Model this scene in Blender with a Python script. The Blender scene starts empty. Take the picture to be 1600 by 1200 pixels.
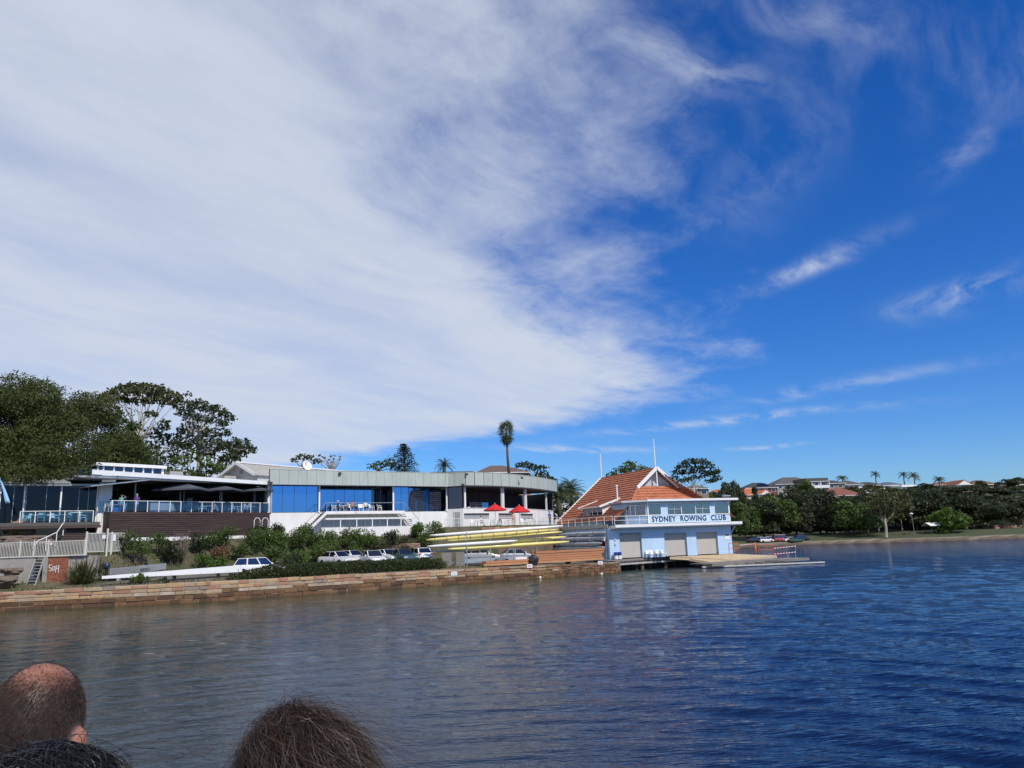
import bpy, bmesh, math, random
import numpy as np
from mathutils import Matrix, Vector, noise

scene = bpy.context.scene
COL = scene.collection
RAD = math.radians

# ------------------------------------------------------------------ camera
CAM_H, PITCH, ROLL, FPX = 4.0, RAD(11.5), RAD(-2.0), 1200.0
cam_data = bpy.data.cameras.new('camera')
cam = bpy.data.objects.new('camera', cam_data)
COL.objects.link(cam)
cam_data.sensor_width = 36.0
cam_data.lens = 36.0 * FPX / 1600.0
cam_data.clip_start = 0.05
cam_data.clip_end = 8000.0
CAMR = (Matrix.Rotation(math.pi / 2 + PITCH, 3, 'X') @ Matrix.Rotation(ROLL, 3, 'Z'))
cam.matrix_world = Matrix.Translation((0, 0, CAM_H)) @ CAMR.to_4x4()
scene.camera = cam
scene.render.engine = 'CYCLES'
scene.cycles.max_bounces = 8
scene.cycles.transparent_max_bounces = 24
scene.cycles.use_denoising = True
scene.view_settings.view_transform = 'Standard'
scene.view_settings.look = 'None'
scene.view_settings.exposure = 0.0
scene.view_settings.gamma = 1.0
scene.view_settings.use_curve_mapping = False

# ------------------------------------------------------------------ sun and sky
SUN_DIR = Vector((0.66, -0.75, 0.0)).normalized()
SUN_EL = RAD(46)
SUN_VEC = Vector((SUN_DIR.x * math.cos(SUN_EL), SUN_DIR.y * math.cos(SUN_EL), math.sin(SUN_EL)))
sun_data = bpy.data.lights.new('sun', 'SUN')
sun_data.energy = 3.9
sun_data.angle = RAD(0.55)
sun_data.color = (1.0, 0.93, 0.83)
sun = bpy.data.objects.new('sun', sun_data)
COL.objects.link(sun)
sun.rotation_euler = SUN_VEC.to_track_quat('Z', 'Y').to_euler()
sun.location = (60, -60, 90)


class NT:
    """a few words for wiring nodes"""
    def __init__(self, tree):
        self.t = tree

    def n(self, kind, **kw):
        nd = self.t.nodes.new(kind)
        for k, v in kw.items():
            setattr(nd, k, v)
        return nd

    def link(self, a, b):
        self.t.links.new(a, b)

    def put(self, sock, v):
        if v is None:
            return
        if hasattr(v, 'is_output') or isinstance(v, bpy.types.NodeSocket):
            self.t.links.new(v, sock)
        else:
            sock.default_value = v

    def m(self, op, a, b=None, c=None, clamp=False):
        nd = self.n('ShaderNodeMath', operation=op, use_clamp=clamp)
        for i, v in enumerate((a, b, c)):
            self.put(nd.inputs[i], v)
        return nd.outputs[0]

    def vec(self, x, y, z=0.0):
        nd = self.n('ShaderNodeCombineXYZ')
        for i, v in enumerate((x, y, z)):
            self.put(nd.inputs[i], v)
        return nd.outputs[0]

    def noise(self, vec, scale=1.0, detail=4.0, rough=0.5, dist=0.0, lac=2.0, out='Fac'):
        nd = self.n('ShaderNodeTexNoise')
        if vec is not None:
            self.link(vec, nd.inputs['Vector'])
        nd.inputs['Scale'].default_value = scale
        nd.inputs['Detail'].default_value = detail
        nd.inputs['Roughness'].default_value = rough
        nd.inputs['Distortion'].default_value = dist
        nd.inputs['Lacunarity'].default_value = lac
        return nd.outputs[out]

    def step(self, v, lo, hi, smooth=True, a=0.0, b=1.0):
        nd = self.n('ShaderNodeMapRange', interpolation_type='SMOOTHSTEP' if smooth else 'LINEAR')
        self.put(nd.inputs['Value'], v)
        for k, x in (('From Min', lo), ('From Max', hi), ('To Min', a), ('To Max', b)):
            self.put(nd.inputs[k], x)
        return nd.outputs['Result']

    def mix(self, f, a, b, blend='MIX'):
        nd = self.n('ShaderNodeMix', data_type='RGBA', blend_type=blend)
        self.put(nd.inputs[0], f)
        for i, v in ((6, a), (7, b)):
            if isinstance(v, (tuple, list)) and len(v) == 3:
                v = (*v, 1.0)
            self.put(nd.inputs[i], v)
        return nd.outputs[2]


world = bpy.data.worlds.new('World')
scene.world = world
world.use_nodes = True
wt = world.node_tree
wt.nodes.clear()
W = NT(wt)
sky = W.n('ShaderNodeTexSky', sky_type='NISHITA')
sky.sun_disc = False
sky.sun_elevation = SUN_EL
sky.sun_rotation = math.atan2(SUN_DIR.x, SUN_DIR.y)
sky.altitude = 0.0
sky.air_density = 1.0
sky.dust_density = 0.25
sky.ozone_density = 3.0
hsv = W.n('ShaderNodeHueSaturation')
hsv.inputs['Saturation'].default_value = 1.35
hsv.inputs['Value'].default_value = 1.0
W.link(sky.outputs[0], hsv.inputs['Color'])
sky_col = W.mix(1.0, hsv.outputs[0], (0.47, 0.70, 1.10), 'MULTIPLY')
co = W.n('ShaderNodeTexCoord')
sp = W.n('ShaderNodeSeparateXYZ')
W.link(co.outputs['Generated'], sp.inputs[0])
zz = W.m('ADD', W.m('MAXIMUM', sp.outputs[2], 0.0), 0.06)
cu = W.m('DIVIDE', sp.outputs[0], zz)
cv = W.m('DIVIDE', sp.outputs[1], zz)
flat = W.vec(cu, cv)
# the high cloud sheet: a plane of cirrus whose edge runs over the bay
wp = W.n('ShaderNodeVectorMath', operation='MULTIPLY_ADD')
W.link(W.noise(flat, 1.1, 3, 0.5, out='Color'), wp.inputs[0])
wp.inputs[1].default_value = (0.42, 0.42, 0)
wp.inputs[2].default_value = (-0.21, -0.21, 0)
wadd = W.n('ShaderNodeVectorMath', operation='ADD')
W.link(flat, wadd.inputs[0]); W.link(wp.outputs[0], wadd.inputs[1])
ws = W.n('ShaderNodeSeparateXYZ')
W.link(wadd.outputs[0], ws.inputs[0])
wu, wv = ws.outputs[0], ws.outputs[1]
along = W.m('ADD', W.m('MULTIPLY', wu, 0.55), W.m('MULTIPLY', wv, 0.83))
across = W.m('SUBTRACT', W.m('MULTIPLY', wu, 0.83), W.m('MULTIPLY', wv, 0.55))
streak = W.vec(W.m('MULTIPLY', along, 0.7), W.m('MULTIPLY', across, 2.2))
st1 = W.noise(streak, 1.7, 9, 0.56, 0.12)
st2 = W.noise(streak, 0.7, 4, 0.5, 0.2)
fib = W.noise(W.vec(W.m('MULTIPLY', along, 1.6), W.m('MULTIPLY', across, 4.0), 3.0), 1.5, 8, 0.6, 0.25)
edge = W.n('ShaderNodeFloatCurve')
cm = edge.mapping
pts = [(-4.0, 0.3), (0.6, 0.0), (1.15, 0.0), (1.45, 0.06), (1.9, 0.06), (2.4, 0.14), (3.3, 0.58), (3.95, 0.78), (4.45, 0.50),
       (4.9, -0.05), (5.3, -0.75), (5.9, -1.6), (7.5, -3.2), (12.0, -7.5)]
V0, V1, U0, U1 = -4.0, 12.0, -8.0, 2.0
cc = cm.curves[0]
nrm = [((v - V0) / (V1 - V0), (u - U0) / (U1 - U0)) for v, u in pts]
cc.points[0].location = nrm[0]
cc.points[1].location = nrm[-1]
for q in nrm[1:-1]:
    cc.points.new(*q)
for q in cc.points:
    q.handle_type = 'AUTO_CLAMPED'
cm.update()
W.link(W.step(wv, V0, V1, smooth=False), edge.inputs['Value'])
ub = W.m('MULTIPLY_ADD', edge.outputs[0], U1 - U0, U0)
gap = W.m('SUBTRACT', ub, wu)
rag = W.noise(W.vec(W.m('MULTIPLY', wu, 1.25), W.m('MULTIPLY', wv, 1.0), 7.0), 2.4, 11, 0.64, 0.15)
body = W.m('ADD', W.m('MULTIPLY', gap, 2.0), W.m('ADD', W.m('MULTIPLY', W.m('SUBTRACT', st1, 0.5), 1.6), W.m('MULTIPLY', W.m('SUBTRACT', rag, 0.5), 2.3)))
dens = W.step(body, -1.0, 1.0)
dens = W.m('MULTIPLY', dens, W.step(W.m('ADD', W.m('MULTIPLY', st2, 0.6), W.m('MULTIPLY', st1, 0.4)), 0.25, 0.62, a=0.70, b=1.0))
dens = W.m('MULTIPLY', dens, W.step(fib, 0.2, 0.6, a=0.9, b=1.0))


def wisp(u, v, du, dv, ln, wd, amt):
    k = math.hypot(du, dv); du /= k; dv /= k
    a = W.m('ADD', W.m('MULTIPLY', W.m('SUBTRACT', wu, u), du), W.m('MULTIPLY', W.m('SUBTRACT', wv, v), dv))
    b = W.m('ADD', W.m('MULTIPLY', W.m('SUBTRACT', wu, u), -dv), W.m('MULTIPLY', W.m('SUBTRACT', wv, v), du))
    g = W.m('ADD', W.m('POWER', W.m('ABSOLUTE', W.m('DIVIDE', a, ln)), 2.0), W.m('POWER', W.m('ABSOLUTE', W.m('DIVIDE', b, wd)), 2.0))
    e = W.m('EXPONENT', W.m('MULTIPLY', g, -1.0))
    return W.m('MULTIPLY', e, W.m('MULTIPLY', W.step(fib, 0.34, 0.72), amt))


for args in ((0.55, 1.22, 0.6, 0.5, 0.26, 0.08, 0.45), (0.36, 1.36, 0.31, 0.28, 0.20, 0.06, 0.8), (1.05, 1.70, 0.3, 1.0, 0.14, 0.05, 0.4),
             (0.99, 2.42, 0.12, -0.2, 0.24, 0.07, 0.85), (1.65, 2.62, 0.1, -0.3, 0.22, 0.12, 0.75), (0.85, 1.35, 0.8, 0.3, 0.5, 0.18, 0.28),
             (0.62, 1.75, 0.1, 1.0, 0.35, 0.14, 0.25), (1.35, 4.8, 1.0, -0.4, 0.8, 0.14, 0.6), (1.95, 5.85, 1.0, -0.1, 0.24, 0.10, 0.95), (0.5, 5.7, 1.0, 0.3, 0.55, 0.14, 0.7),
             (1.7, 4.0, 1.0, -0.9, 0.5, 0.14, 0.45)):
    dens = W.m('MAXIMUM', dens, wisp(*args))
dens = W.m('MULTIPLY', dens, 0.95)
SKY_K = 0.118
cl = (0.63 / SKY_K, 0.69 / SKY_K, 0.80 / SKY_K)
final = W.mix(dens, sky_col, cl)
bg = W.n('ShaderNodeBackground')
bg.inputs['Strength'].default_value = SKY_K
W.link(final, bg.inputs['Color'])
wo = W.n('ShaderNodeOutputWorld')
W.link(bg.outputs[0], wo.inputs['Surface'])


# ------------------------------------------------------------------ helpers
def ray(px, py):
    return CAMR @ Vector(((px - 800) / FPX, -(py - 600) / FPX, -1.0))


def at(px, py, Y):
    """the point seen at photo pixel (px, py) at ground distance Y"""
    d = ray(px, py)
    return Vector((0, 0, CAM_H)) + d * (Y / d.y)


def atz(px, py, Z):
    d = ray(px, py)
    return Vector((0, 0, CAM_H)) + d * ((Z - CAM_H) / d.z)


def px_of(P):
    c = CAMR.transposed() @ (Vector(P) - Vector((0, 0, CAM_H)))
    return 800 + FPX * c.x / -c.z, 600 - FPX * c.y / -c.z


def mat(name, rgb, rough=0.6, metal=0.0, var=0.12, scale=2.0, bump=0.0, bscale=None, spec=0.5, stretch=None, detail=5.0, stain=None, coat=0.0):
    m = bpy.data.materials.new(name)
    m.use_nodes = True
    t = m.node_tree
    N = NT(t)
    b = t.nodes['Principled BSDF']
    b.inputs['Roughness'].default_value = rough
    b.inputs['Metallic'].default_value = metal
    b.inputs['Specular IOR Level'].default_value = spec
    b.inputs['Coat Weight'].default_value = coat
    tc = N.n('ShaderNodeTexCoord')
    v = tc.outputs['Object']
    if stretch:
        mp = N.n('ShaderNodeMapping')
        mp.inputs['Scale'].default_value = stretch
        N.link(v, mp.inputs['Vector'])
        v = mp.outputs[0]
    c = (*rgb, 1.0)
    if var > 0:
        f = N.noise(v, scale, detail, 0.6)
        k = N.step(f, 0.25, 0.75, False, 1.0 - var, 1.0 + var)
        vm = N.n('ShaderNodeVectorMath', operation='SCALE')
        vm.inputs[0].default_value = rgb
        N.link(k, vm.inputs['Scale'])
        c = vm.outputs[0]
        r = N.step(f, 0.2, 0.8, False, max(0.02, rough - 0.08), min(1, rough + 0.08))
        N.link(r, b.inputs['Roughness'])
    if stain:
        srgb, lo, hi, ss = stain
        sf = N.noise(v, ss, 6, 0.62, 0.4)
        c = N.mix(N.step(sf, lo, hi), c, srgb)
    N.put(b.inputs['Base Color'], c)
    if bump:
        bn = N.n('ShaderNodeBump')
        bn.inputs['Strength'].default_value = bump
        bn.inputs['Distance'].default_value = 0.02
        N.link(N.noise(v, bscale or scale * 6, 6, 0.6), bn.inputs['Height'])
        N.link(bn.outputs[0], b.inputs['Normal'])
    return m


def leaf_mat(name, rgb, rgb2, trans=0.3, rough=0.55, scale=0.35):
    m = bpy.data.materials.new(name)
    m.use_nodes = True
    t = m.node_tree
    N = NT(t)
    b = t.nodes['Principled BSDF']
    out = t.nodes['Material Output']
    g = N.n('ShaderNodeNewGeometry')
    tc = N.n('ShaderNodeTexCoord')
    f = N.noise(tc.outputs['Object'], scale, 3, 0.6)
    f = N.m('ADD', N.m('MULTIPLY', g.outputs['Random Per Island'], 0.55), N.m('MULTIPLY', N.step(f, 0.3, 0.7), 0.45))
    c = N.mix(f, rgb, rgb2)
    N.link(c, b.inputs['Base Color'])
    b.inputs['Roughness'].default_value = rough
    b.inputs['Specular IOR Level'].default_value = 0.3
    tr = N.n('ShaderNodeBsdfTranslucent')
    N.link(N.mix(1.0, c, (1.25, 1.2, 0.55), 'MULTIPLY'), tr.inputs['Color'])
    mx = N.n('ShaderNodeMixShader')
    mx.inputs[0].default_value = trans
    N.link(b.outputs[0], mx.inputs[1]); N.link(tr.outputs[0], mx.inputs[2])
    N.link(mx.outputs[0], out.inputs['Surface'])
    return m


def wl(o):
    v = Vector((0, 0, 0))
    while o is not None:
        v = v + o.location
        o = o.parent
    return v


def tag(o, label=None, cat=None, group=None, kind=None):
    if label: o['label'] = label
    if cat: o['category'] = cat
    if group: o['group'] = group
    if kind: o['kind'] = kind
    return o


def empty(name, loc, label=None, cat=None, group=None, rz=0.0):
    o = bpy.data.objects.new(name, None)
    o.empty_display_size = 0.2
    COL.objects.link(o)
    o.location = loc
    o.rotation_euler = (0, 0, rz)
    return tag(o, label, cat, group)


def copy_tree(o, parent=None):
    c = o.copy()
    COL.objects.link(c)
    c.parent = parent
    for ch in o.children:
        copy_tree(ch, c)
    return c


class MB:
    """collects faces; build() links them as one mesh object"""
    def __init__(self):
        self.v = []
        self.f = []
        self.mi = []
        self.cur = 0

    def add(self, vs, fs):
        o = len(self.v)
        self.v.extend([tuple(x) for x in vs])
        self.f.extend([tuple(i + o for i in q) for q in fs])
        self.mi.extend([self.cur] * len(fs))
        return self

    def hexa(self, p):
        """8 corners: bottom 4 counter-clockwise, top 4"""
        return self.add(p, [(3, 2, 1, 0), (4, 5, 6, 7), (0, 1, 5, 4), (1, 2, 6, 5), (2, 3, 7, 6), (3, 0, 4, 7)])

    def box(self, x0, x1, y0, y1, z0, z1):
        return self.hexa([(x0, y0, z0), (x1, y0, z0), (x1, y1, z0), (x0, y1, z0), (x0, y0, z1), (x1, y0, z1), (x1, y1, z1), (x0, y1, z1)])

    def tube(self, path, rad, n=6, cap=True):
        path = [Vector(p) for p in path]
        if not isinstance(rad, (list, tuple)):
            rad = [rad] * len(path)
        vs, fs = [], []
        up = None
        for i, p in enumerate(path):
            a = path[max(i - 1, 0)]; b = path[min(i + 1, len(path) - 1)]
            d = (b - a)
            d = d.normalized() if d.length > 1e-9 else Vector((0, 0, 1))
            if up is None:
                up = Vector((0, 0, 1)) if abs(d.z) < 0.9 else Vector((1, 0, 0))
            x = d.cross(up)
            if x.length < 1e-6:
                x = d.cross(Vector((0, 1, 0)))
            x.normalize()
            y = x.cross(d).normalized()
            up = y
            for k in range(n):
                t = 2 * math.pi * (k + 0.5) / n
                vs.append(p + (x * math.cos(t) + y * math.sin(t)) * rad[i])
        for i in range(len(path) - 1):
            for k in range(n):
                k2 = (k + 1) % n
                fs.append((i * n + k, i * n + k2, (i + 1) * n + k2, (i + 1) * n + k))
        if cap:
            fs.append(tuple(range(n - 1, -1, -1)))
            fs.append(tuple((len(path) - 1) * n + k for k in range(n)))
        return self.add(vs, fs)

    def rod(self, a, b, r, n=6):
        return self.tube([a, b], r, n)

    def bar(self, a, b, w, h):
        """a square bar from a to b"""
        a, b = Vector(a), Vector(b)
        d = (b - a).normalized()
        up = Vector((0, 0, 1)) if abs(d.z) < 0.95 else Vector((1, 0, 0))
        x = d.cross(up).normalized() * w / 2
        y = x.cross(d).normalized() * h / 2
        return self.hexa([a - x - y, a + x - y, b + x - y, b - x - y, a - x + y, a + x + y, b + x + y, b - x + y])

    def prism(self, poly, ext):
        """closed polygon (list of points) extruded by vector ext"""
        poly = [Vector(p) for p in poly]
        e = Vector(ext)
        n = len(poly)
        return self.add(poly + [p + e for p in poly],
                        [tuple(range(n - 1, -1, -1)), tuple(range(n, 2 * n))] + [(i, (i + 1) % n, n + (i + 1) % n, n + i) for i in range(n)])

    def lathe(self, prof, c=(0, 0, 0), n=12, axis='z'):
        vs, fs = [], []
        for r, z in prof:
            for k in range(n):
                t = 2 * math.pi * k / n
                q = (r * math.cos(t), r * math.sin(t), z)
                if axis == 'y':
                    q = (q[0], q[2], q[1])
                elif axis == 'x':
                    q = (q[2], q[0], q[1])
                vs.append((c[0] + q[0], c[1] + q[1], c[2] + q[2]))
        for i in range(len(prof) - 1):
            for k in range(n):
                k2 = (k + 1) % n
                fs.append((i * n + k, i * n + k2, (i + 1) * n + k2, (i + 1) * n + k))
        fs.append(tuple(range(n - 1, -1, -1)))
        fs.append(tuple((len(prof) - 1) * n + k for k in range(n)))
        return self.add(vs, fs)

    def build(self, name, m=None, parent=None, smooth=False, local=False, bevel=0.0, kind=None):
        me = bpy.data.meshes.new(name)
        off = Vector((0, 0, 0)) if (local or parent is None) else wl(parent)
        me.from_pydata([(x[0] - off.x, x[1] - off.y, x[2] - off.z) for x in self.v], [], self.f)
        ms = m if isinstance(m, (list, tuple)) else [m]
        for q in ms:
            if q is not None:
                me.materials.append(q)
        if len(ms) > 1:
            me.polygons.foreach_set('material_index', self.mi)
        bm = bmesh.new(); bm.from_mesh(me)
        bmesh.ops.recalc_face_normals(bm, faces=bm.faces)
        bm.to_mesh(me); bm.free()
        if smooth:
            me.polygons.foreach_set('use_smooth', [True] * len(me.polygons))
            if smooth != 'all':
                me.set_sharp_from_angle(angle=RAD(40))
        me.update()
        o = bpy.data.objects.new(name, me)
        COL.objects.link(o)
        if parent is not None:
            o.parent = parent
        if bevel:
            bv = o.modifiers.new('bevel', 'BEVEL')
            bv.width = bevel
            bv.segments = 2
            bv.limit_method = 'ANGLE'
        if kind:
            o['kind'] = kind
        return o


class Face:
    """an upright plane: s runs along it, z up, d out of it (towards the water)"""
    def __init__(self, p0, p1):
        self.o = Vector((p0[0], p0[1], 0))
        e = Vector((p1[0], p1[1], 0)) - self.o
        self.L = e.length
        self.t = e.normalized()
        self.n = Vector((self.t.y, -self.t.x, 0))

    def p(self, s, z, d=0.0):
        q = self.o + self.t * s + self.n * d
        return Vector((q.x, q.y, z))

    def hit(self, px, py, d=0.0):
        r = ray(px, py)
        c = Vector((0, 0, CAM_H))
        k = ((self.o + self.n * d) - c).dot(self.n) / r.dot(self.n)
        q = c + r * k
        return (Vector((q.x, q.y, 0)) - self.o).dot(self.t), q.z

    def s(self, px, py, d=0.0):
        return self.hit(px, py, d)[0]

    def z(self, px, py, d=0.0):
        return self.hit(px, py, d)[1]

    def box(self, mb, s0, s1, z0, z1, d0, d1):
        P = self.p
        return mb.hexa([P(s0, z0, d1), P(s1, z0, d1), P(s1, z0, d0), P(s0, z0, d0), P(s0, z1, d1), P(s1, z1, d1), P(s1, z1, d0), P(s0, z1, d0)])


def one(fn):
    mb = MB(); fn(mb); return mb


def np_mesh(name, V, Fq, m, parent=None, smooth=False, kind=None):
    """V (n,3) array, Fq (k,3|4) int array"""
    me = bpy.data.meshes.new(name)
    n, k = len(Fq), Fq.shape[1]
    me.vertices.add(len(V)); me.loops.add(n * k); me.polygons.add(n)
    me.vertices.foreach_set('co', np.ascontiguousarray(V, dtype=np.float32).ravel())
    me.loops.foreach_set('vertex_index', np.ascontiguousarray(Fq, dtype=np.int32).ravel())
    me.polygons.foreach_set('loop_start', np.arange(0, n * k, k, dtype=np.int32))
    if smooth:
        me.polygons.foreach_set('use_smooth', np.ones(n, dtype=bool))
    me.update(calc_edges=True)
    if m is not None:
        me.materials.append(m)
    o = bpy.data.objects.new(name, me)
    COL.objects.link(o)
    if parent is not None:
        o.parent = parent
    if kind:
        o['kind'] = kind
    return o
# ------------------------------------------------------------------ water
SHORE = [(-400, 20), (-75, 57.0), (-40.0, 61.2), (-25.4, 64.2), (-6.9, 77.5), (11.6, 89.9), (8.6, 95.5), (27, 107), (36, 128), (48, 175),
         (62, 216), (80.3, 223.9), (102, 212.2), (131, 203.8), (180, 190), (260, 176), (420, 160), (900, 120)]
CLUB = [(-90, 58), (-58, 66), (-44, 72.5), (-38.9, 74.4), (-27.9, 87.8), (-9.0, 101.0), (-6.9, 100.5), (-1.0, 106.0), (5.7, 121.0), (14, 150), (40, 230)]


def seg_dist(X, Y, line):
    """signed distance to a polyline, positive on its left-hand (inland) side"""
    best = np.full(X.shape, 1e9); sign = np.ones(X.shape)
    for (x0, y0), (x1, y1) in zip(line[:-1], line[1:]):
        dx, dy = x1 - x0, y1 - y0
        k = np.clip(((X - x0) * dx + (Y - y0) * dy) / (dx * dx + dy * dy), 0, 1)
        ex, ey = X - (x0 + k * dx), Y - (y0 + k * dy)
        d = np.hypot(ex, ey)
        s = np.sign(dx * (Y - y0) - dy * (X - x0))
        upd = d < best - 1e-6
        best = np.where(upd, d, best); sign = np.where(upd, s, sign)
    return best * np.where(sign == 0, 1, sign)


def sstep(x, a, b):
    t = np.clip((x - a) / (b - a), 0, 1)
    return t * t * (3 - 2 * t)


def vnoise(X, Y, seed=0):
    r = np.random.RandomState(seed)
    out = np.zeros_like(X)
    for i in range(10):
        a = r.uniform(0, 2 * math.pi); w = 2 ** r.uniform(-1, 2)
        out += np.sin((X * math.cos(a) + Y * math.sin(a)) * w + r.uniform(0, 6.28)) / (1 + w)
    return out / 3.0


def water_mat():
    m = bpy.data.materials.new('harbour_water')
    m.use_nodes = True
    t = m.node_tree
    N = NT(t)
    b = t.nodes['Principled BSDF']
    b.inputs['Roughness'].default_value = 0.05
    b.inputs['IOR'].default_value = 1.27
    b.inputs['Specular Tint'].default_value = (0.84, 0.96, 1.0, 1)
    b.inputs['Specular IOR Level'].default_value = 0.5
    g = N.n('ShaderNodeNewGeometry')
    at_ = N.n('ShaderNodeAttribute')
    at_.attribute_name = 'shallows_and_reflection'
    c = N.mix(at_.outputs['Fac'], (0.003, 0.011, 0.045), (0.026, 0.046, 0.017))
    N.link(c, b.inputs['Base Color'])
    def rip(ang, sx, sy, scale, det, rough):
        mp = N.n('ShaderNodeMapping')
        mp.inputs['Rotation'].default_value = (0, 0, ang)
        mp.inputs['Scale'].default_value = (sx, sy, 1)
        N.link(g.outputs['Position'], mp.inputs['Vector'])
        return N.noise(mp.outputs[0], scale, det, rough, 0.3)
    h = N.m('ADD', N.m('MULTIPLY', rip(RAD(-9), 0.36, 1.55, 2.2, 2, 0.5), 1.0), N.m('MULTIPLY', rip(RAD(8), 0.45, 1.6, 7.5, 2, 0.5), 0.42))
    bn = N.n('ShaderNodeBump')
    bn.inputs['Strength'].default_value = 1.0
    bn.inputs['Distance'].default_value = 0.055
    ac = N.n('ShaderNodeAttribute'); ac.attribute_name = 'chop'
    N.link(ac.outputs['Fac'], bn.inputs['Strength'])
    N.link(h, bn.inputs['Height'])
    N.link(bn.outputs[0], b.inputs['Normal'])
    return m


def make_water():
    th = np.concatenate([np.linspace(-180, -40, 40)[:-1], np.linspace(-40, 40, 560), np.linspace(40, 180, 40)[1:]])
    th = np.radians(th)
    rr = np.concatenate([[0.3, 2, 4, 6], 9 * np.exp(np.linspace(0, 1, 640) ** 1.15 * math.log(320 / 9.0)), [420, 600, 1000, 2000, 5000]])
    T, Rr = np.meshgrid(th, rr)
    X = Rr * np.sin(T); Y = Rr * np.cos(T)
    Z = np.zeros_like(X)
    rng = np.random.RandomState(4)
    cell = np.maximum(Rr * 0.005, 0.02)
    rc = np.hypot(X, Y - 6.0)
    for i in range(76):                                     # the ferry's own ring waves, and the wind's
        ring = i < 34
        lam = 0.28 * (2.2 / 0.28) ** rng.uniform(0, 1)
        k = 2 * math.pi / lam
        ph0 = rng.uniform(0, 6.28)
        if ring:
            wob = lam * 1.1 * vnoise(X * 0.35 / lam ** 0.5, Y * 0.2 / lam ** 0.5, 40 + i)
            ph = k * (rc + wob) + ph0
            amp = 0.0034 * lam * np.clip(0.9 + 1.1 * vnoise(X * 0.25 / lam ** 0.5, Y * 0.22 / lam ** 0.5, 90 + i), 0, 2.4)
        else:
            a = rng.normal(RAD(-90), RAD(32))
            ph = k * (X * math.cos(a) + Y * math.sin(a)) + ph0
            amp = 0.0017 * lam
        w = sstep(lam / cell, 2.4, 5.0)
        Z += amp * w * (np.sin(ph) + 0.3 * np.cos(2 * ph))
    gust = 0.75 + 0.5 * vnoise(X * 0.06, Y * 0.05, 8)
    chop = 0.5 + 0.95 * sstep(X + 0.16 * Y, -10, 22) + 0.1 * vnoise(X * 0.15, Y * 0.1, 17)
    gust = gust * (0.1 + 0.9 * chop)
    inside = (np.abs(T) < RAD(39.9)) & (Rr > 9) & (Rr < 300)
    Z = Z * np.clip(gust, 0.25, 1.8) * inside
    d = seg_dist(X, Y, SHORE)
    shallows_and_reflection = sstep(d + 2.5 * vnoise(X * 0.12, Y * 0.12, 2), -34.0, -0.5) * sstep(24 - X, 0, 12) * 0.9
    shallows_and_reflection = np.maximum(shallows_and_reflection, 0.48 * sstep(-X - 0.25 * Y, -14, 12) + 0.05 * vnoise(X * 0.1, Y * 0.1, 6))  # olive over the left water: murk plus a painted reflection of trees
    V = np.stack([X, Y, Z], -1).reshape(-1, 3)
    nr, nt = X.shape
    idx = np.arange(nr * nt).reshape(nr, nt)
    Fq = np.stack([idx[:-1, :-1], idx[:-1, 1:], idx[1:, 1:], idx[1:, :-1]], -1).reshape(-1, 4)[:, ::-1]
    o = np_mesh('water', V, Fq, water_mat(), smooth=True, kind='structure')
    at_ = o.data.attributes.new('shallows_and_reflection', 'FLOAT', 'POINT')
    at_.data.foreach_set('value', shallows_and_reflection.astype(np.float32).ravel())
    at_ = o.data.attributes.new('chop', 'FLOAT', 'POINT')
    at_.data.foreach_set('value', np.clip(chop, 0.2, 1.6).astype(np.float32).ravel())
    tag(o, 'rippled blue harbour water stretching to the sea wall', 'water')


make_water()


# ------------------------------------------------------------------ ground
def height(X, Y):
    t = seg_dist(X, Y, SHORE)
    f = seg_dist(X, Y, CLUB)                                # positive behind the club's front
    low = 1.45 + 0.62 * sstep(t, 1, 8) - (0.1 + 0.45 * sstep(t, 1, 8)) * sstep(X, -12, 0) + 0.06 * vnoise(X, Y, 1)
    left = sstep(-X, 33.0, 36.5)                             # the fenced terrace by the red brick panel
    rt = sstep(X, -11, -8.5)
    bank = low + (5.1 + 0.7 * rt - low) * sstep(f, -8.5 + 3.0 * rt, -2.2 - 2.7 * rt) * (1 + 0.05 * vnoise(X * 1.3, Y * 1.3, 5))
    terr = low + (4.0 - low) * sstep(t, 6.0, 6.6) + 1.2 * sstep(f, -1.6, -0.2)
    z = bank * (1 - left) + terr * left
    z = z + 6.5 * sstep(f, 14, 55) + 5 * sstep(f, 60, 160) - 3.0 * sstep(X, -2, 12) * sstep(Y, 118, 128) * sstep(170 - Y, 0, 30)
    # level yard for the boathouse
    q = sstep(X - 0.52 * (Y - 90) * 0 + 0.0, 2.5, 6.0) * sstep(128 - Y, 0, 10)
    z = z * (1 - q) + 1.18 * q
    # the far side of the bay: park, then the suburb on its hill
    far = sstep(X, 25, 60) * sstep(Y, 120, 150)
    hill = 0.75 + 1.7 * sstep(t, 0, 22) + 12.5 * sstep(t, 28, 95) + 3.5 * sstep(t, 85, 160)
    hill = hill + (0.2 + 1.2 * sstep(t, 30, 120)) * vnoise(X * 0.03, Y * 0.03, 3)
    z = z * (1 - far) + hill * far
    beach = sstep(t, -3.0, 1.8)
    near = sstep(t, 0.15, 0.75)
    k = np.where(far > 0.3, beach, near)
    return -1.5 + (z + 1.5) * k, t, f, far, left


def hz(x, y):
    return float(height(np.array([x], float), np.array([y], float))[0][0])


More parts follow.
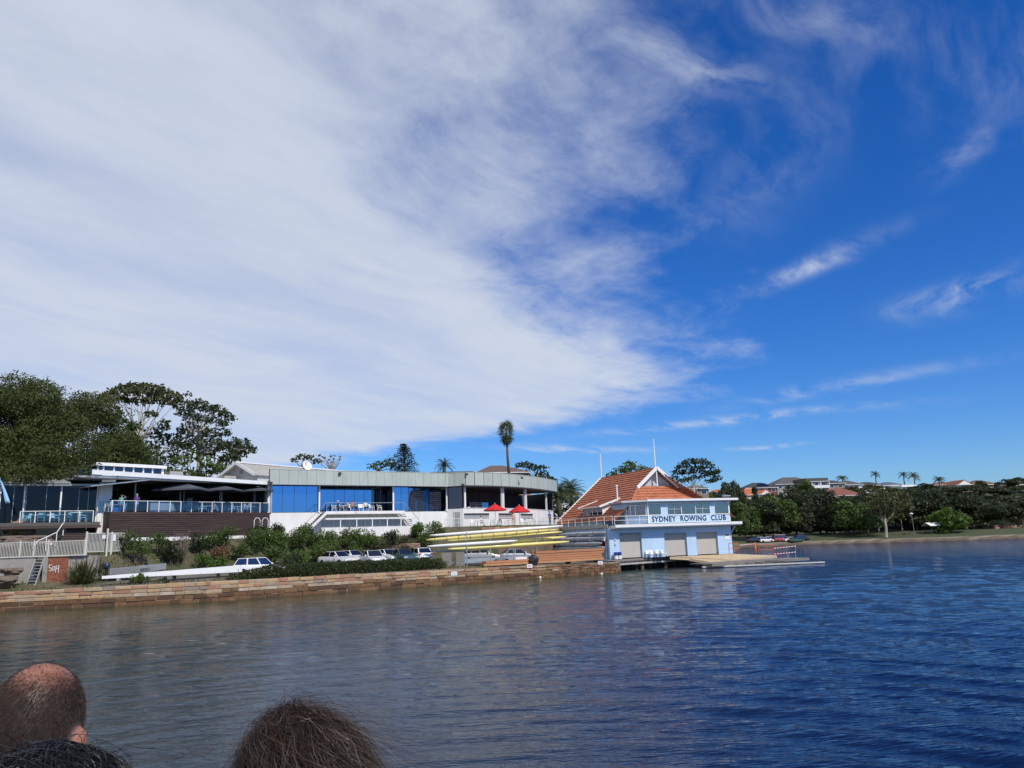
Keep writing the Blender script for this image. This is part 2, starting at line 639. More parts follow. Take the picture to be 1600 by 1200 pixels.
def ground_mat():
    m = bpy.data.materials.new('ground_cover')
    m.use_nodes = True
    N = NT(m.node_tree)
    b = m.node_tree.nodes['Principled BSDF']
    b.inputs['Roughness'].default_value = 0.9
    a = N.n('ShaderNodeAttribute'); a.attribute_name = 'ground'
    g = N.n('ShaderNodeNewGeometry')
    f = N.noise(g.outputs['Position'], 0.9, 8, 0.65)
    f2 = N.noise(g.outputs['Position'], 7.0, 4, 0.6)
    k = N.m('MULTIPLY', N.step(f, 0.25, 0.75, False, 0.65, 1.35), N.step(f2, 0.25, 0.75, False, 0.75, 1.25))
    vm = N.n('ShaderNodeVectorMath', operation='SCALE')
    N.link(a.outputs['Color'], vm.inputs[0]); N.link(k, vm.inputs['Scale'])
    N.link(vm.outputs[0], b.inputs['Base Color'])
    bn = N.n('ShaderNodeBump'); bn.inputs['Strength'].default_value = 0.6; bn.inputs['Distance'].default_value = 0.06
    N.link(f2, bn.inputs['Height']); N.link(bn.outputs[0], b.inputs['Normal'])
    return m


def make_ground():
    xs = np.concatenate([[-3000, -1500, -800, -500, -350, -250, -180, -130, -100], np.arange(-84, 42, 0.6), np.arange(42, 280, 4.0),
                         [300, 340, 400, 480, 600, 800, 1200, 2000, 3500]])
    ys = np.concatenate([[-200, 0, 30], np.arange(50, 126, 0.6), np.arange(126, 190, 2.5), np.arange(190, 260, 1.2), np.arange(262, 420, 4), [440, 480, 540, 620, 760, 1000, 1500, 2500, 4000]])
    X, Y = np.meshgrid(xs, ys)
    Z, t, f, far, left = height(X, Y)
    V = np.stack([X, Y, Z], -1).reshape(-1, 3)
    nr, nt = X.shape
    idx = np.arange(nr * nt).reshape(nr, nt)
    Fq = np.stack([idx[:-1, :-1], idx[:-1, 1:], idx[1:, 1:], idx[1:, :-1]], -1).reshape(-1, 4)
    o = np_mesh('ground', V, Fq, ground_mat(), smooth=True, kind='structure')
    C = np.zeros((nr, nt, 4), np.float32); C[..., 3] = 1
    def lay(rgb, w):
        for i in range(3):
            C[..., i] = C[..., i] * (1 - w) + rgb[i] * w
    n = vnoise(X * 0.7, Y * 0.7, 9)
    lay((0.055, 0.070, 0.025), np.ones_like(X))
    yard = (1 - far) * sstep(-f, 8.0, 10.0) * (1 - left)
    lay((0.13, 0.12, 0.10), yard)                                                   # worn yard
    lay((0.10, 0.085, 0.05), (1 - far) * sstep(-f, 1.5, 4) * sstep(9.5 + f, 0, 2) * sstep(n, -0.3, 0.5))
    lay((0.17, 0.13, 0.075), (1 - far) * sstep(t, 0, 0.6) * sstep(5.5 - t, 0, 2.0) * sstep(n, -0.5, 0.4) * 0.8)
    lay((0.055, 0.068, 0.024), far * sstep(t, 3, 6) * sstep(36 - t, 0, 8))           # mown park grass
    lay((0.25, 0.205, 0.15), far * sstep(4.2 + 1.5 * n - t, 0, 1.2))                   # sand
    lay((0.10, 0.075, 0.05), far * sstep(1.9 + 0.5 * n - t, 0, 0.6))                          # wet weed at the water's edge
    ca = o.data.color_attributes.new('ground', 'FLOAT_COLOR', 'POINT')
    ca.data.foreach_set('color', C.reshape(-1))
    tag(o, 'earth bank, yard and grassed hillside behind the shore', 'ground')


make_ground()

# ------------------------------------------------------------------ sandstone sea wall
STONE_COL = {'pale': (0.45, 0.35, 0.235), 'buff': (0.52, 0.36, 0.20), 'pink': (0.42, 0.23, 0.15), 'grey': (0.33, 0.28, 0.225), 'rust': (0.30, 0.13, 0.07), 'white': (0.53, 0.45, 0.34)}
STONE_COL = {k: (c[0] * 0.86, c[1] * 0.82, c[2] * 0.80) for k, c in STONE_COL.items()}
STONE = {k: mat('sandstone_' + k, c, 0.9, var=0.22, scale=1.7, bump=0.5, bscale=9, stain=((c[0] * .5, c[1] * .45, c[2] * .42), 0.55, 0.75, 2.3)) for k, c in STONE_COL.items()}
TIDE = [mat('tide_stained_stone_%s' % n, c, 0.85, var=0.25, scale=2.0, bump=0.5, bscale=9, stain=((0.05, 0.03, 0.018), 0.5, 0.7, 2.0))
        for n, c in (('brown', (0.155, 0.078, 0.036)), ('dark', (0.10, 0.052, 0.028)), ('ochre', (0.20, 0.11, 0.05)))]
MORTAR = mat('lime_mortar', (0.42, 0.36, 0.27), 0.95, var=0.2, scale=3, bump=0.4)
MORTAR_WET = mat('stained_mortar', (0.30, 0.21, 0.13), 0.95, var=0.25, scale=3, bump=0.4)


def wall_top(s):
    return float(np.interp(s, [0, 35, 50, 73, 95.5], [1.4, 1.41, 1.57, 1.36, 1.12]))


def make_seawall():
    line = [(-75, 57.0), (-40.0, 61.2), (-25.4, 64.2), (-6.9, 77.5), (11.6, 89.9)]
    root = empty('sea_wall', (-6.9, 77.5, 0), 'long sandstone block sea wall with brown tidal courses along the waterfront', 'sea wall')
    rnd = random.Random(11)
    s_acc = 0.0
    protos = {}
    count = 0
    restm = MB()
    core = MB(); wet = MB()
    for i, (a, b) in enumerate(zip(line[:-1], line[1:])):
        F = Face(a, b)
        z1 = wall_top(s_acc); z2 = wall_top(s_acc + F.L)
        # mortar core, a little behind the stone faces
        def slab(mb, za, zb, ta, tb, d0, d1):
            P = F.p
            mb.hexa([P(0, za, d1), P(F.L, tb[0] if False else za, d1), P(F.L, za, d0), P(0, za, d0), P(0, ta, d1), P(F.L, tb, d1), P(F.L, tb, d0), P(0, ta, d0)])
        slab(core, 0.72, 0, z1 - 0.03, z2 - 0.03, -0.95, 0.0)
        slab(wet, -0.9, 0, 0.73, 0.73, -0.96, 0.012)
        rows = 5
        for r in range(rows):
            s = rnd.uniform(-0.5, 0.0)
            while s < F.L - 0.15:
                sa = s_acc + max(s, 0)
                coarse = sa < 86
                w = (rnd.uniform(0.7, 1.5) if r > 1 else rnd.uniform(0.7, 1.5)) if coarse else (rnd.uniform(0.8, 2.0) if r == 4 else rnd.uniform(0.42, 0.95))
                s0, s1 = (s + 0.018 if s > 0 else -0.04), (s + w - 0.018 if s + w < F.L else F.L + 0.05)
                s += w
                if s1 - s0 < 0.2:
                    continue
                ztop = wall_top(sa)
                lv = [-0.25, 0.27, 0.62, 0.62 + (ztop - 0.62) * 0.33, 0.62 + (ztop - 0.62) * 0.66, ztop]
                zb, zt = lv[r] + 0.014, lv[r + 1] - 0.014 + (rnd.uniform(-0.08, 0.05) if r == 4 else rnd.uniform(-0.03, 0.0))
                if r < 2:
                    m = rnd.choice(TIDE)
                elif sa > 86:
                    m = rnd.choice([STONE['pale'], STONE['pink'], STONE['grey'], STONE['pale']]) if r == 4 else rnd.choice(TIDE + [TIDE[2], STONE['rust']])
                elif r == 2:
                    m = rnd.choice([STONE['white'], STONE['pale'], STONE['buff'], TIDE[2], STONE['pale']])
                else:
                    m = STONE[rnd.choice(['pale', 'buff', 'pink', 'grey', 'buff', 'pink', 'pink', 'pale', 'buff'])]
                d = 0.06 + rnd.uniform(-0.03, 0.07)
                e = 0.035
                P = F.p
                jit = lambda: rnd.uniform(-0.03, 0.03)
                vs = [P(s0 + jit(), zb, -0.2), P(s1 + jit(), zb, -0.2), P(s1, zt, -0.2), P(s0, zt, -0.2),
                      P(s0 + jit(), zb + jit() * .5, d - e), P(s1 + jit(), zb + jit() * .5, d - e), P(s1 + jit(), zt, d - e), P(s0 + jit(), zt, d - e),
                      P(s0 + e + jit(), zb + e * .6, d), P(s1 - e + jit(), zb + e * .6, d), P(s1 - e, zt - e * .7, d), P(s0 + e, zt - e * .7, d)]
                fs = [(0, 1, 5, 4), (1, 2, 6, 5), (2, 3, 7, 6), (3, 0, 4, 7), (4, 5, 9, 8), (5, 6, 10, 9), (6, 7, 11, 10), (7, 4, 8, 11), (8, 9, 10, 11)]
                mb = MB().add(vs, fs)
                if i == 0 and s1 < F.L - 3.0:
                    restm.add(vs, fs)
                elif count < 298:
                    mb.build('stone', m, root); count += 1
                else:
                    restm.add(vs, fs)
        s_acc += F.L
    # the end of the wall turns inland
    F = Face((11.6, 89.9), (8.6, 95.5))
    for mb, za, zb, d in ((core, 0.72, 1.1, -0.02), (wet, -0.9, 0.73, -0.008)):
        F.box(mb, 0.05, F.L, za, zb, -1.0, d)
    core.build('mortar_core', MORTAR, root)
    wet.build('tidal_mortar', MORTAR_WET, root)
    if restm.f:
        restm.build('end_stones', TIDE[2], root, kind='stuff')
    return root


make_seawall()
# ------------------------------------------------------------------ shared building materials
WHITE = mat('white_render', (0.78, 0.77, 0.74), 0.75, var=0.08, scale=1.1, bump=0.1, stretch=(1, 1, 0.18), stain=((0.50, 0.47, 0.41), 0.52, 0.78, 1.6))
WHITE_PAINT = mat('white_paint', (0.80, 0.80, 0.78), 0.45, var=0.05, scale=1.5)
PANEL_G = mat('grey_green_cladding', (0.43, 0.48, 0.43), 0.5, var=0.1, scale=1.2, stretch=(1, 1, 0.2), stain=((0.33, 0.37, 0.33), 0.52, 0.8, 1.8))
PANEL_G2 = mat('grey_green_cladding_faded', (0.46, 0.50, 0.44), 0.5, var=0.1, scale=1.3, stretch=(1, 1, 0.2), stain=((0.36, 0.39, 0.34), 0.52, 0.8, 1.8))
DARK = mat('dark_steel', (0.035, 0.037, 0.042), 0.5, var=0.1)
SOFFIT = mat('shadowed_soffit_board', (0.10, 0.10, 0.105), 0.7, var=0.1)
GREY_STEEL = mat('grey_steel', (0.42, 0.43, 0.43), 0.4, metal=0.3, var=0.1)
GALV = mat('galvanised_steel', (0.50, 0.51, 0.52), 0.35, metal=0.7, var=0.12)
BROWN = mat('dark_stained_timber', (0.062, 0.036, 0.026), 0.6, var=0.5, scale=1.2, stretch=(0.35, 0.35, 5), bump=0.3)
STEP_WOOD = mat('weathered_step_timber', (0.10, 0.065, 0.048), 0.7, var=0.3, scale=2.5, bump=0.3)
CONC = mat('weathered_concrete', (0.33, 0.31, 0.28), 0.9, var=0.2, scale=1.2, bump=0.3, stain=((0.17, 0.16, 0.14), 0.52, 0.75, 1.1))
TIN = mat('corrugated_roof_sheet', (0.44, 0.42, 0.37), 0.5, metal=0.15, var=0.1, scale=0.7, stain=((0.34, 0.32, 0.28), 0.55, 0.8, 0.6))
TIN_L = mat('pale_roof_sheet', (0.50, 0.51, 0.50), 0.35, metal=0.5, var=0.15, scale=1.2, stain=((0.22, 0.22, 0.21), 0.5, 0.7, 1.3))
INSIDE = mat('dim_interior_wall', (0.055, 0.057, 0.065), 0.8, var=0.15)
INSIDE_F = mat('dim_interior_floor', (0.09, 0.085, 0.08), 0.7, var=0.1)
BOARD = mat('painted_weatherboard', (0.56, 0.57, 0.56), 0.6, var=0.06)


def mirror_glass(name, rgb, rough=0.03, spec=None):
    m = bpy.data.materials.new(name)
    m.use_nodes = True
    b = m.node_tree.nodes['Principled BSDF']
    b.inputs['Base Color'].default_value = (*rgb, 1)
    b.inputs['Metallic'].default_value = 0.92
    b.inputs['Roughness'].default_value = rough
    return m


def window_glass(name, tint=(0.5, 0.6, 0.65), alpha=0.35):
    """thin glass: reflects by angle, lets tinted light through"""
    m = bpy.data.materials.new(name)
    m.use_nodes = True
    t = m.node_tree
    t.nodes.remove(t.nodes['Principled BSDF'])
    N = NT(t)
    tr = N.n('ShaderNodeBsdfTransparent'); tr.inputs[0].default_value = (*tint, 1)
    gl = N.n('ShaderNodeBsdfGlossy'); gl.inputs['Roughness'].default_value = 0.02
    gl.inputs['Color'].default_value = (0.74, 0.84, 1, 1)
    fr = N.n('ShaderNodeFresnel'); fr.inputs[0].default_value = 1.52
    mx = N.n('ShaderNodeMixShader')
    N.link(N.m('ADD', N.m('MULTIPLY', fr.outputs[0], 1.0 + alpha * 1.7), alpha * 0.3, clamp=True), mx.inputs[0])
    N.link(tr.outputs[0], mx.inputs[1]); N.link(gl.outputs[0], mx.inputs[2])
    N.link(mx.outputs[0], t.nodes['Material Output'].inputs['Surface'])
    return m


BLUE_MIRROR = mirror_glass('blue_mirror_glass', (0.10, 0.255, 0.54))
DARK_PANE = mirror_glass('dark_reflective_glass', (0.07, 0.085, 0.12), 0.03)
PANE = window_glass('clear_window_glass', (0.55, 0.62, 0.66), 0.35)
RAIL_GLASS = window_glass('blue_tinted_balustrade_glass', (0.74, 0.85, 0.96), 0.0)
RAIL_GLASS_G = window_glass('green_tinted_balustrade_glass', (0.78, 0.9, 0.92), 0.0)

# ------------------------------------------------------------------ the club's glass-fronted main building
FM = Face((-27.9, 87.8), (-9.0, 101.0))
FLOOR_Z = 8.0
SOF = 11.17
TOP = 12.80
main = empty('club_building', (-27.9, 87.8, 5.0), 'long white club building with mirrored blue glass front and grey-green panelled fascia', 'building')


def s_of(F, px, py=800, d=0.0):
    return F.s(px, py, d)


def slab(F, name, m, parent, *r, **kw):
    mb = MB()
    F.box(mb, *r)
    return mb.build(name, m, parent, **kw)


sA, sB, sC, sD = 0.15, s_of(FM, 498), s_of(FM, 614), FM.L - 0.1
# lower white wall, floor, roof slab
slab(FM, 'lower_wall', WHITE, main, 0, FM.L, 3.6, FLOOR_Z - 0.02, -0.35, 0.0)
slab(FM, 'floor_slab', INSIDE_F, main, 0, FM.L, FLOOR_Z - 0.25, FLOOR_Z - 0.024, -11.0, -0.355)
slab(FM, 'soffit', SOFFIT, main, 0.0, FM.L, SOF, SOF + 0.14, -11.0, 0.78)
slab(FM, 'roof_deck', TIN, main, 0.0, FM.L, SOF + 0.142, SOF + 0.5, -11.0, 0.70)
slab(FM, 'end_wall', WHITE, main, -0.25, -0.003, 3.6, SOF, -11.0, 0.0)
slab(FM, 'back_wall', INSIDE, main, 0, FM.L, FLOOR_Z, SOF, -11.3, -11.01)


def panel_fascia(F, parent, n, s0, s1, z0, z1, d, cols):
    w = (s1 - s0) / n
    for i in range(n):
        mb = MB()
        F.box(mb, s0 + i * w + 0.012, s0 + (i + 1) * w - 0.012, z0, z1, d, d + 0.06)
        mb.build('fascia_panel', cols[(i * 7 + i * i) % len(cols)], parent)
    slab(F, 'fascia_backing', DARK, parent, s0, s1, z0 + 0.01, z1 - 0.01, d - 0.25, d - 0.002)
    slab(F, 'fascia_capping', PANEL_G2, parent, s0 - 0.02, s1 + 0.02, z1 + 0.003, z1 + 0.07, d - 0.3, d + 0.09)
    slab(F, 'fascia_drip_edge', GREY_STEEL, parent, s0, s1, z0 - 0.07, z0 - 0.003, d - 0.05, d + 0.085)


PG = [PANEL_G, PANEL_G2, PANEL_G]
panel_fascia(FM, main, 22, -0.35, FM.L + 0.45, SOF, TOP, 0.8, PG)


def glass_run(F, parent, edges, z0, z1, d, gm, fm=DARK):
    for a, b in zip(edges[:-1], edges[1:]):
        pane = slab(F, 'glass_pane', gm, parent, a + 0.02, b - 0.02, z0 + 0.04, z1 - 0.04, d - 0.02, d)
    mb = MB()
    for e in edges:
        F.box(mb, e - 0.02, e + 0.02, z0, z1, d - 0.06, d + 0.006)
    F.box(mb, edges[0], edges[-1], z0, z0 + 0.04, d - 0.065, d + 0.004)
    F.box(mb, edges[0], edges[-1], z1 - 0.04, z1, d - 0.065, d + 0.004)
    mb.build('window_frame', fm, parent)


S = lambda px: s_of(FM, px)
glass_run(FM, main, [S(422), S(441), S(459.5), S(478.5), S(496.5)], FLOOR_Z, SOF - 0.1, -0.06, BLUE_MIRROR)
R = -2.6
S2 = lambda px: s_of(FM, px, 785, R)
glass_run(FM, main, [sB + 0.1, S2(523), S2(538), S2(553.5), S2(569), S2(580.5)], FLOOR_Z, SOF - 0.1, R, BLUE_MIRROR)
glass_run(FM, main, [S2(581), S2(594.5)], FLOOR_Z, SOF - 0.1, R, DARK_PANE, GREY_STEEL)
slab(FM, 'doorway', INSIDE, main, S2(595.5), sC - 0.1, FLOOR_Z, SOF - 0.1, R - 0.3, R - 0.1)
for px in (598, 606):
    slab(FM, 'door', DARK_PANE, main, S2(px), S2(px) + 0.85, FLOOR_Z + 0.02, FLOOR_Z + 2.3, R - 0.09, R - 0.03)
glass_run(FM, main, [S(615.5), S(627), S(638.5)], FLOOR_Z, SOF - 0.1, -0.06, BLUE_MIRROR)
# the end panes turn away, towards the boathouse
q0 = FM.p(S(638.5), 0, -0.06)
FM2 = Face((q0.x, q0.y), tuple((q0 + Matrix.Rotation(RAD(17), 3, 'Z') @ FM.t * 5)[:2]))
glass_run(FM2, main, [0.03, FM2.s(651, 780), FM2.s(665, 780), FM2.s(677, 780), FM2.s(689, 780)], FLOOR_Z, SOF - 0.1, 0.0, BLUE_MIRROR)
for s in (sA - 0.05, sB, sC, sD):
    slab(FM, 'column', WHITE_PAINT if s > 0.2 else GREY_STEEL, main, s - 0.09, s + 0.09, FLOOR_Z - 0.01, SOF - 0.002, 0.003, 0.16)
for s, side in ((sB, 1), (sC, -1)):
    slab(FM, 'recess_wall', DARK_PANE, main, min(s, s - 0.08 * side), max(s, s - 0.08 * side), FLOOR_Z, SOF - 0.01, R, -0.002)

# terrace bridge with a stair at each end
sT0, sT1 = S(501), S(621)
slab(FM, 'terrace_slab', WHITE, main, sT0, sT1, FLOOR_Z - 0.32, FLOOR_Z + 0.02, 0.003, 1.9)
slab(FM, 'terrace_floor', INSIDE_F, main, sB + 0.1, sC - 0.1, FLOOR_Z - 0.02, FLOOR_Z + 0.012, R, 0.0)


def stair(F, parent, s_top, s_bot, z_top, z_bot, d0, d1, n, m, mside):
    for i in range(n):
        a = s_top + (s_bot - s_top) * i / n
        b = s_top + (s_bot - s_top) * (i + 1) / n
        z = z_top - (z_top - z_bot) * (i + 1) / n
        slab(F, 'step', m, parent, min(a, b), max(a, b), z - 0.06, z, d0 + 0.06, d1 - 0.06)
    for dd in (d0, d1 - 0.06):
        mb = MB()
        P = F.p
        q = [P(s_top, z_top - 0.35, dd), P(s_top, z_top + 0.04, dd), P(s_bot, z_bot + 0.16, dd), P(s_bot, z_bot - 0.24, dd)]
        mb.prism(q, F.n * 0.06)
        mb.build('stringer', mside, parent)


stair(FM, main, sT0, S(470), FLOOR_Z, 5.7, 0.3, 1.9, 11, BROWN, WHITE)
stair(FM, main, sT1, S(643), FLOOR_Z, 5.9, 0.3, 1.9, 10, BROWN, WHITE)


def railing(F, parent, pts, d, h=1.0, post=1.4, m=GALV, r=0.028, mid=True):
    """pts: (s, z) of the walking line"""
    for (s0, z0), (s1, z1) in zip(pts[:-1], pts[1:]):
        MB().rod(F.p(s0, z0 + h, d), F.p(s1, z1 + h, d), r).build('top_rail', m, parent)
        if mid:
            MB().rod(F.p(s0, z0 + h * 0.52, d), F.p(s1, z1 + h * 0.52, d), r * 0.75).build('mid_rail', m, parent)
        n = max(1, round(abs(s1 - s0) / post))
        for i in range(n + 1):
            if i == n and (s1, z1) != pts[-1]:
                continue
            k = i / n
            MB().rod(F.p(s0 + (s1 - s0) * k, z0 + (z1 - z0) * k, d), F.p(s0 + (s1 - s0) * k, z0 + (z1 - z0) * k + h, d), r).build('rail_post', m, parent)


railing(FM, main, [(S(470), 5.75), (sT0, FLOOR_Z), (sT1, FLOOR_Z), (S(644), 5.9)], 1.82, 1.0, 3.0, GALV, 0.03, mid=False)
# walkway under the bridge: white frame with grey recessed panels, low white wall
sU0, sU1 = S(498), S(632)
slab(FM, 'walk_beam', WHITE_PAINT, main, sU0, sU1, 7.05, 7.22, 2.1, 2.24)
for px in (521, 546, 570, 593, 614, 632):
    s = S(px)
    slab(FM, 'walk_post', WHITE_PAINT, main, s - 0.05, s + 0.05, 5.3, 7.04, 2.12, 2.22)
for a, b in ((502, 521), (522, 546), (547, 570), (571, 593), (594, 614), (615, 631)):
    slab(FM, 'recessed_panel', GREY_STEEL, main, S(a) + 0.05, S(b) - 0.03, 6.35, 7.0, 0.004, 0.05)
slab(FM, 'low_wall', WHITE, main, S(490), S(645), 4.3, 6.15, 2.3, 2.55)
slab(FM, 'walkway', CONC, main, S(425), S(660), 5.0, 5.3, 0.004, 2.29)

# ------------------------------------------------------------------ curved bar pavilion
cp = [Vector((-6.9, 100.5)), Vector((-1.9, 103.6)), Vector((5.7, 121.0))]
NB = 13


def bez(k):
    a, b, c = Vector((-6.9, 100.5)), Vector((0.6, 104.6)), Vector((5.7, 121.0))
    return a * (1 - k) ** 2 + b * 2 * k * (1 - k) + c * k * k


pav = empty('bar_pavilion', (-6.9, 100.5, 5.8), 'curved bar pavilion with open dark veranda above a white parapet wall', 'building')
bf = [Face(tuple(bez(i / NB)), tuple(bez((i + 1) / NB))) for i in range(NB)]
PARA = 8.25
for i, F in enumerate(bf):
    mb = MB(); F.box(mb, 0.008, F.L - 0.008, SOF + 0.02, TOP + 0.05, 0.75, 0.81)
    mb.build('fascia_panel', PG[i % 3], pav)
    slab(F, 'fascia_backing', DARK, pav, -0.02, F.L + 0.02, SOF + 0.03, TOP + 0.02, 0.5, 0.745)
    slab(F, 'fascia_capping', PANEL_G2, pav, 0, F.L, TOP + 0.053, TOP + 0.11, 0.45, 0.84)
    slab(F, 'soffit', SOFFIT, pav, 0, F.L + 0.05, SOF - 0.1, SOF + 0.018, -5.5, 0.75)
    slab(F, 'parapet', WHITE, pav, 0, F.L, 5.6, PARA, -0.2, 0.0)
    slab(F, 'parapet_capping', WHITE_PAINT, pav, 0, F.L, PARA + 0.002, PARA + 0.07, -0.26, 0.05)
    slab(F, 'floor', INSIDE_F, pav, 0, F.L + 0.05, 7.2, 7.4, -5.5, -0.205)
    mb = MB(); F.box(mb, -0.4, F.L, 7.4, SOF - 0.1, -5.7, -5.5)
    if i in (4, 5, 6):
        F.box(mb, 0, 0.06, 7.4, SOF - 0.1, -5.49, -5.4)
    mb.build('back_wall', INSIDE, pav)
# roof closing the curve
MB().prism([(*bez(i / NB), SOF + 0.3) for i in range(NB + 1)] + [(0, 125, SOF + 0.3), (-12, 112, SOF + 0.3), (-9.5, 101.5, SOF + 0.3)], (0, 0, 0.3)).build('roof_deck', TIN, pav)
for a_, b_ in (((-9.2, 103.5), (-7.5, 109)), ((-7.5, 109), (-1.5, 119)), ((-1.5, 119), (1.5, 126)), ((1.5, 126), (5.6, 121.2))):
    slab(Face(a_, b_), 'back_wall', INSIDE, pav, 0, Face(a_, b_).L, 5.6, SOF - 0.11, -0.2, 0)
for k in (0.02, 0.37, 0.62, 0.90):
    b = bez(k)
    i = min(int(k * NB), NB - 1)
    F = bf[i]
    s = (Vector((b.x, b.y, 0)) - F.o).dot(F.t)
    slab(F, 'column', WHITE_PAINT, pav, s - 0.12, s + 0.12, PARA + 0.07, SOF - 0.102, -0.2, 0.02)
    if k in (0.37, 0.62):
        slab(F, 'column', WHITE_PAINT, pav, s - 0.42, s - 0.22, PARA + 0.07, SOF - 0.102, -0.2, 0.02)
for i in (0, 1, 2, 4, 5, 7, 8):
    F = bf[i]
    slab(F, 'servery_shutter', GREY_STEEL, pav, 0.15 if i in (0, 4, 7) else -0.02, F.L - (0.15 if i in (2, 5, 8) else -0.02), 6.95, 7.45, 0.004, 0.04)
    slab(F, 'shutter_box', DARK, pav, 0.15 if i in (0, 4, 7) else -0.02, F.L - (0.15 if i in (2, 5, 8) else -0.02), 7.46, 7.62, 0.004, 0.12)
for i in (4, 5, 6):
    F = bf[i]
    slab(F, 'glass_pane', BLUE_MIRROR, pav, 0.1, F.L - 0.1, 7.9, 9.4, -5.2, -5.18)
# the recessed link between the two buildings
FL = Face((-9.0, 101.0), (-6.9, 100.5))
slab(FL, 'link_wall', WHITE, pav, -0.3, FL.L, 5.4, 8.25, -0.3, -0.02)
glass_run(FL, pav, [0.1, FL.L - 0.12], 8.26, SOF - 0.1, -0.1, DARK_PANE)
slab(FL, 'door', GREY_STEEL, pav, 1.0, 1.75, 5.75, 7.85, -0.018, 0.03)
slab(FL, 'door_frame', WHITE_PAINT, pav, 0.93, 0.995, 5.75, 7.92, -0.018, 0.05)
panel_fascia(FL, pav, 2, -0.1, FL.L + 0.62, SOF + 0.01, TOP + 0.03, 0.72, [PANEL_G])
# floodlights and a camera on the fascia
for F, px, py, d in ((FM, 530.5, 739.5, 0.87), (FM, 422.5, 754.5, 0.9), (bf[1], 728, 741, 0.85), (bf[0], 722.5, 757.5, 0.85), (bf[9], 814, 746.5, 0.85)):
    s, z = F.hit(px, py, d)
    fl = empty('floodlight', F.p(s, z, d), 'small dark floodlight fixed to the %s' % ({530.5: 'grey-green fascia above the blue mirror glass', 422.5: 'corner where fascia meets the open deck roof', 728: 'top of the curved fascia at its broad end', 722.5: 'foot of the curved fascia near the link glass', 814: 'top of the curved fascia below the brick flats'}[px]), 'floodlight')
    mb = MB(); F.box(mb, s - 0.17, s + 0.17, z - 0.16, z + 0.1, d + 0.08, d + 0.24); mb.build('housing', DARK, fl)
    mb = MB(); F.box(mb, s - 0.05, s + 0.05, z - 0.1, z + 0.3, d - 0.03, d + 0.079); mb.build('bracket', GREY_STEEL, fl)

# ------------------------------------------------------------------ gabled weatherboard hall behind the fascia
gab = empty('gabled_hall', FM.p(-4, 5, -9), 'old weatherboard hall with corrugated tin gable roof behind the panelled fascia', 'building')
g_s = FM.s(387, 723, -7.0) + 0.9
FG = Face(tuple(FM.p(g_s, 0, -2.8))[:2], tuple(FM.p(g_s + 20, 0, -2.8 - 9.0))[:2])
g_r0 = FG.p(-0.6, 0, -4.2)
zr, ze = 14.2, 12.6
P = FG.p
hw = 3.0
for side, nm in ((1, 0), (-1, 1)):
    nb = 60
    mb = MB()
    for i in range(nb):
        a = -0.9 + (24.0) * i / nb; b = -0.9 + 24.0 * (i + 1) / nb
        lift = 0.035 if i % 2 else 0.0
        mb.add([P(a, zr + lift, -4.2), P(b, zr + lift, -4.2), P(b, ze + lift, -4.2 + side * (hw + 0.2)), P(a, ze + lift, -4.2 + side * (hw + 0.2)),
                P(a, zr + lift - 0.1, -4.2), P(b, zr + lift - 0.1, -4.2), P(b, ze + lift - 0.1, -4.2 + side * (hw + 0.2)), P(a, ze + lift - 0.1, -4.2 + side * (hw + 0.2))],
               [(0, 1, 2, 3), (7, 6, 5, 4), (0, 4, 5, 1), (1, 5, 6, 2), (2, 6, 7, 3), (3, 7, 4, 0)])
    mb.build('roof_slope', TIN, gab)
slab(FG, 'ridge_capping', WHITE_PAINT, gab, -0.95, 23.0, zr + 0.03, zr + 0.16, -4.36, -4.04)
# gable end: stepped weatherboards
mb = MB()
nb = 12
for i in range(nb):
    z0 = ze + (zr - ze) * i / nb - 0.02; z1 = ze + (zr - ze) * (i + 1) / nb
    w0 = hw * (1 - i / nb) - 0.1; w1 = hw * (1 - (i + 1) / nb)
    mb.hexa([P(-0.12, z0, -4.2 + w0), P(-0.12, z0, -4.2 - w0), P(0.1, z0, -4.2 - w0), P(0.1, z0, -4.2 + w0),
             P(-0.06, z1, -4.2 + w1), P(-0.06, z1, -4.2 - w1), P(0.1, z1, -4.2 - w1), P(0.1, z1, -4.2 + w1)])
mb.build('weatherboards', BOARD, gab, kind='stuff')
mb = MB(); mb.hexa([P(-0.0, 5, -4.2 + hw - .1), P(-0.0, 5, -4.2 - hw + .1), P(20, 5, -4.2 - hw + .1), P(20, 5, -4.2 + hw - .1), P(-0.0, ze, -4.2 + hw - .1), P(-0.0, ze, -4.2 - hw + .1), P(20, ze, -4.2 - hw + .1), P(20, ze, -4.2 + hw - .1)])
mb.build('wall', BOARD, gab)
for sd in (1, -1):
    MB().bar(P(-0.9, zr + 0.02, -4.2), P(-0.9, ze + 0.02, -4.2 + sd * (hw + 0.25)), 0.1, 0.34).build('barge_board', WHITE_PAINT, gab)
mb = MB()
for i in range(6):
    mb.hexa([P(-0.16, 12.95 + i * 0.12, -3.75), P(-0.16, 12.95 + i * 0.12, -4.35), P(-0.1, 12.95 + i * 0.12, -4.35), P(-0.1, 12.95 + i * 0.12, -3.75),
             P(-0.22, 13.04 + i * 0.12, -3.75), P(-0.22, 13.04 + i * 0.12, -4.35), P(-0.12, 13.04 + i * 0.12, -4.35), P(-0.12, 13.04 + i * 0.12, -3.75)])
mb.build('louvre_vent', GREY_STEEL, gab)
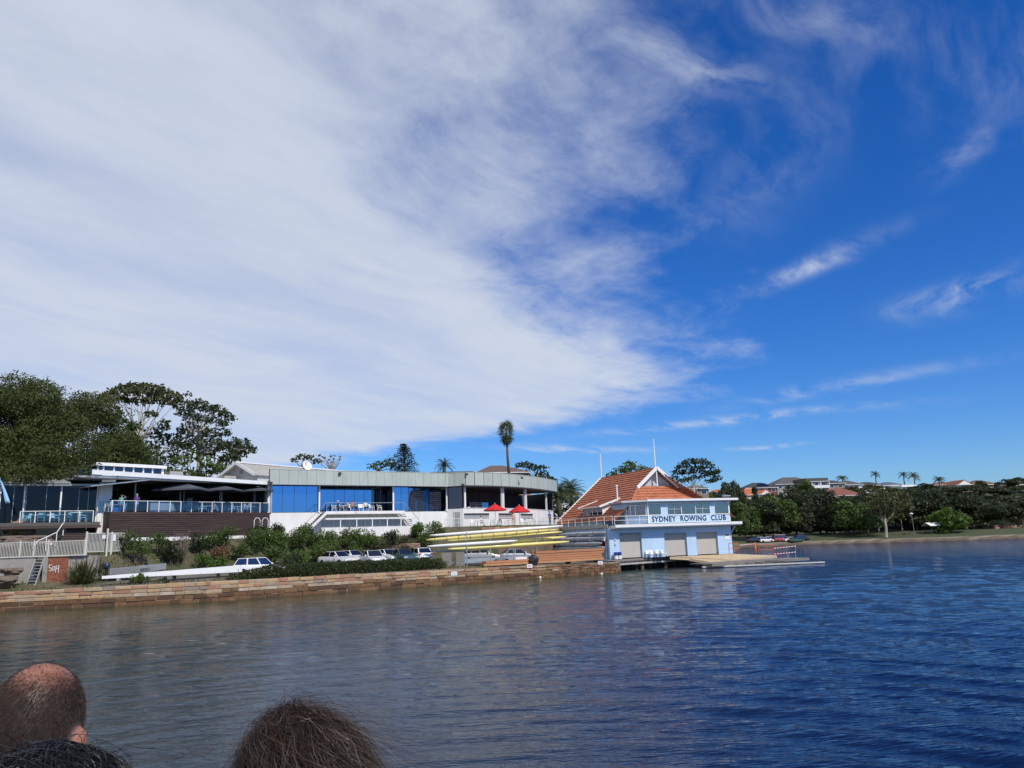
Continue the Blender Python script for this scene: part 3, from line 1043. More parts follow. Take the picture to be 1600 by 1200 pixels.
# satellite dish on the ridge
c = P(FG.s(478, 722, -4.2), zr, -4.2)
dish = empty('satellite_dish', c, 'white round satellite dish standing on the tin roof ridge', 'dish')
mb = MB()
prof = [(a_ * 0.8, b_ * 0.8) for a_, b_ in ((0.02, 0.0), (0.35, 0.06), (0.62, 0.2), (0.82, 0.42), (0.86, 0.43), (0.64, 0.16), (0.36, 0.01), (0.02, -0.05))]
mb.lathe(prof, n=20)
rot = Vector((0.7, -0.65, 0.35)).to_track_quat('Z', 'Y').to_matrix()
mb.v = [tuple(c + Vector((0, 0, 0.3)) + rot @ Vector(q)) for q in mb.v]
mb.build('reflector', WHITE_PAINT, dish, smooth=True)
MB().rod(c, c + Vector((0, 0, 0.8)), 0.05).build('mount', GALV, dish)
MB().rod(c + Vector((0, 0, .75)), c + Vector((0, 0, 0.75)) + rot @ Vector((0, 0, 0.7)), 0.025).build('feed_arm', GALV, dish)

# ------------------------------------------------------------------ the open deck restaurant
FD = Face((-38.9, 74.4), (-27.9, 87.8))
deck = empty('deck_restaurant', (-38.9, 74.4, 4.5), 'open restaurant deck clad in dark brown slats under a white flat roof', 'building')
DZ = 8.0
zb = 5.55
nsl = 12
mb = MB()
hh = (DZ - 0.03 - zb) / nsl
rn = random.Random(5)
for i in range(nsl):
    cuts = [0.0] + sorted(rn.uniform(1, FD.L - 1) for _ in range(4)) + [FD.L]
    for a, b in zip(cuts[:-1], cuts[1:]):
        FD.box(mb, a + 0.004, b - 0.004, zb + i * hh + 0.022, zb + (i + 1) * hh - 0.022, 0.0, 0.05 + rn.uniform(0, 0.025))
mb.build('slat_cladding', BROWN, deck, kind='stuff')
slab(FD, 'deck_wall', DARK, deck, 0, FD.L, zb, DZ - 0.05, -0.4, -0.003)
slab(FD, 'base_wall', WHITE, deck, 2.0, FD.L, 3.6, zb - 0.004, -0.45, 0.02)
slab(FD, 'deck_floor', STEP_WOOD, deck, 0, FD.L, DZ - 0.2, DZ, -9.0, -0.403)
slab(FD, 'deck_floor_edge', STEP_WOOD, deck, 0, FD.L, DZ - 0.047, DZ + 0.003, -0.4, 0.08)
# left flank of the deck: dark boards stepping down with the stair
mb = MB()
mb.prism([FD.p(0, zb - 0.6, 0.0), FD.p(0, DZ, 0.0), FD.p(0, DZ, -2.6), FD.p(0, DZ - 1.0, -5.0), FD.p(0, zb - 0.6, -5)], FD.t * -0.08)
mb.build('flank_cladding', BROWN, deck)
RZ0 = FD.z(150, 738, 0.5)
roofz = 11.22
slab(FD, 'roof', TIN_L, deck, -2.0, FD.L + 0.1, roofz + 0.02, roofz + 0.22, -11.0, -0.02)
Q = FD.p
MB().hexa([Q(-2.0, 11.5, 0.1), Q(FD.L + .15, 11.12, 0.1), Q(FD.L + .15, 11.12, 0), Q(-2.0, 11.5, 0), Q(-2.0, 11.95, 0.1), Q(FD.L + .15, 11.5, 0.1), Q(FD.L + .15, 11.5, 0), Q(-2.0, 11.95, 0)]).build('roof_fascia', WHITE_PAINT, deck)
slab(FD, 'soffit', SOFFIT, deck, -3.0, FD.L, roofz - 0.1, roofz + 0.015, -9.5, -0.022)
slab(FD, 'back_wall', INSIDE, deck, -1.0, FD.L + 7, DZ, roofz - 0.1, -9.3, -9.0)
for s, w, h, m in ((3.9, 0.9, 2.2, BLUE_MIRROR), (5.0, 0.5, 2.2, WHITE_PAINT), (12.2, 0.7, 2.1, WHITE_PAINT), (1.2, 1.8, 2.0, DARK_PANE), (7.5, 2.4, 2.1, DARK_PANE), (14, 2.2, 2.1, DARK_PANE)):
    slab(FD, 'door' if w < 1.5 else 'servery_window', m, deck, s, s + w, DZ + 0.02, DZ + h, -8.99, -8.9)
for s in (0.15, 3.6, 8.4, 13.2, FD.L - 0.12):
    slab(FD, 'roof_post', GREY_STEEL, deck, s - 0.06, s + 0.06, DZ + 0.004, roofz - 0.102, -3.2, -3.08)
for s0, s1 in ((4.2, 6.7),):
    slab(FD, 'counter', GREY_STEEL, deck, s0, s1, DZ + 0.004, DZ + 0.95, -1.6, -0.9)
slab(FD, 'side_wall', INSIDE, deck, FD.L + 0.06, FD.L + 0.24, DZ, roofz - 0.11, -9.0, -0.3)
# slanting awning at the corner
mb = MB(); mb.prism([FD.p(-2.2, 10.3, 0.6), FD.p(3.3, roofz - 0.12, 0.3), FD.p(3.3, roofz - 0.12, -4), FD.p(-2.2, 10.3, -4)], (0, 0, 0.1))
mb.build('awning', TIN_L, deck)


def balustrade(F, parent, s0, s1, z, d, n, gm, h=1.05, first=True):
    for i in range(n + 1):
        s = s0 + (s1 - s0) * i / n
        slab(F, 'balustrade_post', WHITE_PAINT, parent, s - 0.035, s + 0.035, z, z + h, d - 0.035, d + 0.035)
        if i < n:
            w = (s1 - s0) / n
            slab(F, 'balustrade_glass', gm, parent, s + 0.06, s + w - 0.06, z + 0.1, z + h - 0.06, d - 0.006, d + 0.006)
    slab(F, 'handrail', WHITE_PAINT, parent, s0, s1, z + h, z + h + 0.05, d - 0.04, d + 0.04)


balustrade(FD, deck, 0.05, FD.L - 0.1, DZ + 0.006, -0.02, 15, RAIL_GLASS)

# ------------------------------------------------------------------ left glazed pavilion and terrace
FE = Face((-47.5, 71.0), (-40.6, 75.2))
lp = empty('glazed_pavilion', (-47.5, 71, 6), 'low glazed dining pavilion with pale metal roof beneath the big fig tree', 'building')
ez = 10.75
LZ = 7.05
glass_run(FE, lp, [0.1, 1.1, 2.1, 3.7, 4.9, 6.4, 7.2, 8.0], LZ, ez - 0.2, -0.1, mirror_glass('dim_shopfront_glass', (0.02, 0.022, 0.027), 0.05), GREY_STEEL)
for s in (0.05, 1.95, 4.9, 7.95):
    slab(FE, 'mullion_post', WHITE_PAINT, lp, s - 0.07, s + 0.07, LZ, ez - 0.2, -0.09, 0.08)
slab(FE, 'transom', WHITE_PAINT, lp, 3.7, 4.9, LZ + 0.75, LZ + 0.83, -0.09, 0.03)
slab(FE, 'back_wall', INSIDE, lp, -1, 8.2, LZ, ez, -7, -6.8)
slab(FE, 'floor', INSIDE_F, lp, -2.0, 8.2, LZ - 0.3, LZ - 0.004, -7, 2.6)
slab(FE, 'eave', GREY_STEEL, lp, -1.2, 8.0, ez - 0.2, ez - 0.02, -7, 0.6)
mb = MB(); mb.prism([FE.p(-1.2, ez, 0.7), FE.p(5.6, ez, 0.7), FE.p(5.6, ez + 0.85, -2.8), FE.p(-1.2, ez + 0.85, -2.8)], (0, 0, 0.08)); mb.build('metal_roof', TIN_L, lp)
slab(FE, 'flat_roof', TIN_L, lp, 5.65, 8.6, ez + 0.35, ez + 0.75, -5, 0.9)
slab(FE, 'flat_roof_edge', WHITE_PAINT, lp, 8.2, 9.4, ez + 0.15, ez + 0.85, -5, 1.0)
slab(FE, 'corner_wall', WHITE, lp, 8.05, 9.2, 6.0, ez + 0.14, -2.2, 0.25)
slab(FE, 'terrace_face', BROWN, lp, 0.4, 8.3, LZ - 0.55, LZ - 0.305, 2.4, 2.6)
balustrade(FE, lp, 1.8, 7.6, LZ, 2.5, 5, RAIL_GLASS_G, 1.0)
balustrade(FE, lp, 8.0, 9.3, DZ + 0.1, 0.5, 2, RAIL_GLASS_G, 1.0)
# clerestory with white framed lights
FC = Face(tuple(FD.p(-5.2, 0, -5.2))[:2], tuple(FD.p(5.0, 0, -5.2))[:2])
cz0, cz1 = roofz + 0.25, 0
edges = [FC.s(x, 743) for x in (106, 122.5, 137, 150.5)]
glass_run(FC, deck, edges, FC.z(120, 749), FC.z(120, 731), -0.1, DARK_PANE, GREY_STEEL)
e2 = [FC.s(x, 740) for x in (152, 161, 177.5, 193, 208, 223.5, 238, 253)]
zc0 = FC.z(200, 746.5)
for a, b in zip(e2[:-1], e2[1:]):
    slab(FC, 'clerestory_pane', DARK_PANE, deck, a + 0.08, b - 0.08, zc0 + 0.06, zc0 + 1.02, -0.04, 0.0)
    slab(FC, 'clerestory_mullion', WHITE_PAINT, deck, a - 0.08, a + 0.078, zc0, zc0 + 1.1, -0.1, 0.05)
slab(FC, 'clerestory_mullion', WHITE_PAINT, deck, e2[-1] - 0.08, e2[-1] + 0.2, zc0, zc0 + 1.1, -0.1, 0.05)
slab(FC, 'clerestory_sill', WHITE_PAINT, deck, e2[0], e2[-1] + 0.2, zc0 - 0.35, zc0 - 0.003, -0.3, 0.04)
slab(FC, 'clerestory_roof', WHITE_PAINT, deck, e2[0] - 0.3, e2[-1] + 0.35, zc0 + 1.105, zc0 + 1.42, -3.5, 0.35)
slab(FC, 'clerestory_core', INSIDE, deck, e2[0], e2[-1], zc0, zc0 + 1.1, -3.2, -0.12)
# roof plant
for (px0, px1, y0, y1, dd, lab) in ((265, 286, 737, 748.5, -6.5, 'beige evaporative cooler box on the white deck roof beside the mast'), (350.5, 369, 744, 753, -6.5, 'pale metal duct box on the deck roof beside the gabled hall')):
    s0, z0 = FD.hit(px0, y1, dd); s1, z1 = FD.hit(px1, y0, dd)
    ac = empty('rooftop_cooler', FD.p((s0 + s1) / 2, roofz + 0.22, dd), lab, 'air conditioner')
    slab(FD, 'casing', mat('beige_cooler_casing', (0.42, 0.37, 0.30), 0.6), ac, s0, s1, roofz + 0.32, z1, dd - 1.2, dd)
    slab(FD, 'louvre', GREY_STEEL, ac, s0 + 0.12, s1 - 0.12, roofz + 0.42, z1 - 0.12, dd + 0.003, dd + 0.03)
    slab(FD, 'curb', GREY_STEEL, ac, s0 - 0.1, s1 + 0.1, roofz + 0.221, roofz + 0.318, dd - 1.3, dd + 0.08)
s, z = FD.hit(258.5, 748, -6)
ma = empty('radio_mast', FD.p(s, roofz + 0.22, -6), 'thin tall radio mast standing on the white deck roof', 'mast')
top = FD.p(s, FD.z(260, 695, -6), -6)
MB().tube([FD.p(s, roofz + 0.22, -6), top], [0.045, 0.03]).build('pole', GALV, ma)
for k in (0.1, 0.5, 0.9):
    MB().rod(top + Vector((-0.5, 0, -k)), top + Vector((0.5, 0.1, -k)), 0.015).build('aerial_element', GALV, ma)

# timber stair up to the terrace
FS = Face(tuple(at(92, 840, 70.0))[:2], tuple(at(139, 838, 71.5))[:2])
st = empty('timber_stair', FS.p(1.5, 4.2, 0), 'wide dark timber stair climbing to the glazed pavilion terrace', 'stair')
for i in range(11):
    z = 5.1 + i * 0.18
    slab(FS, 'step', STEP_WOOD, st, 0.0 + i * 0.12, FS.L + 0.1, z - 0.05, z, -0.32 * i - 0.32, -0.32 * i + 0.02)
    slab(FS, 'riser', BROWN, st, 0.0 + i * 0.12, FS.L + 0.1, z - 0.18, z - 0.052, -0.32 * i - 0.3, -0.32 * i - 0.03)
tops = [FS.p(-1.8, 4.3, 0.6), FS.p(-0.2, 5.1, 0.1), FS.p(1.3, 7.0, -3.5), FS.p(3.0, 7.05, -3.5)]
for a, b in zip(tops[:-1], tops[1:]):
    MB().rod(a + Vector((0, 0, 1)), b + Vector((0, 0, 1)), 0.04).build('handrail', WHITE_PAINT, st)
    for k in (0.0, 0.5):
        q = a.lerp(b, k)
        MB().rod(q + Vector((0, 0, -0.2)), q + Vector((0, 0, 1)), 0.04).build('rail_post', WHITE_PAINT, st)
# ------------------------------------------------------------------ the blue boathouse
b0 = at(954, 871.3, 94.0); b1 = at(1145, 862.8, 100.3)
FB = Face((b0.x, b0.y), (b1.x, b1.y))
BZ = 1.40
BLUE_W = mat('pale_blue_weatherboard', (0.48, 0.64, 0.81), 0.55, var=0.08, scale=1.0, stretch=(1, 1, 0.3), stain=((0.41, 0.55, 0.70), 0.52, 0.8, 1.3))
BLUE_S = mat('shaded_blue_side_boards', (0.36, 0.50, 0.68), 0.6, var=0.08, scale=0.8)  # the front boards' blue, darkened to paint in the side walls' shade
ROLLER = mat('cream_roller_door', (0.47, 0.44, 0.39), 0.5, var=0.07, scale=1.0, stretch=(1, 1, 0.25), stain=((0.36, 0.33, 0.28), 0.52, 0.8, 1.5))
TILE = mat('terracotta_tile', (0.42, 0.145, 0.072), 0.8, var=0.3, scale=1.6, bump=0.3, stain=((0.24, 0.085, 0.05), 0.5, 0.72, 1.2))
TILE_H = mat('sunlit_terracotta_tile', (0.43, 0.145, 0.068), 0.8, var=0.3, scale=1.6, bump=0.3, stain=((0.22, 0.085, 0.05), 0.55, 0.78, 1.1))  # slightly brighter copy of the roof tile, sunlight on the hip painted in
LETTER = mat('navy_letter_paint', (0.012, 0.022, 0.06), 0.5, var=0.05)
bh = empty('boathouse', (b0.x, b0.y, BZ), 'pale blue two-storey boathouse with terracotta tiled gable roof and roller doors', 'boathouse')
LB = FB.L
WT = 5.0
DEPTH = 20.0


def boards(F, name, m, parent, s0, s1, z0, z1, d, step=0.2, holes=()):
    """lapped weatherboards around openings"""
    mb = MB()
    n = int(math.ceil((z1 - z0) / step))
    for i in range(n):
        a, b = z0 + i * step, min(z0 + (i + 1) * step, z1)
        spans = [(s0, s1)]
        for (h0, h1, hz0, hz1) in holes:
            if b > hz0 + 0.02 and a < hz1 - 0.02:
                new = []
                for (u, v) in spans:
                    if h1 <= u or h0 >= v:
                        new.append((u, v))
                    else:
                        if h0 > u: new.append((u, h0))
                        if h1 < v: new.append((h1, v))
                spans = new
        for (u, v) in spans:
            P = F.p
            mb.hexa([P(u, a, d + 0.035), P(v, a, d + 0.035), P(v, a, d - 0.03), P(u, a, d - 0.03), P(u, b + 0.004, d + 0.008), P(v, b + 0.004, d + 0.008), P(v, b + 0.004, d - 0.03), P(u, b + 0.004, d - 0.03)])
    return mb.build(name, m, parent, kind='stuff')


zx = lambda X: 860 + X / 5.3333
zy = lambda Y: 680 + Y / 5.3333
doors = []
for X0, X1, Y0, Y1 in ((575, 762, 826, 1012), (947, 1137, 818, 990), (1214, 1395, 810, 980)):
    s0, s1 = FB.s(zx(X0 + 4), zy((Y0 + Y1) / 2)), FB.s(zx(X1), zy((Y0 + Y1) / 2))
    doors.append((s0, s1, BZ + 0.05, FB.z(zx(X0), zy(Y0))))
boards(FB, 'weatherboards', BLUE_W, bh, 0, LB, BZ, WT, 0.0, 0.2, doors)
for (s0, s1, z0, z1) in doors:
    dr = empty('roller_door', FB.p((s0 + s1) / 2, BZ, -0.2)); dr.parent = bh; dr.location = dr.location - wl(bh)
    mb = MB(); n = 24
    for i in range(n):
        a = z0 + (z1 - z0) * i / n; b = z0 + (z1 - z0) * (i + 1) / n
        P = FB.p
        mb.add([P(s0, a, -0.27), P(s1, a, -0.27), P(s1, (a + b) / 2, -0.245), P(s0, (a + b) / 2, -0.245), P(s1, b, -0.27), P(s0, b, -0.27)], [(0, 1, 2, 3), (3, 2, 4, 5)])
    mb.build('shutter', ROLLER, dr)
    mb = MB()
    FB.box(mb, s0 - 0.05, s0, z0, z1 + 0.05, -0.3, 0.05); FB.box(mb, s1, s1 + 0.05, z0, z1 + 0.05, -0.3, 0.05); FB.box(mb, s0, s1, z1, z1 + 0.05, -0.3, 0.05)
    mb.build('reveal', BLUE_W, dr)
slab(FB, 'inner_wall', DARK, bh, 0.2, LB - 0.2, BZ, WT, -0.6, -0.5)
# sides
FBL = Face(tuple(FB.p(0, 0, -DEPTH))[:2], tuple(FB.p(0, 0, 0))[:2])
FBR = Face(tuple(FB.p(LB, 0, 0))[:2], tuple(FB.p(LB, 0, -DEPTH))[:2])
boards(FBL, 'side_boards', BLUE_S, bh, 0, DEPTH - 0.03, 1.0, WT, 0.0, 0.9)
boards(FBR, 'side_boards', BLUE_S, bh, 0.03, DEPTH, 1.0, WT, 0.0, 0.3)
for s in (3.5, 7.0, 10.5, 14.0, 17.5):
    slab(FBL, 'side_batten', BLUE_S, bh, s - 0.05, s + 0.05, 1.0, WT, 0.036, 0.07)
slab(FBL, 'corner_board', BLUE_W, bh, DEPTH - 0.18, DEPTH + 0.04, BZ - 0.2, WT, 0.037, 0.08)
# flat deck over the ground floor with its white band
slab(FB, 'terrace_deck', CONC, bh, 0.0, LB, WT + 0.002, WT + 0.3, -DEPTH, 0.0)
bt = FB.z(1055, 817.4, 1.2); bb = FB.z(1055, 823.8, 1.2)
slab(FB, 'band', WHITE_PAINT, bh, 0.2, LB + 0.85, bb + 0.05, bt - 0.05, 0.05, 1.15)
slab(FB, 'band_gutter', WHITE_PAINT, bh, 0.22, LB + 0.9, bb + 0.17, bt, 1.153, 1.3)
slab(FB, 'band_return', WHITE_PAINT, bh, LB + 0.04, LB + 0.8, bb + 0.05, bt - 0.05, -6.0, 0.047)
MB().bar(FB.p(LB + 0.05, 3.9, -0.1), FB.p(LB + 0.75, bb, -0.1), 0.08, 0.08).build('band_bracket', WHITE_PAINT, bh)
slab(FBL, 'deck_edge', GREY_STEEL, bh, 0, DEPTH - 0.05, 5.1, 5.5, 0.08, 0.2)
# upper storey
UD = 0.0
su0, su1 = FB.s(1012, 800), FB.s(1139.4, 800)
uz0, uz1 = 5.46, FB.z(1080, 783)
wz0, wz1 = FB.z(1075, 802.8), FB.z(1075, 788.0)
wins = [(FB.s(zx(X0), 795), FB.s(zx(X1), 795), FB.z(zx((X0 + X1) / 2), zy(Y1)), FB.z(zx((X0 + X1) / 2), zy(Y0))) for X0, X1, Y0, Y1 in
        ((812, 918, 574, 662), (974, 1326, 568, 658), (1368, 1480, 564, 652))]
boards(FB, 'upper_weatherboards', BLUE_W, bh, su0, su1, uz0, uz1, UD, 0.17, wins)
# The upstairs room behind the windows
ROOM = mat('sky_tinted_room_wall', (0.11, 0.18, 0.27), 0.8, var=0.1)  # blue put into the wall to imitate sky reflected in the panes
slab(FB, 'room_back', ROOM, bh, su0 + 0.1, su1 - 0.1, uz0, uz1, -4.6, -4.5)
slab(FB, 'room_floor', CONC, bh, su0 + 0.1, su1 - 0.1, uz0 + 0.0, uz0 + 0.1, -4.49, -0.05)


def window(F, parent, w, cols, d=0.0, gm=PANE):
    """w: s0,s1,z0,z1; cols: list of (fraction0, fraction1, nx, nz)"""
    s0, s1, z0, z1 = w
    o = empty('window', F.p((s0 + s1) / 2, z0, d)); o.parent = parent; o.location = o.location - wl(parent)
    fr = MB()
    F.box(fr, s0 - 0.07, s1 + 0.07, z1, z1 + 0.08, d - 0.08, d + 0.06)
    F.box(fr, s0 - 0.07, s1 + 0.07, z0 - 0.09, z0, d - 0.08, d + 0.08)
    F.box(fr, s0 - 0.07, s0, z0, z1, d - 0.08, d + 0.06)
    F.box(fr, s1, s1 + 0.07, z0, z1, d - 0.08, d + 0.06)
    for (a, b, nx, nz) in cols:
        u, v = s0 + (s1 - s0) * a, s0 + (s1 - s0) * b
        if b < 0.999:
            F.box(fr, v - 0.04, v + 0.04, z0, z1, d - 0.07, d + 0.05)
        for i in range(nx):
            for j in range(nz):
                p0, p1 = u + (v - u) * i / nx, u + (v - u) * (i + 1) / nx
                q0, q1 = z0 + (z1 - z0) * j / nz, z0 + (z1 - z0) * (j + 1) / nz
                slab(F, 'pane', gm, o, p0 + 0.035, p1 - 0.035, q0 + 0.03, q1 - 0.03, d - 0.03, d - 0.018)
                if i: F.box(fr, p0 - 0.035, p0 + 0.035, z0, z1, d - 0.06, d + 0.03)
                if j: F.box(fr, u, v, q0 - 0.03, q0 + 0.03, d - 0.055, d + 0.025)
    fr.build('frame', WHITE_PAINT, o)
    return o


window(FB, bh, wins[0], [(0, 1, 1, 1)])
window(FB, bh, wins[1], [(0, 0.325, 2, 2), (0.325, 0.66, 1, 1), (0.66, 1, 2, 2)])
window(FB, bh, wins[2], [(0, 1, 1, 1)])
slab(FB, 'curtain', mat('teal_blind', (0.16, 0.30, 0.34), 0.8), bh, wins[2][0], wins[2][1], wins[2][2], wins[2][3], -0.5, -0.45)
slab(FB, 'curtain', mat('pale_blind', (0.5, 0.55, 0.6), 0.8), bh, wins[1][0], wins[1][0] + 1.2, wins[1][2] + 0.6, wins[1][3], -0.4, -0.35)
UB = 5.4
ck = 0.5
while px_of(FB.p(su0 - ck * 0.9, 7, -ck))[0] > 976.5:
    ck += 0.02
cs = ck * 0.9
FUL = Face(tuple(FB.p(su0 - cs, 0, -ck))[:2], tuple(FB.p(su0, 0, 0))[:2])
UL = FUL.L
sx = lambda X: FUL.s(zx(X), zy(620))
wl_ = [(sx(638), sx(664), wz0, wz1), (sx(672), sx(704), wz0, wz1), (sx(712), sx(794), wz0, wz1)]
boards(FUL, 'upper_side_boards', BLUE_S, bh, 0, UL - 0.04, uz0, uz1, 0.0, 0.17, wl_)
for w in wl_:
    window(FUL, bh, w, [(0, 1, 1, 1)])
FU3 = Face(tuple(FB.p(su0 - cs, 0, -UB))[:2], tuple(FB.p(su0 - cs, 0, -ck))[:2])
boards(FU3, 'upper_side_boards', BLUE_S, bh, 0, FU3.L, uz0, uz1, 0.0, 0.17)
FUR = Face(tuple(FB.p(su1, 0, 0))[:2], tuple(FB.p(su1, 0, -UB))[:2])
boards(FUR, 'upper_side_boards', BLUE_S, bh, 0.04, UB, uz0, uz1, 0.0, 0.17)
for s in (su0 + 0.02, su1 - 0.02):
    slab(FB, 'corner_board', WHITE_PAINT, bh, s - 0.07, s + 0.07, uz0, uz1, 0.037, 0.07)
Q = FB.p
MB().prism([Q(su0 - 0.3, uz1 + 0.02, 0.55), Q(su1 + 1.0, uz1 + 0.02, 0.55), Q(su1 + 1.0, uz1 + 0.02, -UB - 0.3), Q(su0 - cs - 0.4, uz1 + 0.02, -UB - 0.3), Q(su0 - cs - 0.4, uz1 + 0.02, -ck + 0.1)], (0, 0, 0.18)).build('flat_roof', GREY_STEEL, bh)
slab(FB, 'roof_gutter', WHITE_PAINT, bh, su0 - 0.3, su1 + 1.05, uz1 + 0.03, uz1 + 0.3, 0.553, 0.68)
slab(FB, 'roof_edge', WHITE_PAINT, bh, su1 + 1.003, su1 + 1.06, uz1 + 0.03, uz1 + 0.26, -UB - 0.3, 0.55)
MB().bar(Q(su0 - 0.32, uz1 + 0.13, 0.62), Q(su0 - cs - 0.45, uz1 + 0.13, -ck + 0.15), 0.07, 0.24).build('roof_edge', WHITE_PAINT, bh)
# painted name
tx = bpy.data.curves.new('name_text', 'FONT')
tx.body = 'SYDNEY  ROWING  CLUB'
tx.size = 1.0; tx.extrude = 0.008; tx.offset = 0.022; tx.align_x = 'LEFT'; tx.space_character = 1.12
to = bpy.data.objects.new('name_text', tx)
COL.objects.link(to)
bpy.context.view_layer.update()
tm = bpy.data.meshes.new_from_object(to.evaluated_get(bpy.context.evaluated_depsgraph_get()))
bpy.data.objects.remove(to)
co_ = np.empty(len(tm.vertices) * 3, np.float32); tm.vertices.foreach_get('co', co_); co_ = co_.reshape(-1, 3)
lo, hi = co_.min(0), co_.max(0)
l0, lz = FB.hit(zx(846), zy(720), 0.05); l1, lz1 = FB.hit(zx(1462), zy(672), 0.05)
lh = FB.z(zx(1150), zy(670)) - FB.z(zx(1150), zy(716))
tm.materials.append(LETTER)
for v in tm.vertices:
    a = (v.co.x - lo[0]) / (hi[0] - lo[0]); b = (v.co.y - lo[1]) / (hi[1] - lo[1])
    q = FB.p(l0 + (l1 - l0) * a, FB.z(zx(1150), zy(716)) + lh * b, 0.052 + v.co.z)
    v.co = q - wl(bh)
lt = bpy.data.objects.new('lettering', tm); COL.objects.link(lt); lt.parent = bh
tag(lt, 'navy painted letters reading SYDNEY ROWING CLUB')

# the tiled roof: ridge running inland, hipped front with a gablet
rs, rz_, es, ez_ = 9.9, 12.65, 1.9, 5.95
d0_, d1_ = -4.8, -20.2
gz = 10.35
kk = (rz_ - ez_) / (rs - es)
sl, sr = rs - (rz_ - gz) / kk, rs + (rz_ - gz) / kk


def tile_courses(mb, pa, pb, pc, pd, n, th=0.05):
    """courses from the eave edge pa-pb up to pc-pd, each lapping the one below"""
    pa, pb, pc, pd = map(Vector, (pa, pb, pc, pd))
    nrm_ = (pb - pa).cross(pd - pa)
    if nrm_.length < 1e-6: nrm_ = (pb - pa).cross(pc - pa)
    nrm_.normalize()
    if nrm_.z < 0: nrm_ = -nrm_
    for i in range(n):
        a, b = i / n, (i + 1) / n + 0.004
        L0, R0 = pa.lerp(pd, a), pb.lerp(pc, a)
        L1, R1 = pa.lerp(pd, min(b, 1)), pb.lerp(pc, min(b, 1))
        w = max(1, int((R0 - L0).length / 0.33))
        for j in range(w):
            u, v = j / w, (j + 1) / w
            up = nrm_ * (th + (0.014 if (j + i) % 2 else 0))
            q0, q1 = L0.lerp(R0, u), L0.lerp(R0, v)
            q2, q3 = L1.lerp(R1, v), L1.lerp(R1, u)
            mb.add([q0 + up, q1 + up, q2 + nrm_ * 0.01, q3 + nrm_ * 0.01, q0, q1], [(0, 1, 2, 3), (4, 5, 1, 0)])


P = FB.p
# main slopes; in front they end on the hip line from the gablet foot to the eave corner
hip_run = (gz - ez_) / kk
mb = MB()
tile_courses(mb, P(es, ez_, d1_), P(es, ez_, d0_), P(rs, rz_, d0_), P(rs, rz_, d1_), 20, 0.11)
mb.build('roof_slope', TILE, bh, kind='stuff')
mb = MB()
hb = uz1 - 0.3
hr_, hs = (gz - hb) / kk, es + (hb - ez_) / kk
tile_courses(mb, P(es, ez_, d0_), P(es, ez_, d0_ + hr_), P(hs, hb, d0_ + hr_), P(hs, hb, d0_), 9, 0.085)
tile_courses(mb, P(hs, hb, d0_), P(hs, hb, d0_ + hr_), P(sl, gz, d0_ + 0.01), P(sl, gz, d0_), 6, 0.085)
mb.build('roof_slope', TILE, bh, kind='stuff')
mb = MB()
tile_courses(mb, P(2 * rs - es, ez_, d0_ + hip_run), P(2 * rs - es, ez_, d1_), P(rs, rz_, d1_), P(rs, rz_, d0_), 20, 0.11)
mb.build('roof_slope', TILE, bh, kind='stuff')
mb = MB()
tile_courses(mb, P(hs, hb, d0_ + hr_), P(2 * rs - hs, hb, d0_ + hr_), P(sr, gz, d0_), P(sl, gz, d0_), 7, 0.085)
mb.build('hip_slope', TILE_H, bh, kind='stuff')
mb = MB(); mb.prism([P(es, ez_ - 0.05, d1_), P(rs, rz_ - 0.1, d1_), P(2 * rs - es, ez_ - 0.05, d1_)], FB.n * 0.2); mb.build('back_gable', BLUE_S, bh)
mb = MB(); mb.prism([P(sl, gz, d0_ - 0.5), P(rs, rz_ - 0.1, d0_ - 0.5), P(sr, gz, d0_ - 0.5)], FB.n * -0.2); mb.build('gablet_wall', BOARD, bh)
MB().rod(P(rs, rz_ + 0.05, d0_ + 0.3), P(rs, rz_ + 0.05, d1_), 0.11, 8).build('ridge_tiles', TILE, bh)
for a in (P(sl, gz, d0_ + 0.05),):
    MB().rod(a + Vector((0, 0, 0.05)), P(hs, hb + 0.06, d0_ + hr_), 0.1, 8).build('hip_tiles', TILE_H, bh)
MB().rod(P(sr, gz + 0.05, d0_ + 0.05), P(2 * rs - hs, hb + 0.06, d0_ + hr_), 0.1, 8).build('hip_tiles', TILE_H, bh)
for sd in (-1, 1):
    MB().bar(P(rs, rz_ + 0.1, d0_ + 0.5), P(rs + sd * (rs - sl + 0.35), gz - 0.2, d0_ + 0.5), 0.12, 0.42).build('barge_board', WHITE_PAINT, bh)
    MB().bar(P(rs, rz_ + 0.1, d1_ - 0.1), P(rs + sd * (rs - es + 0.1), ez_ - 0.05, d1_ - 0.1), 0.16, 0.3).build('barge_board', WHITE_PAINT, bh)
    mb = MB(); tile_courses(mb, P(sl if sd < 0 else sr, gz, d0_), P(sl if sd < 0 else sr, gz, d0_ + 0.33), P(rs, rz_, d0_ + 0.33), P(rs, rz_, d0_), 9); mb.build('gablet_eave', TILE, bh, kind='stuff')
MB().bar(P(rs, gz - 0.1, d0_ + 0.3), P(rs, rz_, d0_ + 0.3), 0.14, 0.14).build('king_post', WHITE_PAINT, bh)
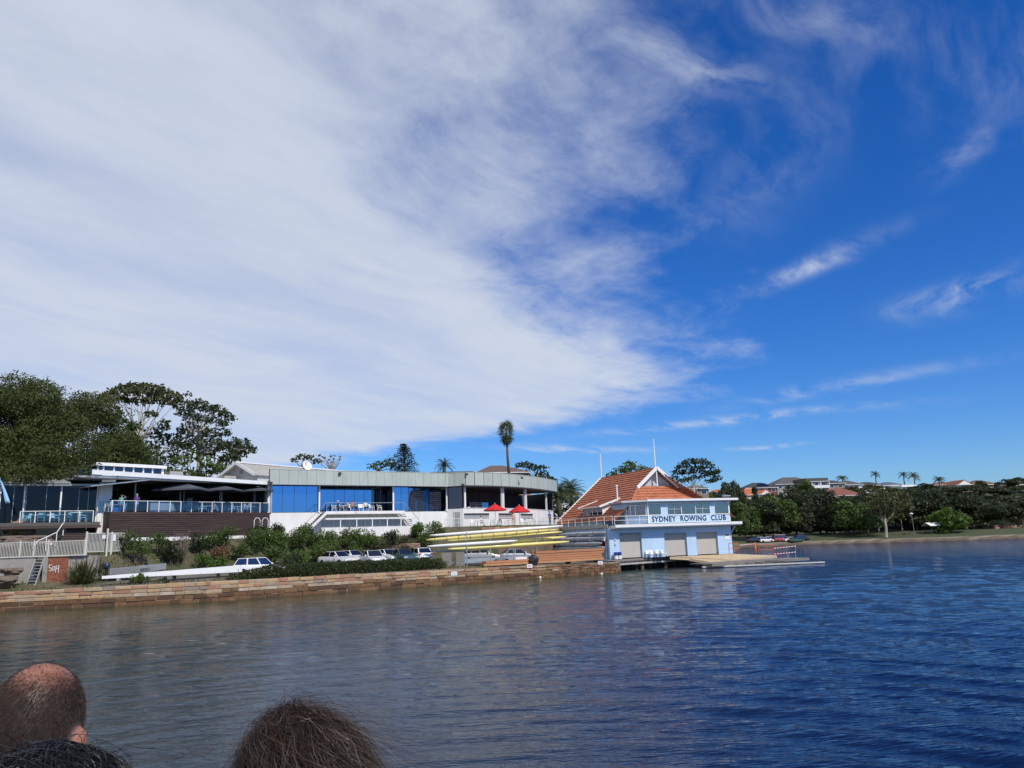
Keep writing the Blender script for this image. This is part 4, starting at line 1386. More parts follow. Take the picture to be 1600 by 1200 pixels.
# upper hall wall below the left eave, its dormer
slab(FB, 'hall_wall', BLUE_S, bh, es + 0.25, 2 * rs - es - 0.3, 5.46, ez_ + 0.05, d1_ + 0.1, -UB - 0.4)
ds = es + 1.0
FDm = Face(tuple(FB.p(ds, 0, -20))[:2], tuple(FB.p(ds, 0, 0))[:2])
u0, u1 = FDm.s(zx(272), zy(640)), FDm.s(zx(432), zy(632))
dz0 = ez_ + (ds - es) * kk - 0.1
dor = empty('dormer', FDm.p((u0 + u1) / 2, dz0, 0)); dor.parent = bh; dor.location = dor.location - wl(bh)
dzt = FDm.z(zx(352), zy(603))
mb = MB(); FDm.box(mb, u0, u1, dz0 - 0.15, dz0 + 0.1, -0.1, 0.0); FDm.box(mb, u0, u1, dzt - 0.1, dzt + 0.05, -0.1, 0.0)
for k in range(5):
    s = u0 + (u1 - u0) * k / 4
    FDm.box(mb, s - 0.06, s + 0.06, dz0 + 0.1, dzt - 0.1, -0.1, 0.0)
mb.build('frame', WHITE_PAINT, dor)
for k in range(4):
    a = u0 + (u1 - u0) * k / 4; b = u0 + (u1 - u0) * (k + 1) / 4
    slab(FDm, 'pane', DARK_PANE, dor, a + 0.06, b - 0.06, dz0 + 0.1, dzt - 0.1, -0.07, -0.05)
rise = 1.0
back = (dzt + rise - (ez_ + (ds - es) * kk)) / kk
mb = MB(); tile_courses(mb, FDm.p(u0 - 0.4, dzt + 0.0, 0.55), FDm.p(u1 + 0.4, dzt + 0.0, 0.55), FDm.p(u1 + 0.4, dzt + rise, -back), FDm.p(u0 - 0.4, dzt + rise, -back), 8)
mb.build('dormer_roof', TILE, dor, kind='stuff')
for s in (u0, u1):
    mb = MB(); mb.prism([FDm.p(s, dz0 - 0.1, 0), FDm.p(s, dzt, 0), FDm.p(s, dzt + rise - 0.1, -back + 0.1)], FDm.t * (0.06 if s == u0 else -0.06)); mb.build('cheek', WHITE_PAINT, dor)
    e = -0.42 if s == u0 else 0.42
    MB().bar(FDm.p(s + e, dzt - 0.02, 0.58), FDm.p(s + e, dzt + rise, -back), 0.08, 0.26).build('fascia', WHITE_PAINT, dor)
MB().bar(FDm.p(u0 - 0.4, dzt - 0.03, 0.58), FDm.p(u1 + 0.4, dzt - 0.03, 0.58), 0.08, 0.14).build('fascia', WHITE_PAINT, dor)
# flue, poles
sF = 5.0
fp = FB.p(sF, ez_ + (sF - es) * kk - 0.2, -6.6)
MB().rod(fp, fp + Vector((0, 0, 2.1)), 0.1, 8).build('flue', WHITE_PAINT, bh)
MB().lathe([(0.16, 0), (0.18, 0.1), (0.05, 0.22)], fp + Vector((0, 0, 2.1)), 8).build('flue_cowl', WHITE_PAINT, bh)
pole_b = P(rs, rz_ - 0.2, d0_ + 0.1)
MB().tube([pole_b, pole_b + Vector((0, 0, 4.2))], [0.1, 0.06], 8).build('flagpole', WHITE_PAINT, bh)
tp = pole_b + Vector((0, 0, 4.25))
an = MB(); an.rod(tp + Vector((-0.8, 0, 0.1)), tp + Vector((0.8, 0.2, 0.0)), 0.018, 4)
for k in (-0.7, -0.45, -0.2, 0.1, 0.4, 0.7):
    an.rod(tp + Vector((k, -0.35, 0.05)), tp + Vector((k, 0.35, 0.05)), 0.01, 4)
an.build('aerial', GREY_STEEL, bh)
pb2 = P(rs, rz_ - 0.2, d1_)
MB().tube([pb2, pb2 + Vector((0, 0, 3.9))], [0.11, 0.06], 8).build('flagpole', WHITE_PAINT, bh)
# railings of the roof terrace
rl = empty('terrace_railing', P(0, 5.45, 0.9), 'white tubular railing round the boathouse roof terrace', 'railing')
railing(FB, rl, [(0.3, bt), (su0 - 0.1, bt)], 1.0, 1.0, 2.0, WHITE_PAINT, 0.03)
railing(FBL, rl, [(-4.0, 5.46), (DEPTH + 0.9, 5.46)], -0.05, 1.0, 2.0, WHITE_PAINT, 0.03)
# wall fittings
MB().rod(FBL.p(DEPTH - 0.7, 1.2, 0.16), FBL.p(DEPTH - 0.7, 5.1, 0.16), 0.05).build('downpipe', WHITE_PAINT, bh)
slab(FBL, 'lamp_box', WHITE_PAINT, bh, DEPTH - 1.2, DEPTH - 0.5, 3.55, 4.0, 0.22, 0.5)
hr = FBL.p(DEPTH - 1.5, 3.15, 0.12)
reel = empty('hose_reel', hr, 'dark red fire hose reel on the boathouse side wall', 'hose reel')
mb = MB(); mb.lathe([(0.12, -0.02), (0.5, -0.02), (0.5, 0.03), (0.32, 0.04), (0.32, 0.24), (0.5, 0.25), (0.5, 0.3), (0.12, 0.3)], n=18)
q = FBL.n.to_track_quat('Z', 'Y').to_matrix(); mb.v = [tuple(hr + q @ Vector(v)) for v in mb.v]
mb.build('drum', mat('dark_red_enamel', (0.22, 0.015, 0.02), 0.4), reel, smooth=True)
MB().rod(hr - FBL.n * 0.11, hr + FBL.n * 0.35, 0.06).build('axle', DARK, reel)
so = FB.hit(zx(1472), zy(842), 0.04)
sg = empty('wall_notice', FB.p(so[0], so[1], 0.04), 'small white notice with dark heading beside the end roller door', 'sign')
slab(FB, 'board', WHITE_PAINT, sg, so[0] - 0.36, so[0] + 0.36, so[1] - 0.42, so[1] + 0.3, 0.04, 0.06)
slab(FB, 'heading', DARK, sg, so[0] - 0.3, so[0] + 0.3, so[1] + 0.05, so[1] + 0.24, 0.0605, 0.066)
for i, (X, Y) in enumerate(((537, 868), (541, 908))):
    so = FB.hit(zx(X), zy(Y), 0.04)
    nb_ = empty('wall_meter', FB.p(so[0], so[1], 0.04), ('small white meter box on blue boards, upper of two by the first roller door', 'small white tap fitting on blue boards, lower of two by the first roller door')[i], 'fitting')
    slab(FB, 'case', WHITE_PAINT, nb_, so[0] - 0.1, so[0] + 0.1, so[1] - 0.14, so[1] + 0.14, 0.04, 0.14)
    slab(FB, 'cover', GREY_STEEL, nb_, so[0] - 0.07, so[0] + 0.07, so[1] - 0.1, so[1] + 0.1, 0.141, 0.15)

# ------------------------------------------------------------------ jetty, ramp and pontoon
TIMBER = mat('grey_jetty_timber', (0.20, 0.185, 0.165), 0.85, var=0.3, scale=2.0, bump=0.4, stretch=(1, 1, 4))
PILE_M = mat('barnacled_pile_timber', (0.13, 0.10, 0.075), 0.9, var=0.4, scale=3.0, bump=0.6)
jt = empty('jetty', (14, 92, 0), 'grey timber jetty on round piles in front of the boathouse', 'jetty')
j0 = atz(962, 877.5, 1.16); j1 = atz(1072, 869.5, 1.22)
FJ = Face((j0.x, j0.y), (j1.x, j1.y))
far0 = FB.p(-0.5, 0, 0.0)
n = int(FJ.L / 0.24)
for i in range(n):
    a = FJ.L * i / n; b = FJ.L * (i + 1) / n - 0.025
    def clipd(s):
        # how far the plank runs back before it meets the boathouse wall
        q = FJ.p(s, 0, 0)
        k = (FB.o - q).dot(FB.n) / (-FJ.n).dot(FB.n)
        return max(0.25, min(abs(k), 7.0) - 0.08)
    ka, kb = clipd(a), clipd(b)
    mb = MB()
    za = 1.17 + 0.05 * i / n
    Q = FJ.p
    mb.hexa([Q(a, za - 0.07, 0), Q(b, za - 0.07, 0), Q(b, za + 0.1, -kb), Q(a, za + 0.1, -ka), Q(a, za, 0), Q(b, za, 0), Q(b, za + 0.17, -kb), Q(a, za + 0.17, -ka)])
    mb.build('plank', TIMBER, jt)
slab(FJ, 'edge_beam', mat('pale_worn_beam', (0.42, 0.40, 0.36), 0.85, var=0.25, scale=2, bump=0.3), jt, -0.2, FJ.L + 0.2, 0.72, 0.92, -0.12, 0.1)
for i in range(26):
    s = 0.2 + (FJ.L - 0.4) * i / 25
    slab(FJ, 'joist', TIMBER, jt, s - 0.05, s + 0.05, 0.925, 1.1, -1.5, 0.08)
for s, d, r in ((5.0, -0.3, 0.22), (9.6, -0.4, 0.24), (4.2, -0.5, 0.08), (7.2, -0.9, 0.08), (11.8, -0.8, 0.08), (2.4, -3.5, 0.2), (6.5, -3.2, 0.2)):
    q = FJ.p(s, 0, d)
    MB().tube([q + Vector((0, 0, -1.3)), q + Vector((0, 0, 0.3)), q + Vector((0.02, 0, 0.9))], [r * 1.1, r, r * 0.95], 10).build('pile', PILE_M, jt, smooth=True)
RAMP = mat('sandy_concrete_ramp', (0.50, 0.39, 0.25), 0.9, var=0.12, scale=1.5, bump=0.2)
ramp = empty('boat_ramp', FB.p(9, 1.2, 1), 'sandy coloured concrete boat ramp below the roller doors', 'ramp')
rp = [atz(1046, 868, 1.36), atz(1062, 870.3, 1.25), atz(1108, 877.5, 0.62), atz(1151, 874.5, 0.62), atz(1214, 868, 0.66), atz(1146, 863.2, 1.34)]
rp[5] = FB.p(LB + 0.0, 1.36, 0.05); rp[0] = FB.p(FB.s(1046, 868), 1.36, 0.05)
top_ = [Vector(q) for q in rp]
mb = MB(); mb.add(top_ + [q - Vector((0, 0, 0.3)) for q in top_], [tuple(range(6)), tuple(range(11, 5, -1))] + [(i, (i + 1) % 6, 6 + (i + 1) % 6, 6 + i) for i in range(6)])
mb.build('slab', RAMP, ramp)
pt = empty('floating_pontoon', atz(1190, 882, 0.2), 'low floating pontoon with pale edge beam at the foot of the boat ramp', 'pontoon')
fa, fb_ = atz(1112, 881, 0.5), atz(1264, 871.5, 0.5)
FP = Face((fa.x, fa.y), (fb_.x, fb_.y))
n = int(FP.L / 0.6)
for i in range(n):
    slab(FP, 'deck_board', TIMBER, pt, FP.L * i / n + 0.015, FP.L * (i + 1) / n - 0.015, 0.42, 0.52, -3.6, 0)
slab(FP, 'fender_beam', TIMBER, pt, 0, FP.L, 0.2, 0.415, -0.15, 0.05)
for k in (0.2, 0.5, 0.8):
    MB().rod(FP.p(FP.L * k, -0.8, -1.5), FP.p(FP.L * k, 0.4, -1.5), 0.18, 8).build('float_pile', PILE_M, pt)
ga, gb = atz(1098, 886.3, 0.12), atz(1289, 878.5, 0.12)
FQ = Face((ga.x, ga.y), (gb.x, gb.y))
slab(FQ, 'edge_beam', mat('white_worn_beam', (0.55, 0.54, 0.50), 0.8, var=0.2, bump=0.3), pt, 0, FQ.L, 0.06, 0.2, -0.35, 0.0)
slab(FQ, 'float', DARK, pt, 0.3, FQ.L - 0.3, -0.15, 0.055, -1.2, -0.1)
for i in range(6):
    s = 0.8 + i * (FQ.L - 5) / 5.5
    MB().bar(FQ.p(s, 0.22, -0.2), FQ.p(s - 1.2, 0.4, -3.0), 0.14, 0.1).build('strut', TIMBER, pt)
# ------------------------------------------------------------------ plants
NPR = np.random.RandomState(77)
BARK = mat('grey_brown_bark', (0.11, 0.085, 0.062), 0.95, var=0.3, scale=1.5, bump=0.5, stretch=(3, 3, 0.6))
BARK_PALE = mat('pale_gum_bark', (0.40, 0.36, 0.30), 0.85, var=0.25, scale=0.8, bump=0.2, stretch=(2, 2, 0.5))
BARK_WHITE = mat('white_gum_bark', (0.32, 0.30, 0.26), 0.8, var=0.2, scale=0.8, stretch=(2, 2, 0.5))
L_FIG = leaf_mat('fig_leaves', (0.034, 0.050, 0.012), (0.090, 0.108, 0.026))
L_GUM = leaf_mat('gum_leaves', (0.050, 0.060, 0.022), (0.105, 0.110, 0.042))
L_DGUM = leaf_mat('dark_gum_leaves', (0.034, 0.047, 0.026), (0.081, 0.098, 0.047))
L_DARK = leaf_mat('dark_evergreen_leaves', (0.022, 0.034, 0.016), (0.055, 0.073, 0.031))
L_MID = leaf_mat('mid_green_leaves', (0.049, 0.081, 0.022), (0.104, 0.150, 0.036))
L_BRIGHT = leaf_mat('bright_green_leaves', (0.050, 0.098, 0.014), (0.105, 0.165, 0.030))
L_OLIVE = leaf_mat('olive_leaves', (0.055, 0.065, 0.030), (0.11, 0.115, 0.05))
L_DRY = leaf_mat('dry_grey_twigs', (0.12, 0.10, 0.075), (0.22, 0.18, 0.13), trans=0.1)
L_RUST = leaf_mat('rusty_dry_leaves', (0.11, 0.06, 0.03), (0.20, 0.12, 0.06), trans=0.15)
L_HEDGE = leaf_mat('hedge_leaves', (0.022, 0.036, 0.012), (0.060, 0.082, 0.024), scale=1.2)
L_PALM = leaf_mat('palm_frond', (0.038, 0.055, 0.020), (0.085, 0.105, 0.035), trans=0.2)
L_PINE = leaf_mat('norfolk_pine_needles', (0.016, 0.030, 0.015), (0.036, 0.052, 0.024), trans=0.1)
L_CAS = leaf_mat('casuarina_needles', (0.031, 0.039, 0.023), (0.068, 0.072, 0.042), trans=0.2)


def unit(n, rs=NPR):
    v = rs.normal(size=(n, 3)); return v / np.linalg.norm(v, axis=1, keepdims=True)


def kites(P_, N_, size, rs=NPR, jit=0.75, asp=0.5):
    n = len(P_)
    nn = N_ + jit * rs.normal(size=(n, 3)); nn /= np.linalg.norm(nn, axis=1, keepdims=True)
    u = np.cross(nn, unit(n, rs)); u /= np.linalg.norm(u, axis=1, keepdims=True) + 1e-9
    v = np.cross(nn, u)
    L = size * rs.uniform(0.6, 1.3, (n, 1))
    V = np.stack([P_ - u * L, P_ + v * L * asp, P_ + u * L, P_ - v * L * asp], 1).reshape(-1, 3)
    return V, np.arange(4 * n).reshape(n, 4)


def blob_points(blobs, per, rs=NPR, low=-0.55, shell=0.62):
    """blobs: rows cx,cy,cz,rx,ry,rz; per: leaves per square metre of blob skin"""
    Ps, Ns = [], []
    for b in blobs:
        c, r = np.array(b[:3]), np.array(b[3:6])
        area = 4 * math.pi * ((r[0] * r[1]) ** 1.6 / 3 + (r[0] * r[2]) ** 1.6 / 3 + (r[1] * r[2]) ** 1.6 / 3) ** (1 / 1.6)
        n = max(12, int(area * per))
        d = unit(n, rs)
        d = d[d[:, 2] > low]
        k = rs.uniform(shell, 1.06, (len(d), 1))
        # uneven skin
        w = 1 + 0.16 * np.sin(d[:, :1] * 7 + c[0]) * np.sin(d[:, 1:2] * 6 + c[1]) + 0.12 * np.sin(d[:, 2:] * 9 + c[2])
        Ps.append(c + d * r * k * w)
        q = d / r; Ns.append(q / np.linalg.norm(q, axis=1, keepdims=True))
    return np.concatenate(Ps), np.concatenate(Ns)


def crown_obj(name, blobs, per, size, m, parent, rs=NPR, asp=0.5, low=-0.55, jit=0.75, shell=0.62):
    P_, N_ = blob_points(blobs, per, rs, low, shell)
    V, F_ = kites(P_, N_, size, rs, jit, asp)
    o = np_mesh(name, V - np.array(wl(parent)), F_, m, parent)
    return o


def dome(c, R3, n, r, rs=NPR, fill=0.25, low=-0.15):
    """blob rows over the upper part of an ellipsoid"""
    out = []
    i = 0
    while len(out) < n:
        d = unit(1, rs)[0]
        if d[2] < low: continue
        k = rs.uniform(0.35, 0.8) if rs.uniform() < fill else rs.uniform(0.8, 0.96)
        q = rs.uniform(r[0], r[1])
        p = np.array(c) + d * np.array(R3) * k
        out.append((*p, q * rs.uniform(.9, 1.25), q * rs.uniform(.9, 1.25), q * rs.uniform(0.6, 0.85)))
    return out


def limbs(mb, base, fork, blobs, r0, rs=NPR, every=1, bend=0.15):
    """trunk from base to fork, limbs on to the clumps"""
    base, fork = Vector(base), Vector(fork)
    mid = base.lerp(fork, 0.5) + Vector((rs.normal() * 0.15, rs.normal() * 0.15, 0)) * (fork - base).length * bend
    mb.tube([base - Vector((0, 0, 0.4)), base + Vector((0, 0, 0.3)), mid, fork], [r0 * 1.5, r0 * 1.1, r0 * 0.85, r0 * 0.7], 9)
    for i, b in enumerate(blobs):
        if i % every: continue
        e = Vector(b[:3])
        d = e - fork
        st_ = base.lerp(fork, rs.uniform(0.65, 1.0))
        m1 = st_.lerp(e, 0.45) + Vector((rs.normal(), rs.normal(), abs(rs.normal()) * 0.6)) * d.length * bend * 0.5
        k = min(1.0, 0.25 + 1.6 / (3 + len(blobs) / max(every, 1)))
        mb.tube([st_, m1, e], [r0 * k * 0.8, r0 * k * 0.5, r0 * k * 0.16], 5, cap=False)


def tree(name, label, base, fork, blobs, r0, m, per=9.0, size=0.3, bark=BARK, every=1, cat='tree', group=None, asp=0.5, low=-0.55, bend=0.15, shell=0.62):
    root = empty(name, base, label, cat, group)
    mb = MB()
    limbs(mb, base, fork, blobs, r0, every=every, bend=bend)
    mb.build('trunk', bark, root, smooth='all')
    crown_obj('crown', blobs, per, size, m, root, asp=asp, low=low, shell=shell)
    return root


def px_blobs(rows, Y, spread=2.5, grow=1.12):
    """clumps placed where the photo shows them: (px, py, half-width px, half-height px)"""
    out = []
    for r in rows:
        px, py, a, b = r[:4]
        y = Y + (r[4] if len(r) > 4 else NPR.uniform(-spread, spread))
        c = at(px, py, y)
        k = y / FPX
        out.append((c.x, c.y, c.z, a * k * grow, max(a * k * 0.8, b * k) * grow, b * k * grow))
    return out


# the great fig over the glazed pavilion
gx = lambda X: X / 4.0
gy = lambda Y: 560 + Y / 4.0
fig_b = dome((-57.5, 84.5, 10.6), (19.0, 12.0, 13.0), 165, (1.7, 3.0), fill=0.2, low=-0.1)
fig_b += px_blobs([(25, 735, 26, 12), (60, 742, 24, 10), (95, 728, 26, 14), (130, 716, 24, 14), (155, 712, 16, 12), (150, 690, 22, 14), (10, 715, 25, 14), (70, 712, 26, 14), (110, 745, 16, 7), (85, 750, 14, 6)], 75.5, 1.2) + px_blobs([(-8, 742, 22, 12), (12, 744, 20, 11), (34, 748, 20, 9), (56, 750, 18, 8), (75, 744, 18, 9), (100, 741, 16, 8), (125, 735, 14, 8), (45, 736, 22, 10), (5, 730, 22, 12)], 70.6, 0.8)
tree('fig_tree', 'huge spreading dark green fig tree overhanging the glazed pavilion roof', (-60, 86, 6), (-60, 85, 11), fig_b, 1.1, L_FIG, per=27, size=0.14, every=3, low=-0.75)
# flat-topped gum behind the deck
g1 = px_blobs([(gx(X), gy(Y), w, h) for X, Y, w, h in ((650, 245, 8, 5), (690, 225, 9, 6), (740, 205, 10, 6), (790, 185, 11, 5.5), (850, 178, 12, 5), (910, 185, 12, 6), (970, 195, 11, 6), (1020, 220, 11, 7), (1070, 245, 12, 7), (1110, 270, 8, 6),
     (700, 262, 10, 5), (760, 255, 10, 5.5), (820, 275, 9, 5), (880, 262, 9, 5), (930, 275, 8, 5), (1000, 262, 10, 5), (1040, 285, 8, 4), (735, 312, 4, 2.5), (940, 352, 8, 4.5), (900, 215, 12, 6), (830, 215, 11, 6), (960, 240, 9, 5))], 106, 4, 1.4)
tree('gum_tree', 'tall flat-topped gum tree with bare pale limbs behind the open deck', tuple(at(216, 760, 106))[:2] + (10.0,), at(219, 668, 106), g1, 0.36, L_GUM, per=11, size=0.30, bark=BARK_PALE, bend=0.2)
# darker open gum beside it
g2 = px_blobs([(gx(X), gy(Y), w, h) for X, Y, w, h in ((1180, 228, 5, 3.5), (1245, 275, 6, 4), (1185, 290, 8, 5), (1230, 310, 10, 6), (1300, 310, 9, 6), (1350, 330, 10, 7), (1160, 340, 10, 7), (1110, 300, 6, 4), (1400, 350, 8, 5), (1440, 375, 7, 5),
     (1200, 370, 9, 7), (1270, 380, 9, 6), (1330, 390, 9, 6), (1390, 410, 8, 5), (1180, 430, 10, 7), (1250, 450, 9, 6), (1310, 470, 9, 7), (1400, 470, 8, 6), (1150, 480, 10, 7), (1340, 530, 11, 8), (1230, 540, 10, 8), (1400, 560, 10, 8),
     (1460, 540, 10, 7), (1520, 545, 10, 7), (1560, 575, 8, 6), (1490, 590, 10, 8), (1120, 540, 10, 8), (1430, 620, 10, 8), (1290, 600, 10, 8))], 104, 4, 1.5)
tree('gum_tree', 'open dark-leaved gum tree with scattered clumps beside the gabled hall', tuple(at(312, 760, 104))[:2] + (10.0,), at(313, 668, 104), g2, 0.38, L_DGUM, per=11, size=0.28, bark=BARK_PALE, bend=0.2)
# the thick understorey between fig and gums
us = [('mid_tree', 'dense olive tree crowding the fig tree behind the clerestory', 168, 700, [(160, 660, 14, 12), (178, 655, 16, 12), (195, 670, 16, 14), (168, 690, 18, 14), (200, 695, 18, 14), (185, 715, 20, 14), (160, 722, 16, 12), (210, 720, 14, 12), (215, 668, 10, 8)], L_FIG, 97),
      ('mid_tree', 'dark rounded tree filling the gap below the flat-topped gum', 245, 700, [(240, 680, 14, 12), (255, 665, 9, 10), (262, 690, 14, 12), (235, 705, 16, 14), (265, 715, 18, 14), (225, 725, 14, 12), (248, 735, 18, 10), (288, 700, 10, 10)], L_DARK, 110),
      ('mid_tree', 'rounded mid-green tree standing behind the radio mast and cooler', 300, 720, [(280, 722, 14, 11), (300, 715, 14, 12), (322, 726, 14, 12), (290, 740, 16, 9), (315, 742, 14, 8), (345, 735, 13, 10), (265, 738, 12, 8)], L_MID, 99),
      ('mid_tree', 'dark bushy tree tucked against the gabled hall', 355, 725, [(352, 722, 11, 10), (368, 715, 9, 9), (345, 735, 12, 9), (365, 735, 10, 8), (378, 708, 8, 6)], L_DARK, 112)]
for nm, lab, px, py, rows, lm, Y in us:
    bl = px_blobs(rows, Y, 2.5)
    tree('understorey_tree', lab, tuple(at(px, 770, Y))[:2] + (9.0,), at(px, py + 15, Y), bl, 0.25, lm, per=9, size=0.3)

# trees on the rise behind the club
tree('low_tree', 'dark rounded tree behind the satellite dish', tuple(at(470, 740, 150))[:2] + (16,), at(472, 725, 150), px_blobs([(460, 720, 6, 5), (472, 715, 8, 6), (485, 717, 8, 6), (495, 722, 8, 5)], 150, 2), 0.3, L_DARK, per=5, size=0.35)
tw = empty('bare_tree', at(518, 735, 150), 'thin grey half-bare tree behind the tin roof', 'tree')
mb = MB(); rs_ = np.random.RandomState(3)
b0_ = at(518, 740, 150)
for i in range(26):
    e = at(518 + rs_.uniform(-24, 18), 726 - rs_.uniform(2, 16), 150 + rs_.uniform(-2, 2))
    mb.tube([b0_, b0_.lerp(e, 0.5) + Vector((rs_.normal() * 0.3, 0, 0.2)), e], [0.09, 0.06, 0.02], 4, cap=False)
mb.build('trunk', BARK_PALE, tw)
crown_obj('crown', px_blobs([(518 + rs_.uniform(-22, 16), 724 - rs_.uniform(0, 13), 2.2, 1.6) for _ in range(16)], 150, 2), 5, 0.22, L_OLIVE, tw)
tree('palm_like_tree', 'pale green bushy tree beside the norfolk pine', tuple(at(590, 740, 150))[:2] + (16,), at(590, 730, 150), px_blobs([(580, 730, 7, 5), (590, 726, 8, 5), (600, 727, 7, 6), (610, 722, 8, 8), (618, 730, 9, 7)], 150, 2), 0.3, L_MID, per=5, size=0.35)


def norfolk(base, top, w, label):
    root = empty('norfolk_pine', base, label, 'tree')
    base, top = Vector(base), Vector(top)
    MB().tube([base, top], [0.35, 0.05], 7).build('trunk', BARK, root)
    H = (top - base).length
    Ps, Ns = [], []
    mbb = MB()
    tiers = 15
    for i in range(tiers):
        k = i / tiers
        c = base.lerp(top, 0.08 + 0.9 * k)
        rad = w * (1 - k) ** 0.75 + 0.25
        n = 8
        for j in range(n):
            a = 2 * math.pi * (j + 0.37 * i) / n + NPR.normal() * 0.08
            L = rad * NPR.uniform(0.8, 1.1)
            tip = c + Vector((math.cos(a) * L, math.sin(a) * L, 0.12 * L + 0.15))
            mbb.tube([c, c.lerp(tip, 0.6) - Vector((0, 0, 0.05 * L)), tip], [0.05, 0.035, 0.015], 4, cap=False)
            m_ = 26
            t = NPR.uniform(0.25, 1.0, m_)[:, None]
            pts_ = np.array(c)[None] * (1 - t) + np.array(tip)[None] * t + NPR.normal(size=(m_, 3)) * np.array([0.14, 0.14, 0.1])
            Ps.append(pts_); Ns.append(np.tile([0, 0, 1.0], (m_, 1)))
    mbb.build('branches', BARK, root)
    V, F_ = kites(np.concatenate(Ps), np.concatenate(Ns), 0.2, jit=0.5, asp=0.35)
    np_mesh('crown', V - np.array(base), F_, L_PINE, root)


norfolk(at(633, 748, 150), at(631, 692, 150), 3.1, 'tiered norfolk island pine rising above the club roof')


def frond_mesh(name, length, droop, leaflets, ll, wid, m):
    """one pinnate frond along +X, arching down"""
    V, F_ = [], []
    pts_ = []
    for i in range(leaflets + 1):
        t = i / leaflets
        ang = 0.75 - droop * t
        if i == 0: p = Vector((0, 0, 0))
        else: p = pts_[-1] + Vector((math.cos(ang), 0, math.sin(ang))) * (length / leaflets)
        pts_.append(p)
    for i in range(1, leaflets + 1):
        t = i / leaflets
        p = pts_[i]; d = (pts_[i] - pts_[i - 1]).normalized()
        L = ll * math.sin(math.pi * min(0.15 + t * 0.8, 1)) ** 0.7
        for sd in (-1, 1):
            tip = p + Vector((d.x * 0.35, sd * 0.85, d.z * 0.35 - 0.35)) * L
            s = len(V)
            V += [p - d * wid, p + d * wid, tip]
            F_.append((s, s + 1, s + 2))
    for a, b, w in zip(pts_[:-1], pts_[1:], np.linspace(0.05, 0.015, leaflets)):
        s = len(V)
        V += [a + Vector((0, w, 0)), a - Vector((0, w, 0)), b - Vector((0, w, 0)), b + Vector((0, w, 0))]
        F_ += [(s, s + 1, s + 2), (s, s + 2, s + 3)]
    me = bpy.data.meshes.new(name)
    me.from_pydata([tuple(v) for v in V], [], F_); me.materials.append(m); me.update()
    return me


def fan_mesh(name, stalk, rad, m):
    V, F_ = [Vector((0, 0.03, 0)), Vector((0, -0.03, 0)), Vector((stalk, -0.02, 0)), Vector((stalk, 0.02, 0))], [(0, 1, 2, 3)]
    c = Vector((stalk, 0, 0))
    for i in range(16):
        a = -2.2 + 4.4 * i / 15
        d = Vector((math.cos(a), math.sin(a), -0.18 * abs(a)))
        n_ = Vector((-d.y, d.x, 0)) * 0.05
        s = len(V)
        V += [c + d * 0.05, c + d * rad * 0.6 + n_, c + d * rad + Vector((0, 0, -0.3 * rad)), c + d * rad * 0.6 - n_]
        F_.append((s, s + 1, s + 2, s + 3))
    me = bpy.data.meshes.new(name)
    me.from_pydata([tuple(v) for v in V], [], F_); me.materials.append(m); me.update()
    return me


FROND_D = frond_mesh('frond', 3.4, 1.9, 22, 0.75, 0.05, L_PALM)
FROND_F = frond_mesh('frond', 2.9, 2.1, 16, 0.8, 0.07, L_PALM)
FAN = fan_mesh('frond', 0.85, 1.05, L_PALM)
FAN_DRY = fan_mesh('dead_frond', 0.7, 0.8, L_DRY)


def palm(base, top, label, mesh, n, r=0.28, scale=1.0, el=(-0.5, 1.2), group=None, name='palm_tree', lean=0.0, sag=0.0):
    root = empty(name, base, label, 'palm tree', group)
    base, top = Vector(base), Vector(top)
    mid = base.lerp(top, 0.5) + Vector((lean, 0, 0))
    MB().tube([base, mid, top], [r * 1.3, r, r * 0.8], 8).build('trunk', BARK, root, smooth='all')
    for i in range(n):
        o = bpy.data.objects.new('frond', mesh)
        COL.objects.link(o); o.parent = root
        o.location = top - base - Vector((0, 0, sag * (1 - (i + 0.5) / n)))
        k = (i + 0.5) / n
        e = el[0] + (el[1] - el[0]) * k
        o.rotation_euler = (NPR.normal() * 0.2, -e, i * 2.39996 + NPR.normal() * 0.1)
        o.scale = (scale * NPR.uniform(0.85, 1.1),) * 3
    return root


p_ = palm(at(797, 760, 150), at(791, 671, 150), 'very tall slender fan palm towering over the brick flats', FAN, 46, 0.26, 1.15, (-1.35, 1.45), lean=-0.1, sag=1.5)
for i in range(7):
    o = bpy.data.objects.new('dead_frond', FAN_DRY); COL.objects.link(o); o.parent = p_
    o.location = at(791, 674 + 3 + i * 0.3, 150) - p_.location; o.rotation_euler = (0, 1.1 + NPR.normal() * 0.15, i * 2.4)
palm(at(694, 752, 150), at(694, 729, 150), 'short bushy date palm just above the panelled fascia', FROND_D, 26, 0.4, 0.75)
palm(at(876, 815, 135), at(872, 778, 135), 'arching date palm beside the curved pavilion, nearer the fascia end', FROND_D, 34, 0.4, 1.35)
palm(at(893, 815, 138), at(893, 772, 138), 'bushy date palm against the tiled boathouse roof edge', FROND_D, 34, 0.4, 1.25)
